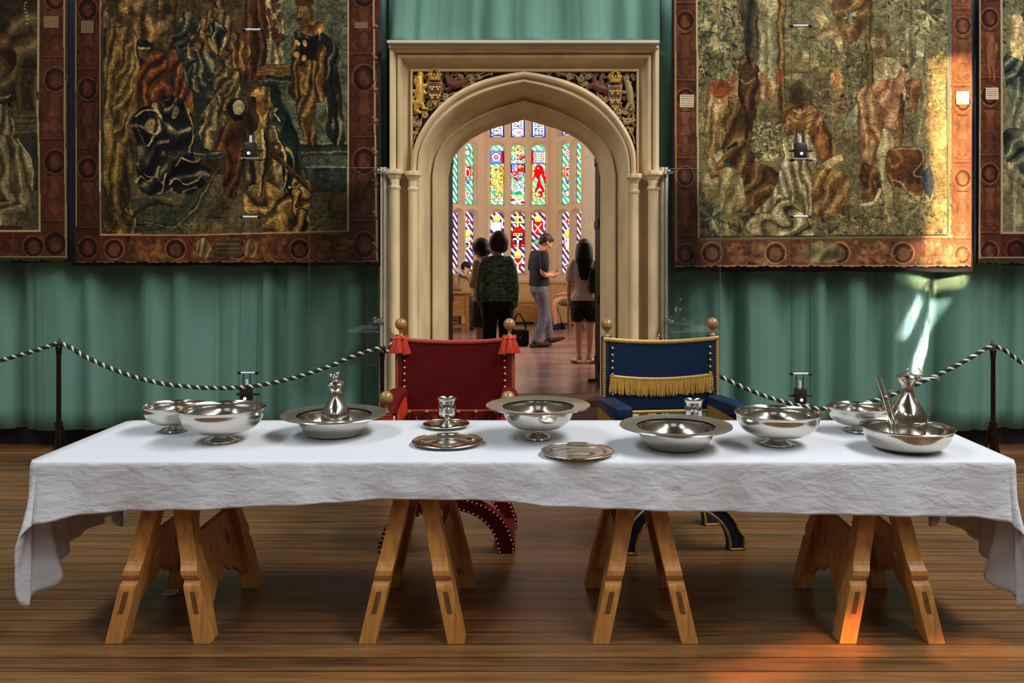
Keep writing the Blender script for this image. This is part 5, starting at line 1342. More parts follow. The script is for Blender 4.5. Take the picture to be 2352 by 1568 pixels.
rope(pxp([(-60, 842), (0, 828), (40, 817), (90, 802), (135, 787)]), 'green and white twisted rope rising to the leftmost barrier post from the frame edge')
rope(pxp([(135, 787), (160, 797), (210, 826), (290, 859), (370, 880), (450, 889), (545, 890), (640, 876), (740, 847), (820, 814), (878, 797)]), 'green and white twisted rope sagging before the hanging on the left of the doorway')
r = rope(pxp([(878, 797), (884, 800), (889, 806), (895, 801), (899, 790), (901, 778)]), 'short end of green and white rope hooked up beside the red chair', .016)
m = MB(); x, y, z = at(901, 778, SD); m.tube([(x, y, z), (x + .002, y, z + .02), (x + .008, y, z + .035), (x + .004, y, z + .05), (x - .006, y, z + .046), (x - .006, y, z + .03)], .0035, 8); m.build('hook', M['brass'], r)
rope(pxp([(1513, 777), (1560, 812), (1620, 846), (1662, 868), (1740, 903), (1810, 925), (1880, 938), (1960, 931), (2040, 910), (2120, 876), (2200, 838), (2260, 803), (2281, 793)]), 'green and white twisted rope sagging before the hanging on the right of the doorway')
rope(pxp([(2281, 793), (2310, 806), (2352, 836), (2420, 872)]), 'green and white twisted rope falling from the rightmost barrier post out of frame')
# ================================================================== trestles, board, cloth
TZ = .745; YF, YB = 3.54, 4.40
XL, XR = at(66, 0, YF)[0], at(2336, 0, YF)[0]
M['pegwood'] = plain('dark_end_grain', rgb(104, 66, 28), .5, noise=.3, nscale=60)
M['oakface'] = wood('trestle_oak', rgb(168, 110, 50), rgb(212, 152, 82), .36, (20, 20, 3.2), .08)
def trestle(cx, label, y0=3.90, hs=.182):
    """a sawhorse along y: two A-shaped ends, a pierced board between the legs on each side"""
    r = empty('trestle', (cx, y0, 0), 0, label, 'trestle', 'oak trestles under the table')
    LX = .034
    def xlean(sx, z): return sx * (.026 + (hs - .026) * (1 - z / .70))
    # outline of a leg seen from the side (u = distance towards the end, z); the outer edge carries the ogee
    outer = [(.338, 0), (.322, .215), (.318, .228), (.306, .236), (.300, .246), (.312, .256), (.318, .270), (.316, .288), (.304, .306), (.296, .322), (.292, .335), (.232, .70)]
    inner = [(.160, .70), (.205, .40), (.214, .33), (.222, .22), (.236, .12), (.250, 0)]
    for sx in (-1, 1):
        for sy in (-1, 1):
            m = MB()
            m.prism(outer + inner, lambda u, v, t: (cx + xlean(sx, v) + t * (1 + 0), y0 + sy * u, v), -LX, LX)
            leg = m.build('leg', M['oakface'], r, smooth=False)
            m = MB()     # end of the through-tenon on the face of the leg
            for z in (.165,):
                u = .3285 - .0005
                za, zb = .118, .205
                ua = .338 - .016 * za / .215; ub = .338 - .016 * zb / .215
                xa = cx + xlean(sx, za); xb = cx + xlean(sx, zb)
                vs = []
                for e in (0, .0035):
                    for (uu, z_, xx) in ((ua, za, xa), (ub, zb, xb)):
                        for dx in (-.010, .010): vs.append((xx + dx, y0 + sy * (uu - .002 + e), z_))
                m.add(vs, [(0, 1, 3, 2), (4, 6, 7, 5), (0, 4, 5, 1), (2, 3, 7, 6), (0, 2, 6, 4), (1, 5, 7, 3)])
            m.build('tenon', M['pegwood'], leg, smooth=False)
        # pierced side board
        half = [(0, .20), (.03, .19), (.055, .165), (.075, .15), (.09, .165), (.115, .15), (.16, .115), (.20, .095), (.235, .09)]
        lower = [(-u, z) for u, z in half[::-1]][:-1] + half
        board = lower + [(.215, .40), (-.215, .40)]
        def heart(c, z): return [(c, z - .042), (c + .024, z - .006), (c + .014, z + .016), (c, z + .042), (c - .014, z + .016), (c - .024, z - .006)]
        m = MB(); m.prism(board, lambda u, v, t: (cx + xlean(sx, v) + t, y0 + u, v), -.012, .012, [heart(-.10, .29), heart(.10, .29)])
        m.build('side_board', M['oakface'], r, smooth=False)
    m = MB(); m.rbox((cx, y0, .66), (.09, .56, .07), .006); m.build('top_beam', M['oakface'], r, smooth=False)
    return r
trestle(-1.562, 'oak trestle under the left end of the table, nearest the long hanging cloth corner')
trestle(-.523, 'oak trestle under the table in front of the red chair')
trestle(.434, 'oak trestle under the table in front of the blue chair')
trestle(1.444, 'oak trestle under the right end of the table beside the orange floor glow')
m = MB(); m.rbox(((XL + XR) / 2, (YF + YB) / 2, .7205), (XR - XL - .02, YB - YF - .02, .036), .004)
o = m.build('table_board', M['oakface'], None, smooth=False); tag(o, 'long oak table board hidden under the white cloth, resting on four trestles', 'table top')

def linen():
    m, nt, b = new_mat('white_linen')
    b.inputs['Base Color'].default_value = rgb(208, 210, 214); b.inputs['Roughness'].default_value = .85; b.inputs['Specular IOR Level'].default_value = .2
    tc = nt.nodes.new('ShaderNodeTexCoord'); L = nt.links.new
    def nz(scale, st, det=3, dist=0.0):
        mp = nt.nodes.new('ShaderNodeMapping'); mp.inputs['Scale'].default_value = st; L(tc.outputs['Object'], mp.inputs[0])
        n = nt.nodes.new('ShaderNodeTexNoise'); n.inputs['Scale'].default_value = scale; n.inputs['Detail'].default_value = det; n.inputs['Distortion'].default_value = dist
        L(mp.outputs[0], n.inputs['Vector']); return n.outputs['Fac']
    def mth(op, a, c=0.0):
        x = nt.nodes.new('ShaderNodeMath'); x.operation = op
        for i, v in enumerate((a, c)):
            if isinstance(v, (int, float)): x.inputs[i].default_value = v
            else: L(v, x.inputs[i])
        return x.outputs[0]
    # creases: ridged noise, plus soft crumples
    r1 = mth('ABSOLUTE', mth('SUBTRACT', nz(3.2, (1, 1.2, 2.4), 3, .8), .5)); r1 = mth('POWER', mth('SUBTRACT', 1.0, mth('MULTIPLY', r1, 3.2)), 5.0)
    r2 = mth('ABSOLUTE', mth('SUBTRACT', nz(7.0, (.7, 1, 2.2), 2, 1.2), .5)); r2 = mth('POWER', mth('SUBTRACT', 1.0, mth('MULTIPLY', r2, 3.6)), 6.0)
    h = mth('ADD', mth('MULTIPLY', r1, .045), mth('MULTIPLY', r2, .04)); h = mth('ADD', h, mth('ADD', mth('MULTIPLY', nz(5, (.8, 1, 1.5), 3, .6), 1.4), mth('MULTIPLY', nz(19, (.6, 1, 1.3), 3, .4), .5)))
    sp = nt.nodes.new('ShaderNodeSeparateXYZ'); ge = nt.nodes.new('ShaderNodeNewGeometry'); L(ge.outputs['Normal'], sp.inputs[0])
    fl = mth('ABSOLUTE', sp.outputs[2]); st = nt.nodes.new('ShaderNodeMapRange'); st.inputs[1].default_value = .5; st.inputs[2].default_value = .95; st.inputs[3].default_value = .85; st.inputs[4].default_value = .10
    L(fl, st.inputs[0])
    bp = nt.nodes.new('ShaderNodeBump'); bp.inputs['Distance'].default_value = .012; L(h, bp.inputs['Height']); L(st.outputs[0], bp.inputs['Strength'])
    L(bp.outputs[0], b.inputs['Normal'])
    return m
M['linen'] = linen()
def interp(tab, x):
    if x <= tab[0][0]: return tab[0][1]
    for (a, b), (c, d) in zip(tab, tab[1:]):
        if x <= c:
            t = (x - a) / (c - a); return b + (d - b) * (t * t * (3 - 2 * t))
    return tab[-1][1]
def tablecloth():
    ZT = TZ + .003; rc = .035
    # outline of the table top, rounded at the corners; each point: position, outward direction, hem drop, flare
    fz = [(40, .262), (100, .240), (200, .2085), (300, .198), (459, .189), (640, .172), (760, .160), (900, .148), (1050, .151), (1160, .158), (1260, .172), (1400, .185), (1600, .199), (1760, .206), (1950, .210), (2100, .213), (2220, .219), (2300, .232), (2340, .25)]
    out = []
    def line(p, q, n, nrm, fn):
        for i in range(n):
            t = (i + .5) / n; out.append((Vector((p[0] + (q[0] - p[0]) * t, p[1] + (q[1] - p[1]) * t, 0)), Vector((nrm[0], nrm[1], 0)), fn(t)))
    def arc(c, a0, a1, n, fn):
        for i in range(n):
            t = (i + .5) / n; a = a0 + (a1 - a0) * t
            out.append((Vector((c[0] + rc * cos(a), c[1] + rc * sin(a), 0)), Vector((cos(a), sin(a), 0)), fn(t)))
    S = lambda t: t * t * (3 - 2 * t)
    front = lambda x: interp(fz, CX + x * F / YF)
    END_F, END_M, END_B = .515, .46, .50
    # drop along the two ends (v: 0 at the front corner, 1 at the back)
    endt = [(0, .60), (.05, .57), (.14, .51), (.4, .455), (.7, .43), (.9, .44), (1, .52)]
    # front edge, left to right
    line((XL + rc, YF), (XR - rc, YF), 300, (0, -1), lambda t: (front(XL + rc + (XR - XL - 2 * rc) * t), 0, t))
    arc((XR - rc, YF + rc), -pi / 2, 0, 26, lambda t: (.25 + .36 * S(t), 1, t))
    line((XR, YF + rc), (XR, YB - rc), 70, (1, 0), lambda t: (interp(endt, t), 2, t))
    arc((XR - rc, YB - rc), 0, pi / 2, 20, lambda t: (.52 - .30 * t + .12 * sin(pi * t), 3, t))
    line((XR - rc, YB), (XL + rc, YB), 150, (0, 1), lambda t: (.22, 4, t))
    arc((XL + rc, YB - rc), pi / 2, pi, 20, lambda t: (.22 + .30 * t + .12 * sin(pi * t), 3, 1 - t))
    line((XL, YB - rc), (XL, YF + rc), 70, (-1, 0), lambda t: (interp(endt, 1 - t), 2, 1 - t))
    arc((XL + rc, YF + rc), pi, 1.5 * pi, 26, lambda t: (.61 - .36 * S(t), 1, 1 - t))
    n = len(out); NV = 26; vs = []; fs = []
    for p, nr, (drop, kind, t) in out:
        for j in range(NV):
            s = j / (NV - 1); z = ZT - drop * s
            er = .018
            if s * drop < er:   # round the edge of the board
                q = s * drop / er * pi / 2; o = -er * .3 * (1 - sin(q)); z = ZT - er * (1 - cos(q)) * 1.0
            else: o = 0
            if kind == 0:
                X = p.x
                o += .012 * s + .010 * s * sin(X * 5.1 + .6) + .006 * s * sin(X * 13 + 1.1) + .0035 * s * sin(X * 31)
                e = max(0, 1 - (X - XL) / .28); e2 = max(0, 1 - (XR - X) / .28)
                o += .02 * s * s * S(max(e, e2))
            elif kind == 1:
                o += s * s * (.02 + .075 * sin(pi * t) ** 1.2) * (1 - t * .55) + .012 * s * sin(t * 9.5)
            elif kind == 2:
                w = exp(-t * 6); o += s * s * (.02 * w) + s * (.022 * sin(t * 15 + .7) + .014 * sin(t * 34)) + .014 * s - .10 * s * s * exp(-((t - .10) / .06) ** 2)
            elif kind == 3:
                o += s * s * .06 * sin(pi * t)
            else: o += .01 * s + .012 * s * sin(p.x * 6)
            q = p + nr * (o + .006)
            if kind == 2:      # near the front corner the end fall swings in behind the front
                w = exp(-t * 7); q = q + Vector((0, .06 * s * w, 0))
            vs.append((q.x, q.y, z))
    for i in range(n):
        i2 = (i + 1) % n
        for j in range(NV - 1): fs.append((i * NV + j, i * NV + j + 1, i2 * NV + j + 1, i2 * NV + j))
    m = MB(); m.add(vs, fs)
    # the flat top, gridded so that it can sag and crease a little, stitched to the outline by a fan ring
    ring = [i * NV for i in range(n)]
    inner0 = len(m.v); cxm, cym = (XL + XR) / 2, (YF + YB) / 2
    rings = 7
    for k in range(1, rings + 1):
        t = k / (rings + .5)
        for i in range(n):
            p = Vector(vs[i * NV]); q = Vector((max(XL + .42, min(XR - .42, p.x)), cym, ZT)) if True else p
            v = p.lerp(q, t); z = ZT + .0018 * sin(v.x * 7 + v.y * 3) * min(1, k / 2) + .0012 * sin(v.y * 23 + v.x * 2)
            z += .004 * exp(-((v.y - 3.86 - .01 * sin(v.x * 3)) / .006) ** 2) * .0
            m.v.append((v.x, v.y, z))
    for k in range(rings):
        a0 = None
        for i in range(n):
            i2 = (i + 1) % n
            A = ring[i] if k == 0 else inner0 + (k - 1) * n + i; B = ring[i2] if k == 0 else inner0 + (k - 1) * n + i2
            C_ = inner0 + k * n + i2; D_ = inner0 + k * n + i
            m.f.append((A, B, C_, D_)); m.mi.append(0)
    last = inner0 + (rings - 1) * n
    # close the middle strip: front half i pairs with the back half
    import bmesh as _b
    o = m.build('tablecloth', M['linen'], None, angle=180)
    bm = _b.new(); bm.from_mesh(o.data)
    be = [e for e in bm.edges if e.is_boundary and all(abs(v.co.z + o.location.z - ZT) < .01 for v in e.verts)]
    _b.ops.holes_fill(bm, edges=be, sides=0); _b.ops.triangulate(bm, faces=[f for f in bm.faces if len(f.verts) > 4])
    _b.ops.recalc_face_normals(bm, faces=bm.faces); bm.to_mesh(o.data); bm.free()
    o.data.shade_smooth()
    md = o.modifiers.new('thick', 'SOLIDIFY'); md.thickness = .003; md.offset = 1
    return o
tag(tablecloth(), 'creased white linen cloth draped over the long trestle table', 'tablecloth')
TT = TZ + .0075   # top face of the cloth

# ================================================================== pewter
def pewter(name, c, rough, nz=.06):
    m, nt, b = new_mat(name); b.inputs['Base Color'].default_value = c; b.inputs['Metallic'].default_value = 1.0
    tc = nt.nodes.new('ShaderNodeTexCoord'); n = nt.nodes.new('ShaderNodeTexNoise'); n.inputs['Scale'].default_value = 14; n.inputs['Detail'].default_value = 5
    nt.links.new(tc.outputs['Object'], n.inputs['Vector'])
    r = nt.nodes.new('ShaderNodeMapRange'); r.inputs[3].default_value = rough - nz; r.inputs[4].default_value = rough + nz
    nt.links.new(n.outputs['Fac'], r.inputs[0]); nt.links.new(r.outputs[0], b.inputs['Roughness'])
    bp = nt.nodes.new('ShaderNodeBump'); bp.inputs['Strength'].default_value = .03; bp.inputs['Distance'].default_value = .01
    nt.links.new(n.outputs['Fac'], bp.inputs['Height']); nt.links.new(bp.outputs[0], b.inputs['Normal'])
    return m
M['pewter'] = pewter('pewter', rgb(208, 204, 194), .16); M['pewterdull'] = pewter('hammered_pewter', rgb(214, 210, 200), .36)
def spot(px, py):
    d = (EYE - TT) * F / (py - CY); return ((px - CX) * d / F, d, TT)
VG = 'pewter table vessels'
def thing(name, p, label, cat): return empty(name, p, 0, label, cat, VG)
def smoothprof(pts, per=5):
    return [(max(0, q.x), q.y) for q in catmull([(r, z, 0) for r, z in pts], per)]
def footed_bowl(p, R, h, foot, label, brim=0.0, Ri=None, name='footed_bowl'):
    r = thing(name, p, label, 'bowl'); x, y, z = p
    Ri = Ri or R; hf = h * (.29 if brim else .26)                         # foot and stem height
    m = MB(); m.lathe(smoothprof([(0, .002), (foot * .5, .003), (foot * .97, .002), (foot, .006), (foot * .92, .012), (foot * .62, hf * .5), (foot * .42, hf * .7), (foot * .40, hf * .95), (foot * .5, hf + .004), (0, hf + .006)], 4), p, 40)
    m.build('foot', M['pewter'], r, angle=60)
    t = .0035
    o = smoothprof([(foot * .35, hf), (Ri * .38, hf + .004), (Ri * .66, hf + h * .085), (Ri * .87, hf + h * .26), (Ri * .965, hf + h * .48), (Ri * .99, h * .93)], 6)
    if brim: o += [(R * .75 + Ri * .25, h * .965), (R * .97, h * .995), (R, h + .001), (R, h + .005), (R * .97, h + .005), (R * .72 + Ri * .28, h * .985), (Ri * .975, h * .95)]
    else: o += [(Ri * 1.0, h * .965), (R * 1.03, h * .985), (R * 1.035, h + .001), (R * 1.01, h + .003), (Ri * .985, h * .975)]
    inn = smoothprof([(0, hf + t + .003), (Ri * .38, hf + .004 + t), (Ri * .64, hf + h * .085 + t), (Ri * .85, hf + h * .26 + t), (Ri * .943, hf + h * .48 + t), (Ri * .968, h * .93)], 6)[::-1]
    m = MB(); m.lathe(o + inn, p, 72); m.build('bowl', M['pewter'], r, angle=60)
    if brim:
        m = MB(); m.lathe([(Ri * 1.01, h * .955 + .004), (Ri * 1.05, h * .968 + .0045), (R * .955, h * .996 + .0048), (R * .97, h + .0065), (R * .99, h + .0065), (R * .99, h + .004), (Ri * 1.01, h * .95)], p, 72)
        m.build('broad_brim', M['pewterdull'], r, angle=50)
    return r
def basin(p, R, Ri, h, bot, label, brim=True, name='basin'):
    r = thing(name, p, label, 'basin'); t = .0035
    o = [(0, .001)] + smoothprof([(bot, .001), (bot * 1.16, .006), (Ri * .80, h * .22), (Ri * .91, h * .48), (Ri * .975, h * .78), (Ri * .99, h * .93)], 6)
    if brim: o += [(R * .6 + Ri * .4, h * .97), (R * .98, h), (R, h + .002), (R * .99, h + .005), (R * .62 + Ri * .38, h * .985), (Ri * .97, h * .95)]
    else: o += [(Ri * 1.0, h * .965), (R * 1.0, h * .985), (R * 1.012, h), (R * .995, h + .003), (Ri * .975, h * .975)]
    inn = smoothprof([(0, .001 + t), (bot, .001 + t), (bot * 1.14, .006 + t), (Ri * .78, h * .22 + t), (Ri * .89, h * .48 + t), (Ri * .953, h * .78), (Ri * .968, h * .93)], 6)[::-1]
    m = MB(); m.lathe(o + inn, p, 72); m.build('bowl', M['pewter'], r, angle=60)
    if brim:
        m = MB(); m.lathe([(Ri * 1.01, h * .955 + .004), (Ri * 1.06, h * .975 + .004), (R * .96, h + .0042), (R * .975, h + .0068), (R * .99, h + .0066), (R * .99, h + .004), (Ri * 1.01, h * .95)], p, 72)
        m.build('broad_brim', M['pewterdull'], r, angle=50)
    return r
def plate(p, R, label, name='plate'):
    r = thing(name, p, label, 'plate')
    prof = [(0, .001), (R * .58, .001), (R * .66, .003), (R * .72, .0095), (R * .96, .0125), (R * .99, .0125), (R, .0145), (R * .985, .0175), (R * .955, .0165), (R * .93, .0155), (R * .78, .0135), (R * .745, .0135), (R * .69, .0075), (R * .62, .0042), (R * .36, .0040), (R * .33, .0050), (R * .30, .0040), (0, .004)]
    m = MB(); m.lathe(prof, p, 72); m.build('dish', M['pewter'], r, angle=30)
    m = MB(); m.lathe([(R * .945, .0158), (R * .955, .0185), (R * .975, .0192), (R * .995, .0178), (R * 1.003, .0145), (R * .99, .012)], p, 72); m.build('beaded_rim', M['pewter'], r, angle=60)
    return r
def goblet(p, label):
    r = thing('goblet', p, label, 'goblet'); q = p
    m = MB(); m.lathe(smoothprof([(0, .002), (.036, .002), (.039, .005), (.034, .010), (.022, .020), (.013, .030), (.0125, .036), (.02, .042), (0, .043)], 4), p, 40); m.build('foot', M['pewter'], r, angle=60)
    o = smoothprof([(.016, .040), (.030, .046), (.0395, .058), (.0415, .075), (.0415, .085)], 5) + [(.0425, .086), (.0425, .089), (.0415, .09), (.0415, .112), (.042, .122), (.0435, .130), (.0478, .1345), (.0482, .136), (.0468, .1365), (.0425, .131)]
    inn = smoothprof([(0, .046), (.028, .050), (.037, .062), (.039, .09), (.040, .122)], 5)[::-1]
    m = MB(); m.lathe(o + inn, p, 48); m.build('cup', M['pewter'], r, angle=60)
    return r
def ewer(p, H, belly, label, neck, spout=False):
    r = thing('ewer', p, label, 'ewer'); x, y, z = p; b = belly / 2; n = neck / 2
    hb = H
    if spout: sh = [(.0, .70), (.02, .77), (.05, .79), (.14, .90), (.28, .98), (.40, 1.0), (.50, .95), (.59, .79), (.67, .58), (.75, .40), (.83, .30), (.90, .335), (.96, .44), (1.0, .54)]
    else: sh = [(.0, .68), (.02, .75), (.05, .78), (.12, .90), (.22, .985), (.31, 1.0), (.42, .95), (.52, .82), (.61, .645), (.70, .48), (.78, .385), (.85, .345), (.92, .39), (.97, .49), (1.0, .57)]
    prof = [(0, .001)] + smoothprof([(b * q, max(.002, hb * t)) for t, q in sh], 6) + [(n * 1.72, hb + .003), (n * 1.5, hb + .004), (0, hb + .004)]
    m = MB(); m.lathe(prof, p, 48)
    if spout: m.lathe([(b * .985, hb * .375), (b * 1.02, hb * .38), (b * 1.02, hb * .40), (b * .985, hb * .405)], p, 48)
    m.build('body', M['pewter'], r, angle=60)
    m = MB(); m.lathe(smoothprof([(0, hb + .004), (n * 1.66, hb + .005), (n * 1.6, hb + .009), (n * 1.25, hb + .015), (n * .8, hb + .020), (n * .4, hb + .024), (n * .2, hb + .027), (0, hb + .028)], 4), p, 36)
    lid = m.build('lid', M['pewter'], r, angle=60)
    if spout:
        m = MB(); m.ball((x, y, z + hb + .034), .0068, 14, 8); m.tube([(x, y, z + hb + .024), (x, y, z + hb + .034)], .003, 8); m.build('knob', M['pewter'], lid)
        a = Vector((x - b * .62, y - .03, z + hb * .06)); s1 = Vector((x - .142, y - .03, z + hb * 1.02))
        m = MB()
        w = catmull([a + Vector((.03, .02, -.004)), a, a.lerp(s1, .25) + Vector((-.008, 0, 0)), a.lerp(s1, .6), s1], 6)
        m.tube(w, [.0085 - .0035 * i / (len(w) - 1) for i in range(len(w))], 10)
        w2 = [q + Vector((.020 * min(1, i / 8), 0, .0)) for i, q in enumerate(w)]
        m.tube(w2, [.006 - .002 * i / (len(w) - 1) for i in range(len(w2))], 10)
        m.build('spout', M['pewter'], r)
        m = MB(); q = a.lerp(s1, .80) + Vector((.018, 0, 0)); m.tube([q, (x - n * .9, y - .012, z + hb * .845)], .003, 8); m.build('spout_stay', M['pewter'], r)
        m = MB(); m.tube(catmull([(x + n * 1.5, y, z + hb + .004), (x + n * 2.2, y, z + hb - .002), (x + .085, y, z + hb + .0), (x + .128, y, z + hb), (x + .140, y, z + hb - .01), (x + .132, y, z + hb * .80), (x + .105, y, z + hb * .56), (x + .085, y, z + hb * .40), (x + .082, y, z + hb * .30), (x + b * .98, y, z + hb * .27)], 6), .0034, 8)
        m.build('handle', M['pewter'], r)
        m = MB(); m.tube(catmull([(x + n * 1.3, y, z + hb + .012), (x + n * 2.3, y, z + hb + .010), (x + n * 2.2, y, z + hb + .03), (x + n * 1.9, y, z + hb + .044)], 5), .003, 8); m.ball((x + n * 2.2, y, z + hb + .012), .008, 12, 8); m.build('thumb_rest', M['pewter'], lid)
    else:
        m = MB()
        m.ball((x - .004, y, z + hb + .030), .013, 14, 8, (1.15, .8, .8)); m.ball((x - .012, y, z + hb + .042), .012, 12, 8, (1.2, .7, .7)); m.ball((x + .006, y, z + hb + .044), .011, 12, 8, (.8, .7, 1.2)); m.ball((x - .024, y, z + hb + .043), .007, 10, 6); m.ball((x + .014, y, z + hb + .053), .006, 10, 6, (1, 1, 1.3))
        m.build('knob', M['pewter'], lid)
        m = MB(); m.tube(catmull([(x, y + n * 1.4, z + hb), (x, y + .07, z + hb * .97), (x, y + .095, z + hb * .75), (x, y + .09, z + hb * .5), (x, y + b * .95, z + hb * .36)], 6), .006, 10); m.build('handle', M['pewter'], r)
    return r
footed_bowl(spot(402, 989), .141, .122, .064, 'smaller pewter footed bowl at the left back corner of the table, partly hidden')
footed_bowl(spot(510, 1013), .184, .150, .074, 'large plain-rimmed pewter footed bowl at the left end of the table')
pb = spot(768, 997)
basin(pb, .246, .170, .092, .110, 'broad-brimmed pewter basin holding the ewer at the left of the table')
ewer((pb[0] + .005, pb[1], pb[2] + .006), .226, .136, 'pewter ewer with a knobbed lid, standing in the left basin', .046)
pp = spot(1025, 980)
plate(pp, .113, 'small pewter plate under the goblet in front of the red chair')
goblet((pp[0] + .004, pp[1], pp[2] + .0055), 'pewter goblet standing on a small plate in front of the red chair')
plate(spot(1028, 1019), .157, 'pewter plate with nothing on it, left of the pair at the middle of the table')
footed_bowl(spot(1236, 1006), .238, .148, .066, 'broad-brimmed pewter footed bowl at the middle of the table', brim=1, Ri=.162)
plate(spot(1327, 1043), .154, 'pewter plate with nothing on it, nearest the front edge of the table')
goblet(spot(1593, 982), 'pewter goblet standing behind the broad-brimmed basin in front of the blue chair')
basin(spot(1552, 1028), .243, .168, .095, .098, 'broad-brimmed pewter basin with nothing in it, right of the middle of the table')
footed_bowl(spot(1786, 1020), .182, .140, .076, 'large plain-rimmed pewter footed bowl towards the right end of the table')
footed_bowl(spot(1970, 990), .138, .116, .062, 'smaller pewter footed bowl at the right back of the table behind the spouted ewer')
pb = spot(2083, 1032)
basin(pb, .192, .186, .098, .095, 'plain-rimmed pewter basin holding the spouted ewer at the right end of the table', brim=False)
ewer((pb[0] + .006, pb[1] + .01, pb[2] + .006), .300, .158, 'pewter ewer with a long straight double spout and thin handle, in the right-hand basin', .05, True)

# scrap of paper on the floor under the table
m = MB(); sx, sy, _ = at(390, 1362, EYE * F / (1362 - CY)); 
pts = [(-.035, -.012), (-.02, .016), (.0, .018), (.018, .014), (.03, .018), (.036, 0), (.03, -.012), (.0, -.016)]
m.prism(pts, lambda u, v, t: (sx + u, sy + v * 2.2, t + .006 * sin(u * 90) ** 2), .001, .003)
tag(m.build('paper_scrap', plain('scrap_paper', rgb(176, 176, 172), .9), None, smooth=False), 'crumpled scrap of pale paper on the floor under the left trestle', 'paper scrap')

# ================================================================== the two X-framed armchairs
M['redvelvet'] = plain('red_velvet', rgb(90, 2, 4), .7, noise=.18, nscale=9, bump=.05, bscale=400, sheen=.10, spec=.2)
M['redleather'] = plain('red_leather', rgb(112, 16, 16), .38, noise=.15, nscale=20)
M['bluevelvet'] = plain('blue_velvet', rgb(3, 32, 60), .6, noise=.18, nscale=9, bump=.05, bscale=400, sheen=.30, spec=.25)
M['navy'] = plain('navy_velvet', rgb(14, 26, 46), .7, noise=.15, nscale=20)
M['goldball'] = plain('gilded_wood_ball', rgb(158, 122, 66), .30, noise=.06, nscale=8, coat=.4)
M['braid'] = plain('gold_braid', rgb(190, 150, 78), .5, metal=.3, noise=.35, nscale=160)
M['redbraid'] = plain('coral_braid', rgb(176, 66, 40), .55, noise=.35, nscale=160)
M['studs'] = plain('brass_nails', rgb(228, 190, 128), .28, metal=.9)
M['gfringe'] = plain('gold_fringe', rgb(206, 158, 74), .55, noise=.45, nscale=5, stretch=(60, 60, 2), sheen=.2)
M['gfringedk'] = plain('old_gold_fringe', rgb(150, 108, 44), .6, noise=.45, nscale=5, stretch=(60, 60, 2))
M['rfringe'] = plain('coral_silk_fringe', rgb(192, 56, 24), .45, noise=.4, nscale=5, stretch=(60, 60, 2), sheen=.2)
M['rfringedk'] = plain('dark_red_fringe', rgb(110, 30, 18), .5, noise=.5, nscale=5, stretch=(60, 60, 2))
def fringe(m, pts, drop, seed=0, th=.006, dens=.0026):
    """a hanging row of loose threads along pts"""
    rr = random.Random(seed); P = [Vector(p) for p in pts]; L = [0]
    for a, b in zip(P, P[1:]): L.append(L[-1] + (b - a).length)
    n = int(L[-1] / dens); k = 0
    for i in range(n):
        t = L[-1] * (i + .5) / n
        while k < len(L) - 2 and L[k + 1] < t: k += 1
        q = P[k].lerp(P[k + 1], (t - L[k]) / max(1e-9, L[k + 1] - L[k])); d = (P[k + 1] - P[k]).normalized()
        w = Vector((-d.y, d.x, 0)).normalized() if Vector((d.x, d.y, 0)).length > .1 else Vector((0, 1, 0))
        q = q + w * rr.uniform(-th, th) * .4; l = drop * rr.uniform(.88, 1.06); s = rr.uniform(-.12, .12) * l
        e = q + Vector((0, 0, -l)) + d * s + w * rr.uniform(-th, th)
        m.tube([q, q.lerp(e, .5) + w * rr.uniform(-.3, .3) * th, e], [.0026, .0034, .0022], 4, caps=False)
def tassel(m, p, L, s=1.0, lean=(0, 0)):
    p = Vector(p); e = p + Vector((lean[0], lean[1], -L))
    m.ball(p, .011 * s, 12, 8); ax = (e - p)
    for k in range(18):
        a = 2 * pi * k / 18; o = Vector((cos(a), sin(a), 0))
        m.tube([p + o * .006 * s, p + ax * .3 + o * .011 * s, p + ax + o * .020 * s], [.0035 * s, .004 * s, .0035 * s], 5)
def finial(par, p, r, neck=.04):
    m = MB(); x, y, z = p
    m.lathe(smoothprof([(0, 0), (.016, 0), (.017, .006), (.010, .014), (.0095, neck * .6), (.013, neck * .85), (.014, neck)], 4) + [(0, neck)], p, 20); m.ball((x, y, z + neck + r * .93), r, 28, 18)
    return m.build('ball_finial', M['goldball'], par, local=True)
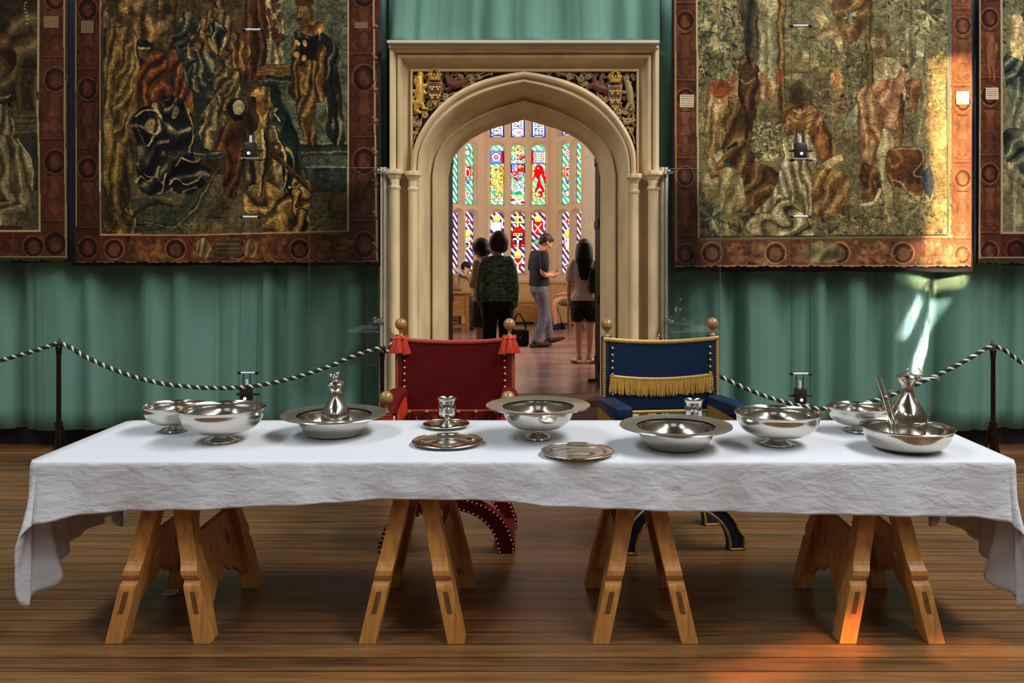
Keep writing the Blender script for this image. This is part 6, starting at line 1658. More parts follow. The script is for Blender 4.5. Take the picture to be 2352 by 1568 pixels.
def xchair(loc, rz, label, k):
    """local axes: x across, -y towards the sitter's front"""
    red = k == 'red'
    r = empty('armchair', loc, rz, label, 'armchair', 'X-framed ceremonial armchairs')
    A = M['redvelvet'] if red else M['bluevelvet']; B = M['redleather'] if red else M['navy']; BRD = M['redbraid'] if red else M['braid']
    W = .318; yb, yf = .215, -.235
    zt = 1.095
    # back posts
    for s in (-1, 1):
        m = MB(); m.rbox((s * W, yb, .83), (.062, .05, .56), .008); post_ = m.build('back_post', B, r, local=True, smooth=False)
        m = MB()
        zz = [.60 + .0165 * i for i in range(30)]
        for z in zz: m.ball((s * (W + .018), yb - .0275, z), .0055, 6, 4)
        zz = [.70 + .038 * i + (.002 if i % 2 else 0) for i in range(10)]
        for z in zz: m.ball((s * (W - .026), yb - .034, z), .0085, 8, 5)
        m.build('nail_row', M['studs'], post_, local=True)
        m = MB(); m.rbox((s * (W + .021), yb - .024, .845), (.018, .006, .51), .002); m.build('edge_braid', BRD, post_, local=True, smooth=False)
        finial(r, (s * W, yb, zt + .012), .0345 if red else .0345)
    # slung back
    def backpt(u, v, o=0.0):
        x = (-W + .012) + (2 * W - .024) * u; c = 1 - (2 * u - 1) ** 2
        zt_ = zt - .004 - .020 * c; zb_ = .655 - (.0 if red else -.015) - .004 * c
        return (x, yb - .026 + .034 * c * (1 - .25 * v) - o, zt_ + (zb_ - zt_) * v)
    m = MB(); m.grid(lambda u, v: backpt(u, v), 40, 20); b = m.build('back_panel', A, r, local=True, angle=180)
    md = b.modifiers.new('s', 'SOLIDIFY'); md.thickness = .006; md.offset = 0
    m = MB(); w = [backpt(i / 30, 0, .006) for i in range(31)]; w = [(x, y, z + .002) for x, y, z in w]
    w = [(-W - .026, yb - .03, w[0][2] + .004)] + w + [(W + .026, yb - .03, w[-1][2] + .004)]
    m.tube(w, [(.0125, .006)] * len(w), 8, up=(0, 0, 1)); m.build('top_braid', BRD, r, local=True)
    if red:
        m = MB(); w = [backpt(i / 30, .955, .012) for i in range(31)]; fringe(m, w, .075, 3); m.build('back_fringe', M['rfringedk'], r, local=True)
        m = MB()
        for i in (2, 7, 16, 21, 27): m.ball(backpt(i / 30, .955, .020), .0115, 12, 8)
        m.build('gold_button', M['goldball'], r, local=True)
        m = MB(); w = [backpt(i / 30, .945, .009) for i in range(31)]; m.tube(w, .006, 6); m.build('lower_braid', BRD, r, local=True)
        for s in (-1, 1):
            m = MB(); m.tube([(s * W + .034 * cos(t), yb + .030 * sin(t), zt + .010 + .004 * sin(3 * t)) for t in [q * pi / 10 for q in range(20)]], .009, 8, closed=True)
            m.build('cord_knot', M['rfringe'], r, local=True)
            for dx, dy, L, ln in ((-.026 * s, -.036, .088, (-.012 * s, -.004)), (.024 * s, -.034, .082, (.014 * s, -.004)), (.004 * s, -.042, .080, (0, -.01))):
                m = MB(); tassel(m, (s * W + dx, yb + dy, zt + .002), L, 1.25, ln); m.build('tassel', M['rfringe'], r, local=True)
    else:
        for q in (0,):
            m = MB(); w = [backpt(i / 30, .50 + .035 * (1 - (2 * i / 30 - 1) ** 2), .010) for i in range(31)]; m.tube(w, [(.012, .004)] * len(w), 8, up=(0, 0, 1)); m.build('fringe_heading', BRD, r, local=True)
            m = MB(); fringe(m, [(x, y - .004, z - .008) for x, y, z in w], .088, 9); m.build('back_fringe', M['gfringe'], r, local=True)
        m = MB(); w = [backpt(i / 30, 1.0, .008) for i in range(31)]; m.tube(w, [(.010, .005)] * len(w), 8, up=(0, 0, 1)); m.build('lower_braid', BRD, r, local=True)
    # arms
    for s in (-1, 1):
        if red:
            m = MB()
            w = catmull([(s * .315, yb - .03, .775), (s * .32, .08, .79), (s * .325, -.06, .775), (s * .325, -.19, .745), (s * .325, yf + .03, .725)], 6)
            m.tube(w, [(.036, .05)] * len(w), 14, up=(0, 0, 1)); m.ball(w[0], .045, 14, 10); m.build('arm_pad', A, r, local=True)
            for o in (-.052, .052):
                m = MB(); fringe(m, [(p.x + o, p.y, p.z - .012) for p in w[6:]], .10, 5 + int(o > 0) + s); m.build('arm_fringe', M['rfringe'], r, local=True)
            m = MB(); m.rbox((s * .325, yf, .64), (.07, .055, .20), .01); ap = m.build('arm_post', B, r, local=True, smooth=False)
            m = MB(); 
            for z in [.56 + .02 * i for i in range(9)]: m.ball((s * (.325 + .028), yf - .029, z), .004, 6, 4); m.ball((s * (.325 - .028), yf - .029, z), .004, 6, 4)
            m.build('nail_row', M['studs'], ap, local=True)
            m = MB(); fringe(m, [(s * .325 - .04, yf - .034, .725), (s * .325 + .04, yf - .034, .725)], .09, 31 + s); m.build('arm_fringe', M['rfringe'], r, local=True)
            finial(r, (s * .325, yf, .742), .0375, .045)
        else:
            R = Matrix.Rotation(radians(-3), 3, 'X')
            m = MB(); m.rbox((s * .325, -.03, .735), (.098, .50, .072), .016, R, 3); m.build('arm_pad', A, r, local=True, angle=60)
            for o in (-.046, .046):
                m = MB(); fringe(m, [(s * .325 + o, .20, .71), (s * .325 + o, -.27, .705)], .16, 50 + int(o > 0) + s); m.build('arm_fringe', M['gfringedk'], r, local=True)
            m = MB(); fringe(m, [(s * .325 - .045, -.275, .705), (s * .325 + .045, -.275, .705)], .15, 60 + s); m.build('arm_fringe', M['gfringedk'], r, local=True)
            m = MB(); m.rbox((s * .325, yf + .02, .62), (.05, .05, .17), .01); m.build('arm_post', B, r, local=True, smooth=False)
    # seat and cushion
    m = MB(); m.rbox((0, -.01, .47), (.60, .46, .05), .015); m.build('seat', B, r, local=True, smooth=False)
    m = MB()
    def cush(u, v):
        a = 2 * pi * u; q = pi * (v - .5); ce = lambda t, e: math.copysign(abs(t) ** e, t)
        return (.27 * ce(cos(q), .5) * ce(cos(a), .45), -.015 + .20 * ce(cos(q), .5) * ce(sin(a), .45), (.565 if red else .55) + (.085 if red else .07) * ce(sin(q), .8) * (1 - .0 * u))
    m.grid(cush, 48, 18, wrap=True); m.build('seat_cushion', A, r, local=True, angle=180)
    m = MB(); fringe(m, [(-.30, yf, .45), (.30, yf, .45)], .07, 77, dens=.006); m.build('seat_fringe', M['rfringedk'] if red else M['gfringedk'], r, local=True)
    # the two crossed frames: an upward and a downward arch, front and back
    for yy, nm in ((yf, 'front_frame'), (yb - .02, 'rear_frame')):
        m = MB()
        ox, oz, ix, iz = .362, .300, .272, .236
        foot_o = [(.362, 0), (.362, .055), (.350, .075)] if red else [(.345, 0), (.345, .075), (.325, .095)]
        ax = ox if red else .335; 
        n = 24; outer = []; inner = []
        for i in range(n + 1):
            a = pi * i / n
            outer.append((cos(a) * (ax - .012), .03 + (oz - .03) * sin(a) ** .85)); inner.append((cos(a) * (ix if red else .255), iz * sin(a) ** .9))
        outer[0] = (foot_o[0][0], 0); outer[-1] = (-foot_o[0][0], 0); inner[0] = ((.275 if red else .252), 0); inner[-1] = (-(.275 if red else .252), 0)
        outer = [outer[0], foot_o[1], foot_o[2]] + [p for p in outer[1:-1] if p[1] > foot_o[2][1]] + [(-foot_o[2][0], foot_o[2][1]), (-foot_o[1][0], foot_o[1][1]), outer[-1]]
        up = []
        m.prism(outer + inner[::-1], lambda u, v, t: (u, t, v), yy - .03, yy + .03)
        uo, ui = [], []
        for i in range(n + 1):
            a = pi * i / n; uo.append((cos(a) * .35, .56 - .32 * sin(a) ** .85)); ui.append((cos(a) * .27, .56 - .25 * sin(a) ** .9))
        m.prism(uo + ui[::-1], lambda u, v, t: (u, t, v), yy - .0295, yy + .0295)
        fr = m.build(nm, A if red else M['navy'], r, local=True, smooth=False)
        m = MB(); e = yy - .031
        def along(poly, stp, off):
            P = [Vector((x, 0, z)) for x, z in poly]; L = 0; out = []; nxt = 0
            for a, b in zip(P, P[1:]):
                d = (b - a).length
                while nxt <= L + d: out.append(a.lerp(b, (nxt - L) / max(1e-9, d))); nxt += stp
                L += d
            return out
        if red:
            for poly, off in ((outer, -.008), (inner, .008)):
                for p in along(poly, .026, 0): m.ball((p.x * (1 + off / .36), e, p.z * (1 + off / .3) + (.008 if p.z < .01 else 0)), .0058, 7, 5)
            m.build('nail_row', M['studs'], fr, local=True)
        else:
            for poly, off in ((outer, -.008), (inner, .008)):
                w = [(x * (1 + off / .34), e + .001, max(.006, z * (1 + off / .3))) for x, z in poly]; m.tube(w, [.0062 + .0016 * (i % 2) for i in range(len(w))], 7)
            w = [(outer[0][0] - .008, e + .001, .007), (inner[0][0] + .008, e + .001, .007)]; m.tube(w, .006, 6); m.tube([(-x, y, z) for x, y, z in w], .006, 6)
            m.build('gold_edging', M['braid'], fr, local=True)
    if red:
        for s in (-1, 1):
            m = MB(); m.rbox((s * .315, -.02, .035), (.075, .40, .05), .012); m.build('foot_rail', A, r, local=True, smooth=False)
    else:
        for s in (-1, 1):
            m = MB(); m.rbox((s * .298, yb + .02, .05), (.06, .06, .10), .008); m.build('rear_foot', M['navy'], r, local=True, smooth=False)
    return r
xchair((-.4935, 4.885, 0), radians(0), 'red velvet X-framed armchair with gold balls and coral tassels, behind the table', 'red')
xchair((.735, 4.90, 0), radians(7), 'dark blue velvet X-framed armchair with gold fringe, behind the table', 'blue')
# ================================================================== people in the chamber
SKIN = plain('skin_warm', rgb(206, 150, 118), .5, noise=.05, nscale=12); SKIN2 = plain('skin_pale', rgb(216, 168, 138), .5, noise=.05, nscale=12)
def cloth(name, c, n=.15, s=12, stretch=(1, 1, 1), rough=.85):
    m = plain(name, c, rough, noise=n, nscale=s, bump=.75, bscale=9, stretch=(1, 1, .8))
    for q in m.node_tree.nodes:
        if q.type == 'BUMP': q.inputs['Distance'].default_value = .035
        if q.type == 'TEX_NOISE' and q.inputs['Scale'].default_value == 9: q.inputs['Distortion'].default_value = 1.2; q.inputs['Detail'].default_value = 3
    return m
def hairmat(name, c):
    m = plain(name, c, .5, noise=.5, nscale=6, bump=.3, bscale=5, stretch=(34, 34, 1.2), spec=.3)
    return m
HAIRBLK = hairmat('black_hair', rgb(16, 13, 12)); HAIRBRN = hairmat('brown_hair', rgb(56, 36, 24))
V = lambda *a: Vector(a)
def limbt(m, pts, rs, n=12, per=5):
    w = catmull(pts, per); k = len(pts) - 1; rr = []
    for i in range(len(w)):
        t = i / (len(w) - 1) * k; j = min(int(t), k - 1); f = t - j; f = f * f * (3 - 2 * f); rr.append(rs[j] + (rs[j + 1] - rs[j]) * f)
    m.tube(w, rr, n); m.ball(w[0], rr[0] * .98, 12, 8); m.ball(w[-1], rr[-1] * .98, 12, 8)
def rings(m, rs, n=20, sq=.85):
    """closed loft through elliptical rings: (x, y, z, rx, ry)"""
    w = []
    P = [Vector(r[:3]) for r in rs]; R = [Vector((r[3], r[4], 0)) for r in rs]
    c = catmull(P, 4); q = catmull(R, 4); vs = []; ce = lambda t: math.copysign(abs(t) ** sq, t)
    for p, r in zip(c, q):
        for k in range(n):
            a = 2 * pi * k / n; vs.append((p.x + ce(cos(a)) * r.x, p.y + ce(sin(a)) * r.y, p.z))
    N = len(c); fs = [(i * n + k, i * n + (k + 1) % n, (i + 1) * n + (k + 1) % n, (i + 1) * n + k) for i in range(N - 1) for k in range(n)]
    fs += [tuple(range(n))[::-1], tuple((N - 1) * n + k for k in range(n))]
    m.add(vs, fs)
def hand(m, wrist, d, palm, L=.18, curl=.5, side=1):
    """palm and five fingers; d = pointing direction, palm = normal out of the palm, side = +1 when the thumb is on d x palm"""
    d = Vector(d).normalized(); pn = Vector(palm); pn = (pn - d * pn.dot(d)).normalized(); a = d.cross(pn) * side
    w = Vector(wrist); pl = L * .5
    for i, s in enumerate((-.030, -.010, .010, .030)):
        m.tube([w, w + d * pl * .5 + a * s * .8, w + d * pl + a * s], [.017, .016, .0125], 8)
    ln = (.40, .47, .44, .34)
    for i, s in enumerate((.031, .0105, -.0105, -.031)):
        b = w + d * pl + a * s; fl = L * ln[i]; c1 = curl * .7; c2 = curl * 1.5
        k1 = b + (d * cos(c1 * .5) + pn * sin(c1 * .5)) * fl * .45; k2 = k1 + (d * cos(c1) + pn * sin(c1)) * fl * .3; k3 = k2 + (d * cos(c2) + pn * sin(c2)) * fl * .25
        m.tube([b - d * .01, k1, k2, k3], [.0098, .009, .0084, .0070], 8); m.ball(k3, .0070, 8, 6)
    tb = w + d * pl * .28 + a * .030; t1 = tb + (d * .75 + a * .65 + pn * .2).normalized() * L * .17; t2 = t1 + (d * .9 + a * .25 + pn * .35).normalized() * L * .16
    m.tube([w + d * pl * .1 + a * .012, tb, t1, t2], [.014, .0135, .0105, .0085], 8); m.ball(t2, .0085, 8, 6)
def foot(m, ankle, toe, r=1.0, heel=.06):
    a = Vector(ankle); t = Vector(toe); d = (t - a); d.z = 0; d.normalize(); s = Vector((-d.y, d.x, 0))
    h = a - d * heel; h.z = a.z - .055; mid = a.lerp(t, .5); 
    m.tube([h, h.lerp(mid, .5) + Vector((0, 0, .0)), a.lerp(t, .62) - Vector((0, 0, .012)), t], [(.032 * r, .034 * r), (.038 * r, .040 * r), (.030 * r, .047 * r), (.018 * r, .034 * r)], 12, up=(0, 0, 1))
    m.ball(t, .02 * r, 12, 8, (1.2, 1.2, .8)); m.ball(h, .033 * r, 12, 8); m.tube([a + Vector((0, 0, .03)), a.lerp(h, .35)], [.042 * r, .040 * r], 12)
def head(m, c, yaw=0.0, pitch=0.0, s=1.0):
    """skull, jaw, nose, lips, ears; faces +y before yaw / pitch"""
    R = Matrix.Rotation(yaw, 3, 'Z') @ Matrix.Rotation(-pitch, 3, 'X'); c = Vector(c)
    P = lambda x, y, z: c + R @ (Vector((x, y, z)) * s)
    m.ball(c, .1 * s, 22, 16, (.76, .96, 1.08), R); m.ball(P(0, .022, -.055), .07 * s, 18, 12, (.82, .95, 1.0), R); m.ball(P(0, .062, -.098), .026 * s, 12, 8, (1.2, .9, .8), R)
    m.tube([P(0, .092, .012), P(0, .112, -.022), P(0, .104, -.034)], [.007 * s, .0125 * s, .012 * s], 8); m.ball(P(0, .113, -.028), .0125 * s, 10, 6)
    for k in (-1, 1): m.ball(P(k * .012, .101, -.033), .0085 * s, 8, 6); m.ball(P(k * .077, -.004, -.012), .03 * s, 12, 8, (.35, .6, 1.05), R); m.ball(P(k * .04, .068, -.03), .022 * s, 10, 8)
    m.tube([P(-.022, .083, -.064), P(0, .094, -.062), P(.022, .083, -.064)], [.005 * s, .0085 * s, .005 * s], 8); m.tube([P(-.018, .083, -.073), P(0, .092, -.074), P(.018, .083, -.073)], [.005 * s, .008 * s, .005 * s], 8)
    m.tube([P(-.055, .076, .028), P(-.02, .088, .030), P(.02, .088, .030), P(.055, .076, .028)], .0075 * s, 8)
    return P, R
def features(root, P, s=1.0):
    for k in (-1, 1):
        m = MB(); m.ball(P(k * .032, .0755, .006), .0105 * s, 12, 8); e = m.build('eye', M['eyewhite'], root, local=True)
        m = MB(); m.ball(P(k * .032, .0835, .006), .005 * s, 8, 6); m.build('iris', M['darkoak'], e, local=True)
M['eyewhite'] = plain('eye_white', rgb(225, 220, 212), .3)
def person(name, loc, yaw, label): return empty(name, loc, yaw, label, 'person', 'visitors in the chamber')
def part(name, fn, mat, root, voxel=.008, smooth=3):
    m = MB(); r = fn(m); me = solid(m, voxel, smooth, name); return mesh_obj(name, me, mat, root), r

# ---- woman with bobbed brown hair, back to us
def wa(px, d): return (px - CX) * d / F
p = person('person', (wa(1143, 9.5), 9.5, ZF), 0, 'person seen from behind in dark green patterned jacket and black trousers, brown bob')
def f(m):
    P = head(m, (0, .02, 1.525), radians(64), radians(4), .98)
    rings(m, [(0, -.01, 1.30, .10, .07), (0, .0, 1.38, .055, .055), (0, .01, 1.47, .05, .052)])
    rings(m, [(0, 0, .86, .15, .10), (0, 0, .95, .16, .11), (0, 0, 1.1, .135, .10), (0, 0, 1.28, .165, .10), (0, -.01, 1.36, .12, .07)])
    for s in (-1, 1):
        limbt(m, [(s * .14, -.01, 1.32), (s * .185, -.02, 1.07), (s * .185, .03, .845)], [.05, .042, .026]); hand(m, (s * .185, .03, .845), (0, .12, -1), (-s, 0, 0), .165, .5, s)
        limbt(m, [(s * .09, 0, .88), (s * .095, .01, .47), (s * .09, -.02, .09)], [.085, .055, .036]); foot(m, (s * .09, -.02, .075), (s * .11, .15, .025))
    return P
o, (P, R) = part('body', f, SKIN2, p, .007)
features(p, P, .98)
def f(m):
    m.ball(P(0, -.018, .018), .125, 24, 18, (.90, .92, 1.0), R); m.ball(P(0, -.035, -.045), .105, 20, 14, (1.02, .82, .62), R); m.ball(P(-.07, .02, -.02), .05, 14, 10, (.5, 1, 1.3), R); m.ball(P(.07, .02, -.02), .05, 14, 10, (.5, 1, 1.3), R)
part('hair', f, HAIRBRN, p)
def f(m):
    rings(m, [(0, 0, .895, .185, .13), (0, 0, .96, .184, .13), (0, 0, 1.1, .175, .125), (0, -.01, 1.26, .172, .118), (0, -.015, 1.34, .14, .092), (0, -.01, 1.395, .085, .075)])
    for s in (-1, 1): limbt(m, [(s * .13, -.015, 1.325), (s * .165, -.02, 1.24), (s * .197, -.02, 1.06), (s * .193, .02, .86)], [.066, .064, .056, .048])
JK = plain('green_patterned_jacket', rgb(92, 120, 96), .8, noise=1.0, nscale=22, bump=.6, bscale=14, stretch=(1, 1, 2.0), detail=9)
part('jacket', f, JK, p); p.scale = (.93, 1, 1)
def f(m):
    rings(m, [(0, 0, .80, .175, .125), (0, 0, .88, .18, .125), (0, 0, .95, .16, .11)])
    for s in (-1, 1): limbt(m, [(s * .09, 0, .86), (s * .098, .005, .48), (s * .098, -.01, .06)], [.095, .082, .072])
part('trousers', f, cloth('black_trousers', rgb(12, 12, 14)), p)
def f(m):
    for s in (-1, 1): foot(m, (s * .09, -.02, .077), (s * .112, .17, .03), 1.2)
part('shoes', f, cloth('dark_shoes', rgb(24, 18, 14)), p)
m = MB()
for s in (-1, 1): m.tube([P(s * .033 + .022 * cos(t), .098, .006 + .017 * sin(t)) for t in [k * pi / 6 for k in range(12)]], .0022, 6, closed=True); m.tube([P(s * .055, .097, .01), P(s * .078, .03, .012)], .002, 6)
m.tube([P(-.011, .1, .01), P(.011, .1, .01)], .002, 6); m.build('spectacles', M['wire'], p, local=True)
# handbag hanging from her right hand
hb = empty('handbag', (wa(1143, 9.5) + .235, 9.53, ZF + .385), .2, 'dark brown leather handbag hanging from the hand of the person in the green jacket', 'handbag')
m = MB(); m.rbox((0, 0, .11), (.21, .11, .20), .035, seg=3); b = m.build('bag_body', plain('brown_leather', rgb(46, 30, 20), .35, noise=.3, nscale=15, bump=.3, bscale=30), hb, local=True)
m = MB(); m.rbox((0, -.055, .15), (.19, .018, .10), .008); m.build('flap', plain('dark_leather', rgb(36, 24, 17), .35), hb, local=True)
m = MB(); m.lathe([(0, -.006), (.012, -.006), (.012, .006), (0, .006)], (0, -.068, .12), 12, rot=Matrix.Rotation(pi / 2, 3, 'X')); m.build('clasp', M['brass'], hb, local=True)
for q in (-.03, .03):
    m = MB(); m.tube(catmull([(-.075, q, .20), (-.06, q * .9, .28), (-.035, q * .3, .35), (-.012, 0, .375), (.02, q * .3, .35), (.06, q * .9, .27), (.075, q, .20)], 5), .006, 8); m.build('strap', plain('dark_leather_strap', rgb(30, 20, 14), .4), hb, local=True)

# ---- woman with the black bob behind her, reaching out with a leaflet
p = person('person', (wa(1112, 10.7), 10.7, ZF), radians(62), 'person with a black bob half hidden behind the green jacket, holding out a leaflet')
def f(m):
    P = head(m, (0, .05, 1.47), radians(0), radians(24), .96)
    rings(m, [(0, -.01, 1.26, .10, .07), (0, .01, 1.34, .052, .052), (0, .03, 1.42, .05, .05)]); rings(m, [(0, 0, .84, .15, .10), (0, 0, .92, .16, .11), (0, 0, 1.06, .13, .10), (0, 0, 1.24, .16, .10), (0, -.01, 1.32, .12, .07)])
    limbt(m, [(-.16, 0, 1.29), (-.19, .02, 1.05), (-.13, .15, 1.11)], [.046, .038, .025]); hand(m, (-.13, .15, 1.11), (.15, 1, .15), (0, .2, 1), .16, .9, -1)
    limbt(m, [(.16, 0, 1.29), (.19, -.02, 1.05), (.18, .05, .83)], [.046, .038, .025]); hand(m, (.18, .05, .83), (0, .1, -1), (-1, 0, 0), .16, .5, 1)
    for s in (-1, 1): limbt(m, [(s * .085, 0, .86), (s * .09, .01, .46), (s * .085, -.02, .09)], [.082, .052, .034]); foot(m, (s * .085, -.02, .075), (s * .105, .14, .025))
    return P
o, (P, R) = part('body', f, SKIN, p, .007); features(p, P, .96)
def f(m):
    m.ball(P(0, -.02, .022), .118, 24, 18, (.9, .95, .98), R); m.ball(P(0, -.035, -.045), .10, 20, 14, (1.0, .85, .7), R); m.ball(P(0, .07, .055), .05, 14, 10, (1.25, .6, .6), R)
part('hair', f, HAIRBLK, p)
def f(m):
    rings(m, [(0, 0, .83, .17, .12), (0, 0, .95, .17, .12), (0, 0, 1.1, .15, .11), (0, 0, 1.24, .175, .11), (0, -.01, 1.31, .14, .085), (0, 0, 1.355, .08, .07)])
    limbt(m, [(-.15, 0, 1.29), (-.185, .01, 1.13), (-.19, .04, 1.04)], [.06, .056, .052]); limbt(m, [(.15, 0, 1.29), (.19, -.01, 1.1), (.19, 0, .98)], [.06, .056, .052])
part('blouse', f, cloth('cream_blouse', rgb(176, 156, 124)), p)
def f(m):
    rings(m, [(0, 0, .52, .18, .15), (0, 0, .7, .18, .14), (0, 0, .86, .165, .115), (0, 0, .92, .15, .11)])
part('skirt', f, cloth('dark_skirt', rgb(40, 34, 34)), p)
def f(m):
    for s in (-1, 1): foot(m, (s * .085, -.02, .077), (s * .107, .16, .028), 1.15)
part('shoes', f, cloth('tan_shoes', rgb(140, 96, 66)), p)
Rw = Matrix.Rotation(radians(62), 4, 'Z'); lp = Vector((wa(1112, 10.7), 10.7, ZF)) + Rw @ Vector((-.115, .265, 1.175))
lf = empty('leaflet', lp, radians(62), 'folded white leaflet held out by the person with the black bob', 'leaflet')
m = MB(); Rl = Matrix.Rotation(radians(35), 3, 'X'); m.box((0, .03, .015), (.10, .21, .002), Rl); m.build('sheet', plain('leaflet_paper', rgb(222, 214, 204), .8), lf, local=True, smooth=False)
m = MB(); m.box((.0, .02, .010), (.098, .20, .002), Matrix.Rotation(radians(28), 3, 'X')); m.build('inner_fold', plain('leaflet_inner', rgb(196, 192, 200), .8), lf, local=True, smooth=False)

# ---- man in a navy T-shirt walking to the right, head bowed over his hands
p = person('person', (wa(1238, 13.2), 13.2, ZF), radians(-66), 'person walking in a black T-shirt and grey trousers, looking down at their hands')
def f(m):
    P = head(m, (0, .115, 1.585), 0, radians(30), 1.04)
    rings(m, [(0, -.01, 1.36, .11, .075), (0, .03, 1.44, .06, .06), (0, .075, 1.52, .056, .058)])
    rings(m, [(0, 0, .88, .13, .095), (0, 0, .98, .13, .095), (0, 0, 1.12, .145, .105), (0, .01, 1.32, .185, .115), (0, .0, 1.42, .14, .08)])
    limbt(m, [(.185, .0, 1.40), (.225, -.03, 1.12), (.12, .165, 1.075)], [.054, .044, .029]); hand(m, (.12, .165, 1.075), (-.25, 1, .10), (-.8, .1, .5), .185, .8, -1)
    limbt(m, [(-.185, .0, 1.40), (-.225, .02, 1.13), (-.08, .19, 1.10)], [.054, .044, .029]); hand(m, (-.08, .19, 1.10), (.35, 1, .12), (.6, .1, .7), .185, .8, 1)
    limbt(m, [(.085, 0, .85), (.09, .04, .50), (.09, -.09, .095)], [.082, .058, .04]); foot(m, (.09, -.09, .08), (.10, .12, .028))
    limbt(m, [(-.085, 0, .85), (-.09, .16, .50), (-.09, .22, .11)], [.082, .058, .04]); foot(m, (-.09, .215, .10), (-.085, .43, .085))
    return P
o, (P, R) = part('body', f, SKIN, p, .007); features(p, P, 1.04)
def f(m):
    m.ball(P(0, -.016, .026), .112, 24, 18, (.78, .96, .98), R); m.ball(P(0, .065, .072), .05, 14, 10, (1.1, .7, .7), R); m.ball(P(0, -.06, -.02), .07, 14, 10, (.9, .6, 1), R)
part('hair', f, HAIRBRN, p)
def f(m):
    rings(m, [(0, 0, .925, .178, .142), (0, 0, 1.0, .176, .138), (0, 0, 1.14, .17, .128), (0, .005, 1.32, .20, .13), (0, 0, 1.40, .17, .1), (0, .02, 1.455, .085, .075)])
    for s in (-1, 1): limbt(m, [(s * .17, 0, 1.39), (s * .208, -.008, 1.28), (s * .222, -.015, 1.19)], [.075, .074, .072])
part('t_shirt', f, cloth('navy_black_cotton', rgb(24, 26, 34)), p)
def f(m):
    rings(m, [(0, 0, .82, .165, .13), (0, 0, .92, .17, .13), (0, 0, .985, .16, .122)])
    limbt(m, [(.088, 0, .86), (.092, .04, .50), (.09, -.085, .10)], [.102, .078, .064]); limbt(m, [(-.088, 0, .86), (-.092, .155, .50), (-.09, .215, .13)], [.102, .078, .064])
part('trousers', f, cloth('grey_trousers', rgb(104, 106, 118), .12, 8), p)
def f(m):
    foot(m, (.09, -.09, .082), (.102, .14, .034), 1.25); foot(m, (-.09, .215, .105), (-.085, .45, .105), 1.25)
part('shoes', f, cloth('brown_shoes', rgb(58, 40, 26)), p)

# ---- young woman with long black hair, back to us
p = person('person', (wa(1342, 11.26), 11.26, ZF), radians(-4), 'person seen from behind with long black hair, pale T-shirt and black shorts')
def f(m):
    P = head(m, (0, .02, 1.475), 0, radians(4), .95)
    rings(m, [(0, -.01, 1.26, .095, .068), (0, .0, 1.34, .05, .05), (0, .01, 1.42, .047, .05)]); rings(m, [(0, 0, .80, .145, .105), (0, 0, .9, .14, .10), (0, 0, 1.03, .115, .09), (0, 0, 1.22, .15, .095), (0, -.01, 1.32, .11, .065)])
    for s in (-1, 1):
        limbt(m, [(s * .15, -.01, 1.29), (s * .19, -.03, 1.04), (s * .205, .03, .82)], [.044, .036, .024]); hand(m, (s * .205, .03, .82), (0, .1, -1), (-s, 0, 0), .16, .5, s)
        limbt(m, [(s * .085, 0, .80), (s * .082, .015, .44), (s * .07, -.02, .085)], [.088, .052, .034])
    foot(m, (-.07, -.02, .07), (-.15, .13, .022), .95); foot(m, (.07, -.02, .07), (.17, .10, .022), .95)
    return P
o, (P, R) = part('body', f, SKIN2, p, .007); features(p, P, .95)
def f(m):
    m.ball(P(0, -.015, .022), .112, 24, 18, (.86, .95, 1.0), R)
    rings(m, [(0, -.10, 1.07, .035, .02), (-.005, -.115, 1.13, .062, .032), (0, -.12, 1.24, .085, .04), (0, -.10, 1.33, .112, .055), (0, -.05, 1.42, .116, .085), (0, -.02, 1.50, .106, .09), (0, -.015, 1.55, .088, .08)])
part('hair', f, HAIRBLK, p)
def f(m):
    rings(m, [(0, 0, .80, .165, .125), (0, 0, .86, .178, .132), (0, 0, 1.0, .15, .11), (0, 0, 1.18, .165, .112), (0, -.01, 1.285, .145, .09), (0, 0, 1.345, .08, .066)])
    for s in (-1, 1): limbt(m, [(s * .14, -.01, 1.285), (s * .178, -.018, 1.19), (s * .19, -.025, 1.10)], [.06, .062, .062])
part('t_shirt', f, cloth('pale_grey_cotton', rgb(206, 200, 200), .12, 7), p)
def f(m):
    rings(m, [(0, 0, .70, .165, .13), (0, 0, .78, .168, .13), (0, 0, .87, .155, .118)])
    for s in (-1, 1): limbt(m, [(s * .085, 0, .78), (s * .088, .005, .60)], [.10, .092])
part('shorts', f, cloth('black_shorts', rgb(14, 14, 16)), p)
def f(m):
    for s, t in ((-1, (-.152, .135, .012)), (1, (.172, .105, .012))):
        a = Vector((s * .062, -.07, .008)); b = Vector(t); m.tube([a, a.lerp(b, .5), b], [(.008, .036), (.009, .042), (.008, .036)], 12, up=(0, 0, 1)); c = a.lerp(b, .72); m.tube([c + Vector((-.035, 0, .0)), c + Vector((0, 0, .045)), c + Vector((.035, 0, 0))], .006, 6)
part('sandals', f, cloth('black_sandals', rgb(18, 15, 14)), p, .005, 1)
bp_ = empty('backpack', (wa(1342, 11.26) + .155, 11.10, ZF + .90), radians(-12), 'dark sequinned backpack slung from the right shoulder of the person with long black hair', 'backpack')
m = MB(); m.rbox((0, 0, .17), (.22, .12, .33), .05, seg=4); b = m.build('pack', plain('sequinned_cloth', rgb(34, 32, 30), .3, metal=.5, noise=.9, nscale=70, bump=.5, bscale=90), bp_, local=True)
m = MB(); m.rbox((0, -.065, .12), (.17, .04, .15), .018); m.build('pocket', plain('sequinned_pocket', rgb(44, 40, 34), .3, metal=.5, noise=.9, nscale=70), bp_, local=True)
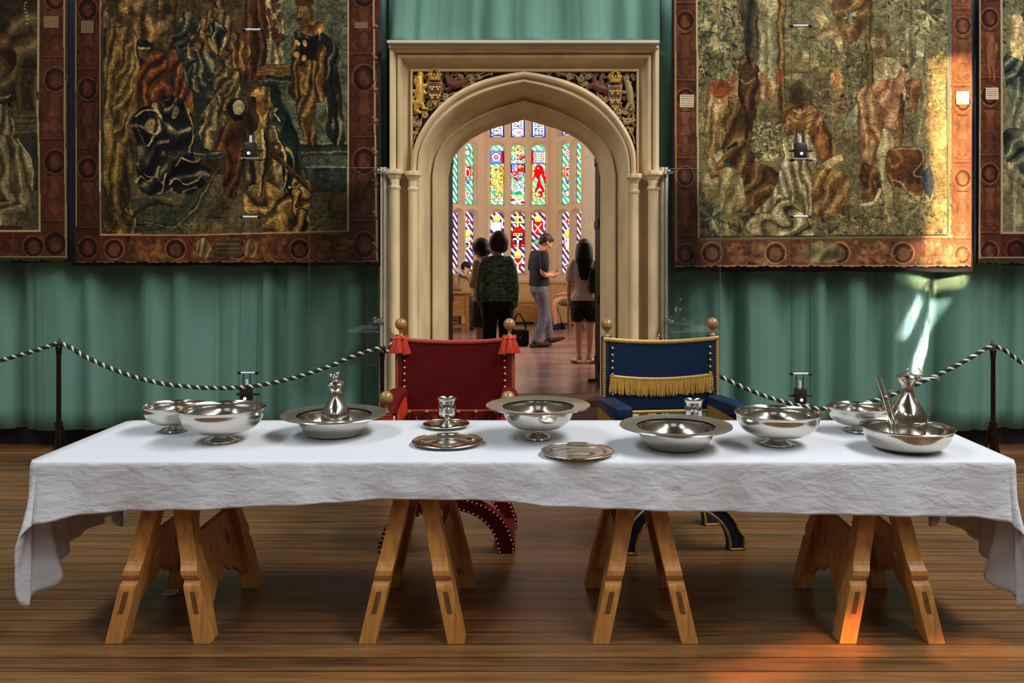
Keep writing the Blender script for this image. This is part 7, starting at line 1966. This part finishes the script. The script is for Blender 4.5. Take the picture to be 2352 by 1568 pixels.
m = MB(); m.tube(catmull([(-.02, .05, .33), (0, .06, .40), (.02, .12, .43), (.04, .2, .40), (.05, .24, .30)], 5), [(.008, .02)] * 21, 8); m.build('strap', M['wire'], bp_, local=True)

# ---- seated at the desk, hand raised to the face
def seated(name, loc, yaw, label, skin, top, bottom, hairm, shoes, raise_hand, bare, topname, botname):
    p = person(name, loc, yaw, label)
    def f(m):
        P = head(m, (0, .10, 1.12), 0, radians(22), 1.0)
        rings(m, [(0, 0, .92, .10, .07), (0, .03, 1.0, .056, .056), (0, .06, 1.07, .052, .054)]); rings(m, [(0, 0, .46, .16, .12), (0, 0, .54, .15, .12), (0, 0, .68, .14, .105), (0, .0, .88, .175, .11), (0, 0, .97, .13, .075)])
        if raise_hand:
            limbt(m, [(.175, .0, .94), (.22, .16, .74), (.10, .24, 1.02)], [.05, .042, .027]); hand(m, (.10, .24, 1.02), (-.3, -.2, 1), (-.2, -1, 0), .17, .8, 1)
        else: limbt(m, [(.175, 0, .94), (.22, .1, .72), (.12, .36, .64)], [.05, .042, .027]); hand(m, (.12, .36, .64), (-.3, 1, -.1), (0, 0, -1), .17, .5, -1)
        limbt(m, [(-.175, 0, .94), (-.22, .08, .70), (-.10, .34, .66)], [.05, .042, .027]); hand(m, (-.10, .34, .66), (.3, 1, -.1), (0, 0, -1), .17, .5, 1)
        for s in (-1, 1): limbt(m, [(s * .09, .02, .52), (s * .12, .44, .52), (s * .10, .40 - s * .05, .09)], [.085, .058, .038]); foot(m, (s * .10, .40 - s * .05, .075), (s * .12, .58 - s * .05, .025))
        return P
    o, (P, R) = part('body', f, skin, p, .007); features(p, P)
    def f(m): m.ball(P(0, -.018, .028), .112, 24, 18, (.82, .95, .96), R); m.ball(P(0, .06, .07), .05, 14, 10, (1.2, .8, .6), R)
    part('hair', f, hairm, p)
    def f(m):
        rings(m, [(0, 0, .48, .172, .14), (0, 0, .56, .17, .138), (0, 0, .7, .165, .128), (0, 0, .88, .19, .125), (0, 0, .95, .155, .095), (0, .02, 1.01, .085, .075)])
        if raise_hand: limbt(m, [(.16, 0, .94), (.215, .15, .75), (.135, .22, .93)], [.07, .066, .05])
        else: limbt(m, [(.16, 0, .94), (.21, .08, .78)], [.07, .064])
        limbt(m, [(-.16, 0, .94), (-.218, .07, .72), (-.13, .28, .67)] if raise_hand else [(-.16, 0, .94), (-.21, .06, .78)], [.07, .064, .05] if raise_hand else [.07, .064])
    part(topname, f, top, p)
    def f(m):
        rings(m, [(0, .0, .44, .165, .13), (0, 0, .52, .165, .13), (0, 0, .57, .155, .12)])
        for s in (-1, 1):
            if bare: limbt(m, [(s * .09, .0, .51), (s * .112, .32, .52)], [.098, .085])
            else: limbt(m, [(s * .09, .0, .51), (s * .12, .44, .51), (s * .10, .40 - s * .05, .12)], [.098, .076, .064])
    part(botname, f, bottom, p)
    def f(m):
        for s in (-1, 1): foot(m, (s * .10, .40 - s * .05, .077), (s * .122, .60 - s * .05, .03), 1.2)
    part('shoes', f, shoes, p)
    return p
seated('person', (-1.45, 16.55, ZF), radians(180 + 38), 'person in a beige jacket seated at the wooden desk, hand raised to face', SKIN, cloth('beige_jacket', rgb(186, 156, 112)), cloth('brown_trousers', rgb(66, 46, 36)), HAIRBLK, cloth('dark_seated_shoes', rgb(40, 28, 22)), True, False, 'jacket', 'trousers')
seated('person', (wa(1331, 16.2), 16.2, ZF), radians(92), 'bare-legged person seated in shorts and black shoes, mostly hidden at the right of the bay', SKIN, cloth('brown_shirt', rgb(120, 90, 60)), cloth('khaki_shorts', rgb(120, 84, 56)), HAIRBRN, cloth('black_trainers', rgb(20, 20, 22)), False, True, 'shirt', 'shorts')
l2 = empty('leaflet', (-1.27, 16.32, ZF + .585), .5, 'white leaflet lying on the lap of the person seated at the desk', 'leaflet')
m = MB(); m.box((0, 0, .004), (.15, .21, .003), Matrix.Rotation(radians(-18), 3, 'X')); m.build('sheet', plain('leaflet_paper2', rgb(224, 216, 200), .8), l2, local=True, smooth=False)

# ---- furniture of the chamber
def bench(x, y, w, dpt, h, label, name='bench', mat='bench'):
    r = empty(name, (x, y, ZF), 0, label, name.replace('_', ' '), 'wooden benches of the chamber' if name == 'bench' else None)
    m = MB(); m.rbox((0, 0, h - .02), (w, dpt, .04), .006); m.build('seat', M[mat], r, local=True, smooth=False)
    m = MB(); m.box((0, -dpt / 2 + .03, h * .5), (w - .10, .025, h - .14)); m.build('front_panel', M[mat], r, local=True, smooth=False)
    for s in (-1, 1):
        for q in (-1, 1): m = MB(); m.rbox((s * (w / 2 - .035), q * (dpt / 2 - .03), (h - .04) / 2), (.05, .05, h - .04), .004); m.build('leg', M[mat], r, local=True, smooth=False)
    return r
bench(wa(1200, 17.15), 17.15, .56, .34, .46, 'small oak bench under the middle face of the bay window')
r = empty('desk', (wa(1055, 16.0), 15.85, ZF), radians(0), 'oak attendant desk with a tall end post, at the left of the bay', 'desk')
m = MB(); m.rbox((0.02, -.01, .695), (.44, .34, .035), .006); m.build('desk_top', M['bench'], r, local=True, smooth=False)
m = MB(); m.box((0, -.13, .48), (.36, .025, .40)); m.build('front_panel', M['bench'], r, local=True, smooth=False)
for s in (-1, 1):
    for q in (-.13, .11): m = MB(); m.rbox((s * .165, q, .34), (.055, .055, .68), .004); m.build('leg', M['bench'], r, local=True, smooth=False)
m = MB(); m.box((0, -.13, .09), (.33, .03, .05)); m.box((0, .11, .09), (.33, .03, .05)); m.build('stretcher', M['bench'], r, local=True, smooth=False)
m = MB(); m.rbox((-.16, .10, .85), (.13, .05, .36), .006); m.build('end_post', M['bench'], r, local=True, smooth=False)
def chair(x, y, rz, label):
    r = empty('wooden_chair', (x, y, ZF), rz, label, 'chair', 'wooden chairs of the chamber')
    m = MB(); m.rbox((0, 0, .42), (.46, .44, .035), .006); m.build('seat', M['bench'], r, local=True, smooth=False)
    for s in (-1, 1):
        m = MB(); m.rbox((s * .2, .19, .20), (.045, .045, .40), .004); m.build('leg', M['bench'], r, local=True, smooth=False)
        m = MB(); m.rbox((s * .2, -.19, .45), (.045, .045, .90), .004); m.build('leg', M['bench'], r, local=True, smooth=False)
        m = MB(); m.box((s * .2, 0, .14), (.03, .36, .035)); m.build('stretcher', M['bench'], r, local=True, smooth=False)
    for z in (.62, .80): m = MB(); m.rbox((0, -.19, z), (.36, .025, .09), .004); m.build('back_rail', M['bench'], r, local=True, smooth=False)
    return r
chair(-1.45, 16.57, radians(180 + 38), 'oak chair of the person seated behind the desk')
chair(wa(1331, 16.2), 16.2, radians(92), 'oak chair of the person seated in shorts, at the right of the bay')
# flat black door stop on the boards by the right-hand leaf
sx = wa(1372, 9.6); 
m = MB(); m.rbox((sx - .02, 9.62, ZF + .018), (.17, .05, .03), .01); m.lathe([(0, 0), (.03, 0), (.03, .02), (.0, .022)], (sx - .07, 9.62, ZF), 14)
tag(m.build('door_stop', M['black'], None), 'flat black door stop on the reddish boards beside the right-hand door leaf', 'door stop')
# ================================================================== light
SC.view_settings.view_transform = 'Standard'; SC.view_settings.look = 'None'
SC.view_settings.gamma = 1.0; SC.view_settings.use_curve_mapping = False
SC.view_settings.exposure = 0.0
wd = bpy.data.worlds.new('world'); SC.world = wd; wd.use_nodes = True
wd.node_tree.nodes['Background'].inputs[0].default_value = (.55, .62, .75, 1); wd.node_tree.nodes['Background'].inputs[1].default_value = .02

def area(name, loc, target, sx, sy, power, col=(1, 1, 1), spread=180):
    l = bpy.data.lights.new(name, 'AREA'); l.shape = 'RECTANGLE'; l.size = sx; l.size_y = sy; l.energy = power; l.color = col; l.spread = radians(spread)
    o = bpy.data.objects.new(name, l); COL.objects.link(o); o.location = loc
    o.rotation_euler = (Vector(target) - Vector(loc)).to_track_quat('-Z', 'Y').to_euler()
    return o
# high windows down the right-hand wall, the great window behind, paler ones on the left
for i, y in enumerate((5.6, 3.2, 0.6, -2.4)):
    area('daylight_right', (7.05, y, 8.9), (1.0, y, 1.0), 1.8, 4.2, (520, 740, 740, 680)[i], (.97, .98, 1.0))
for i, y in enumerate((5.0, 2.2, -1.0)):
    area('daylight_left', (-7.05, y, 9.2), (-1, y, 1.0), 1.8, 3.8, (220, 320, 560)[i], (.86, .94, 1.0))
for y in (-6.2, -9.8):
    area('daylight_right', (7.05, y, 8.9), (1.0, y, 1.0), 1.8, 4.2, 200, (.97, .98, 1.0)); area('daylight_left', (-7.05, y, 9.2), (-1, y, 1.0), 1.8, 3.8, 170, (.86, .94, 1.0))
area('daylight_end', (0, -14.6, 10.0), (0, 3, 2.0), 5.0, 4.0, 70, (1.0, .96, .9))
# chamber: the daylight of its side windows
area('daylight_chamber', (2.9, 12.6, 3.4), (0, 13.2, 2.4), 2.2, 2.4, 230, (1, .93, .86))
area('daylight_chamber', (-3.3, 13.0, 3.6), (0, 14, 2.6), 1.6, 2.2, 110, (1, .95, .9))
# sun through coloured panes of the high windows
def beam(loc, tgt, w, h, p, col, spread=.5, roll=0.0):
    o = area('sunbeam', loc, tgt, w, h, p, col, spread)
    if roll: o.rotation_euler = (o.rotation_euler.to_matrix() @ Matrix.Rotation(roll, 3, 'Z')).to_euler()
beam((5.6, -6.5, 6.3), (3.30, 6.95, 2.26), .36, 1.70, 15, (1, .58, .34))
beam((5.6, -6.5, 5.0), (3.22, 6.95, 1.62), .5, .22, 2.0, (1, .75, .6), .8, .35)
beam((5.9, -6.5, 6.3), (3.20, 7.1, .93), .08, .62, 1.9, (1, .84, .88), .35, -.42)
beam((5.9, -6.5, 6.3), (3.05, 7.1, 1.08), .05, .34, .6, (1, .84, .88), .35, -.42)
beam((5.2, -4.0, 7.4), (1.0, 3.42, 0), .75, .13, 1.6, (1, .30, .09), .8)
beam((5.2, -4.0, 7.4), (1.75, 3.47, 0), .35, .14, .5, (1, .55, .2), .8)
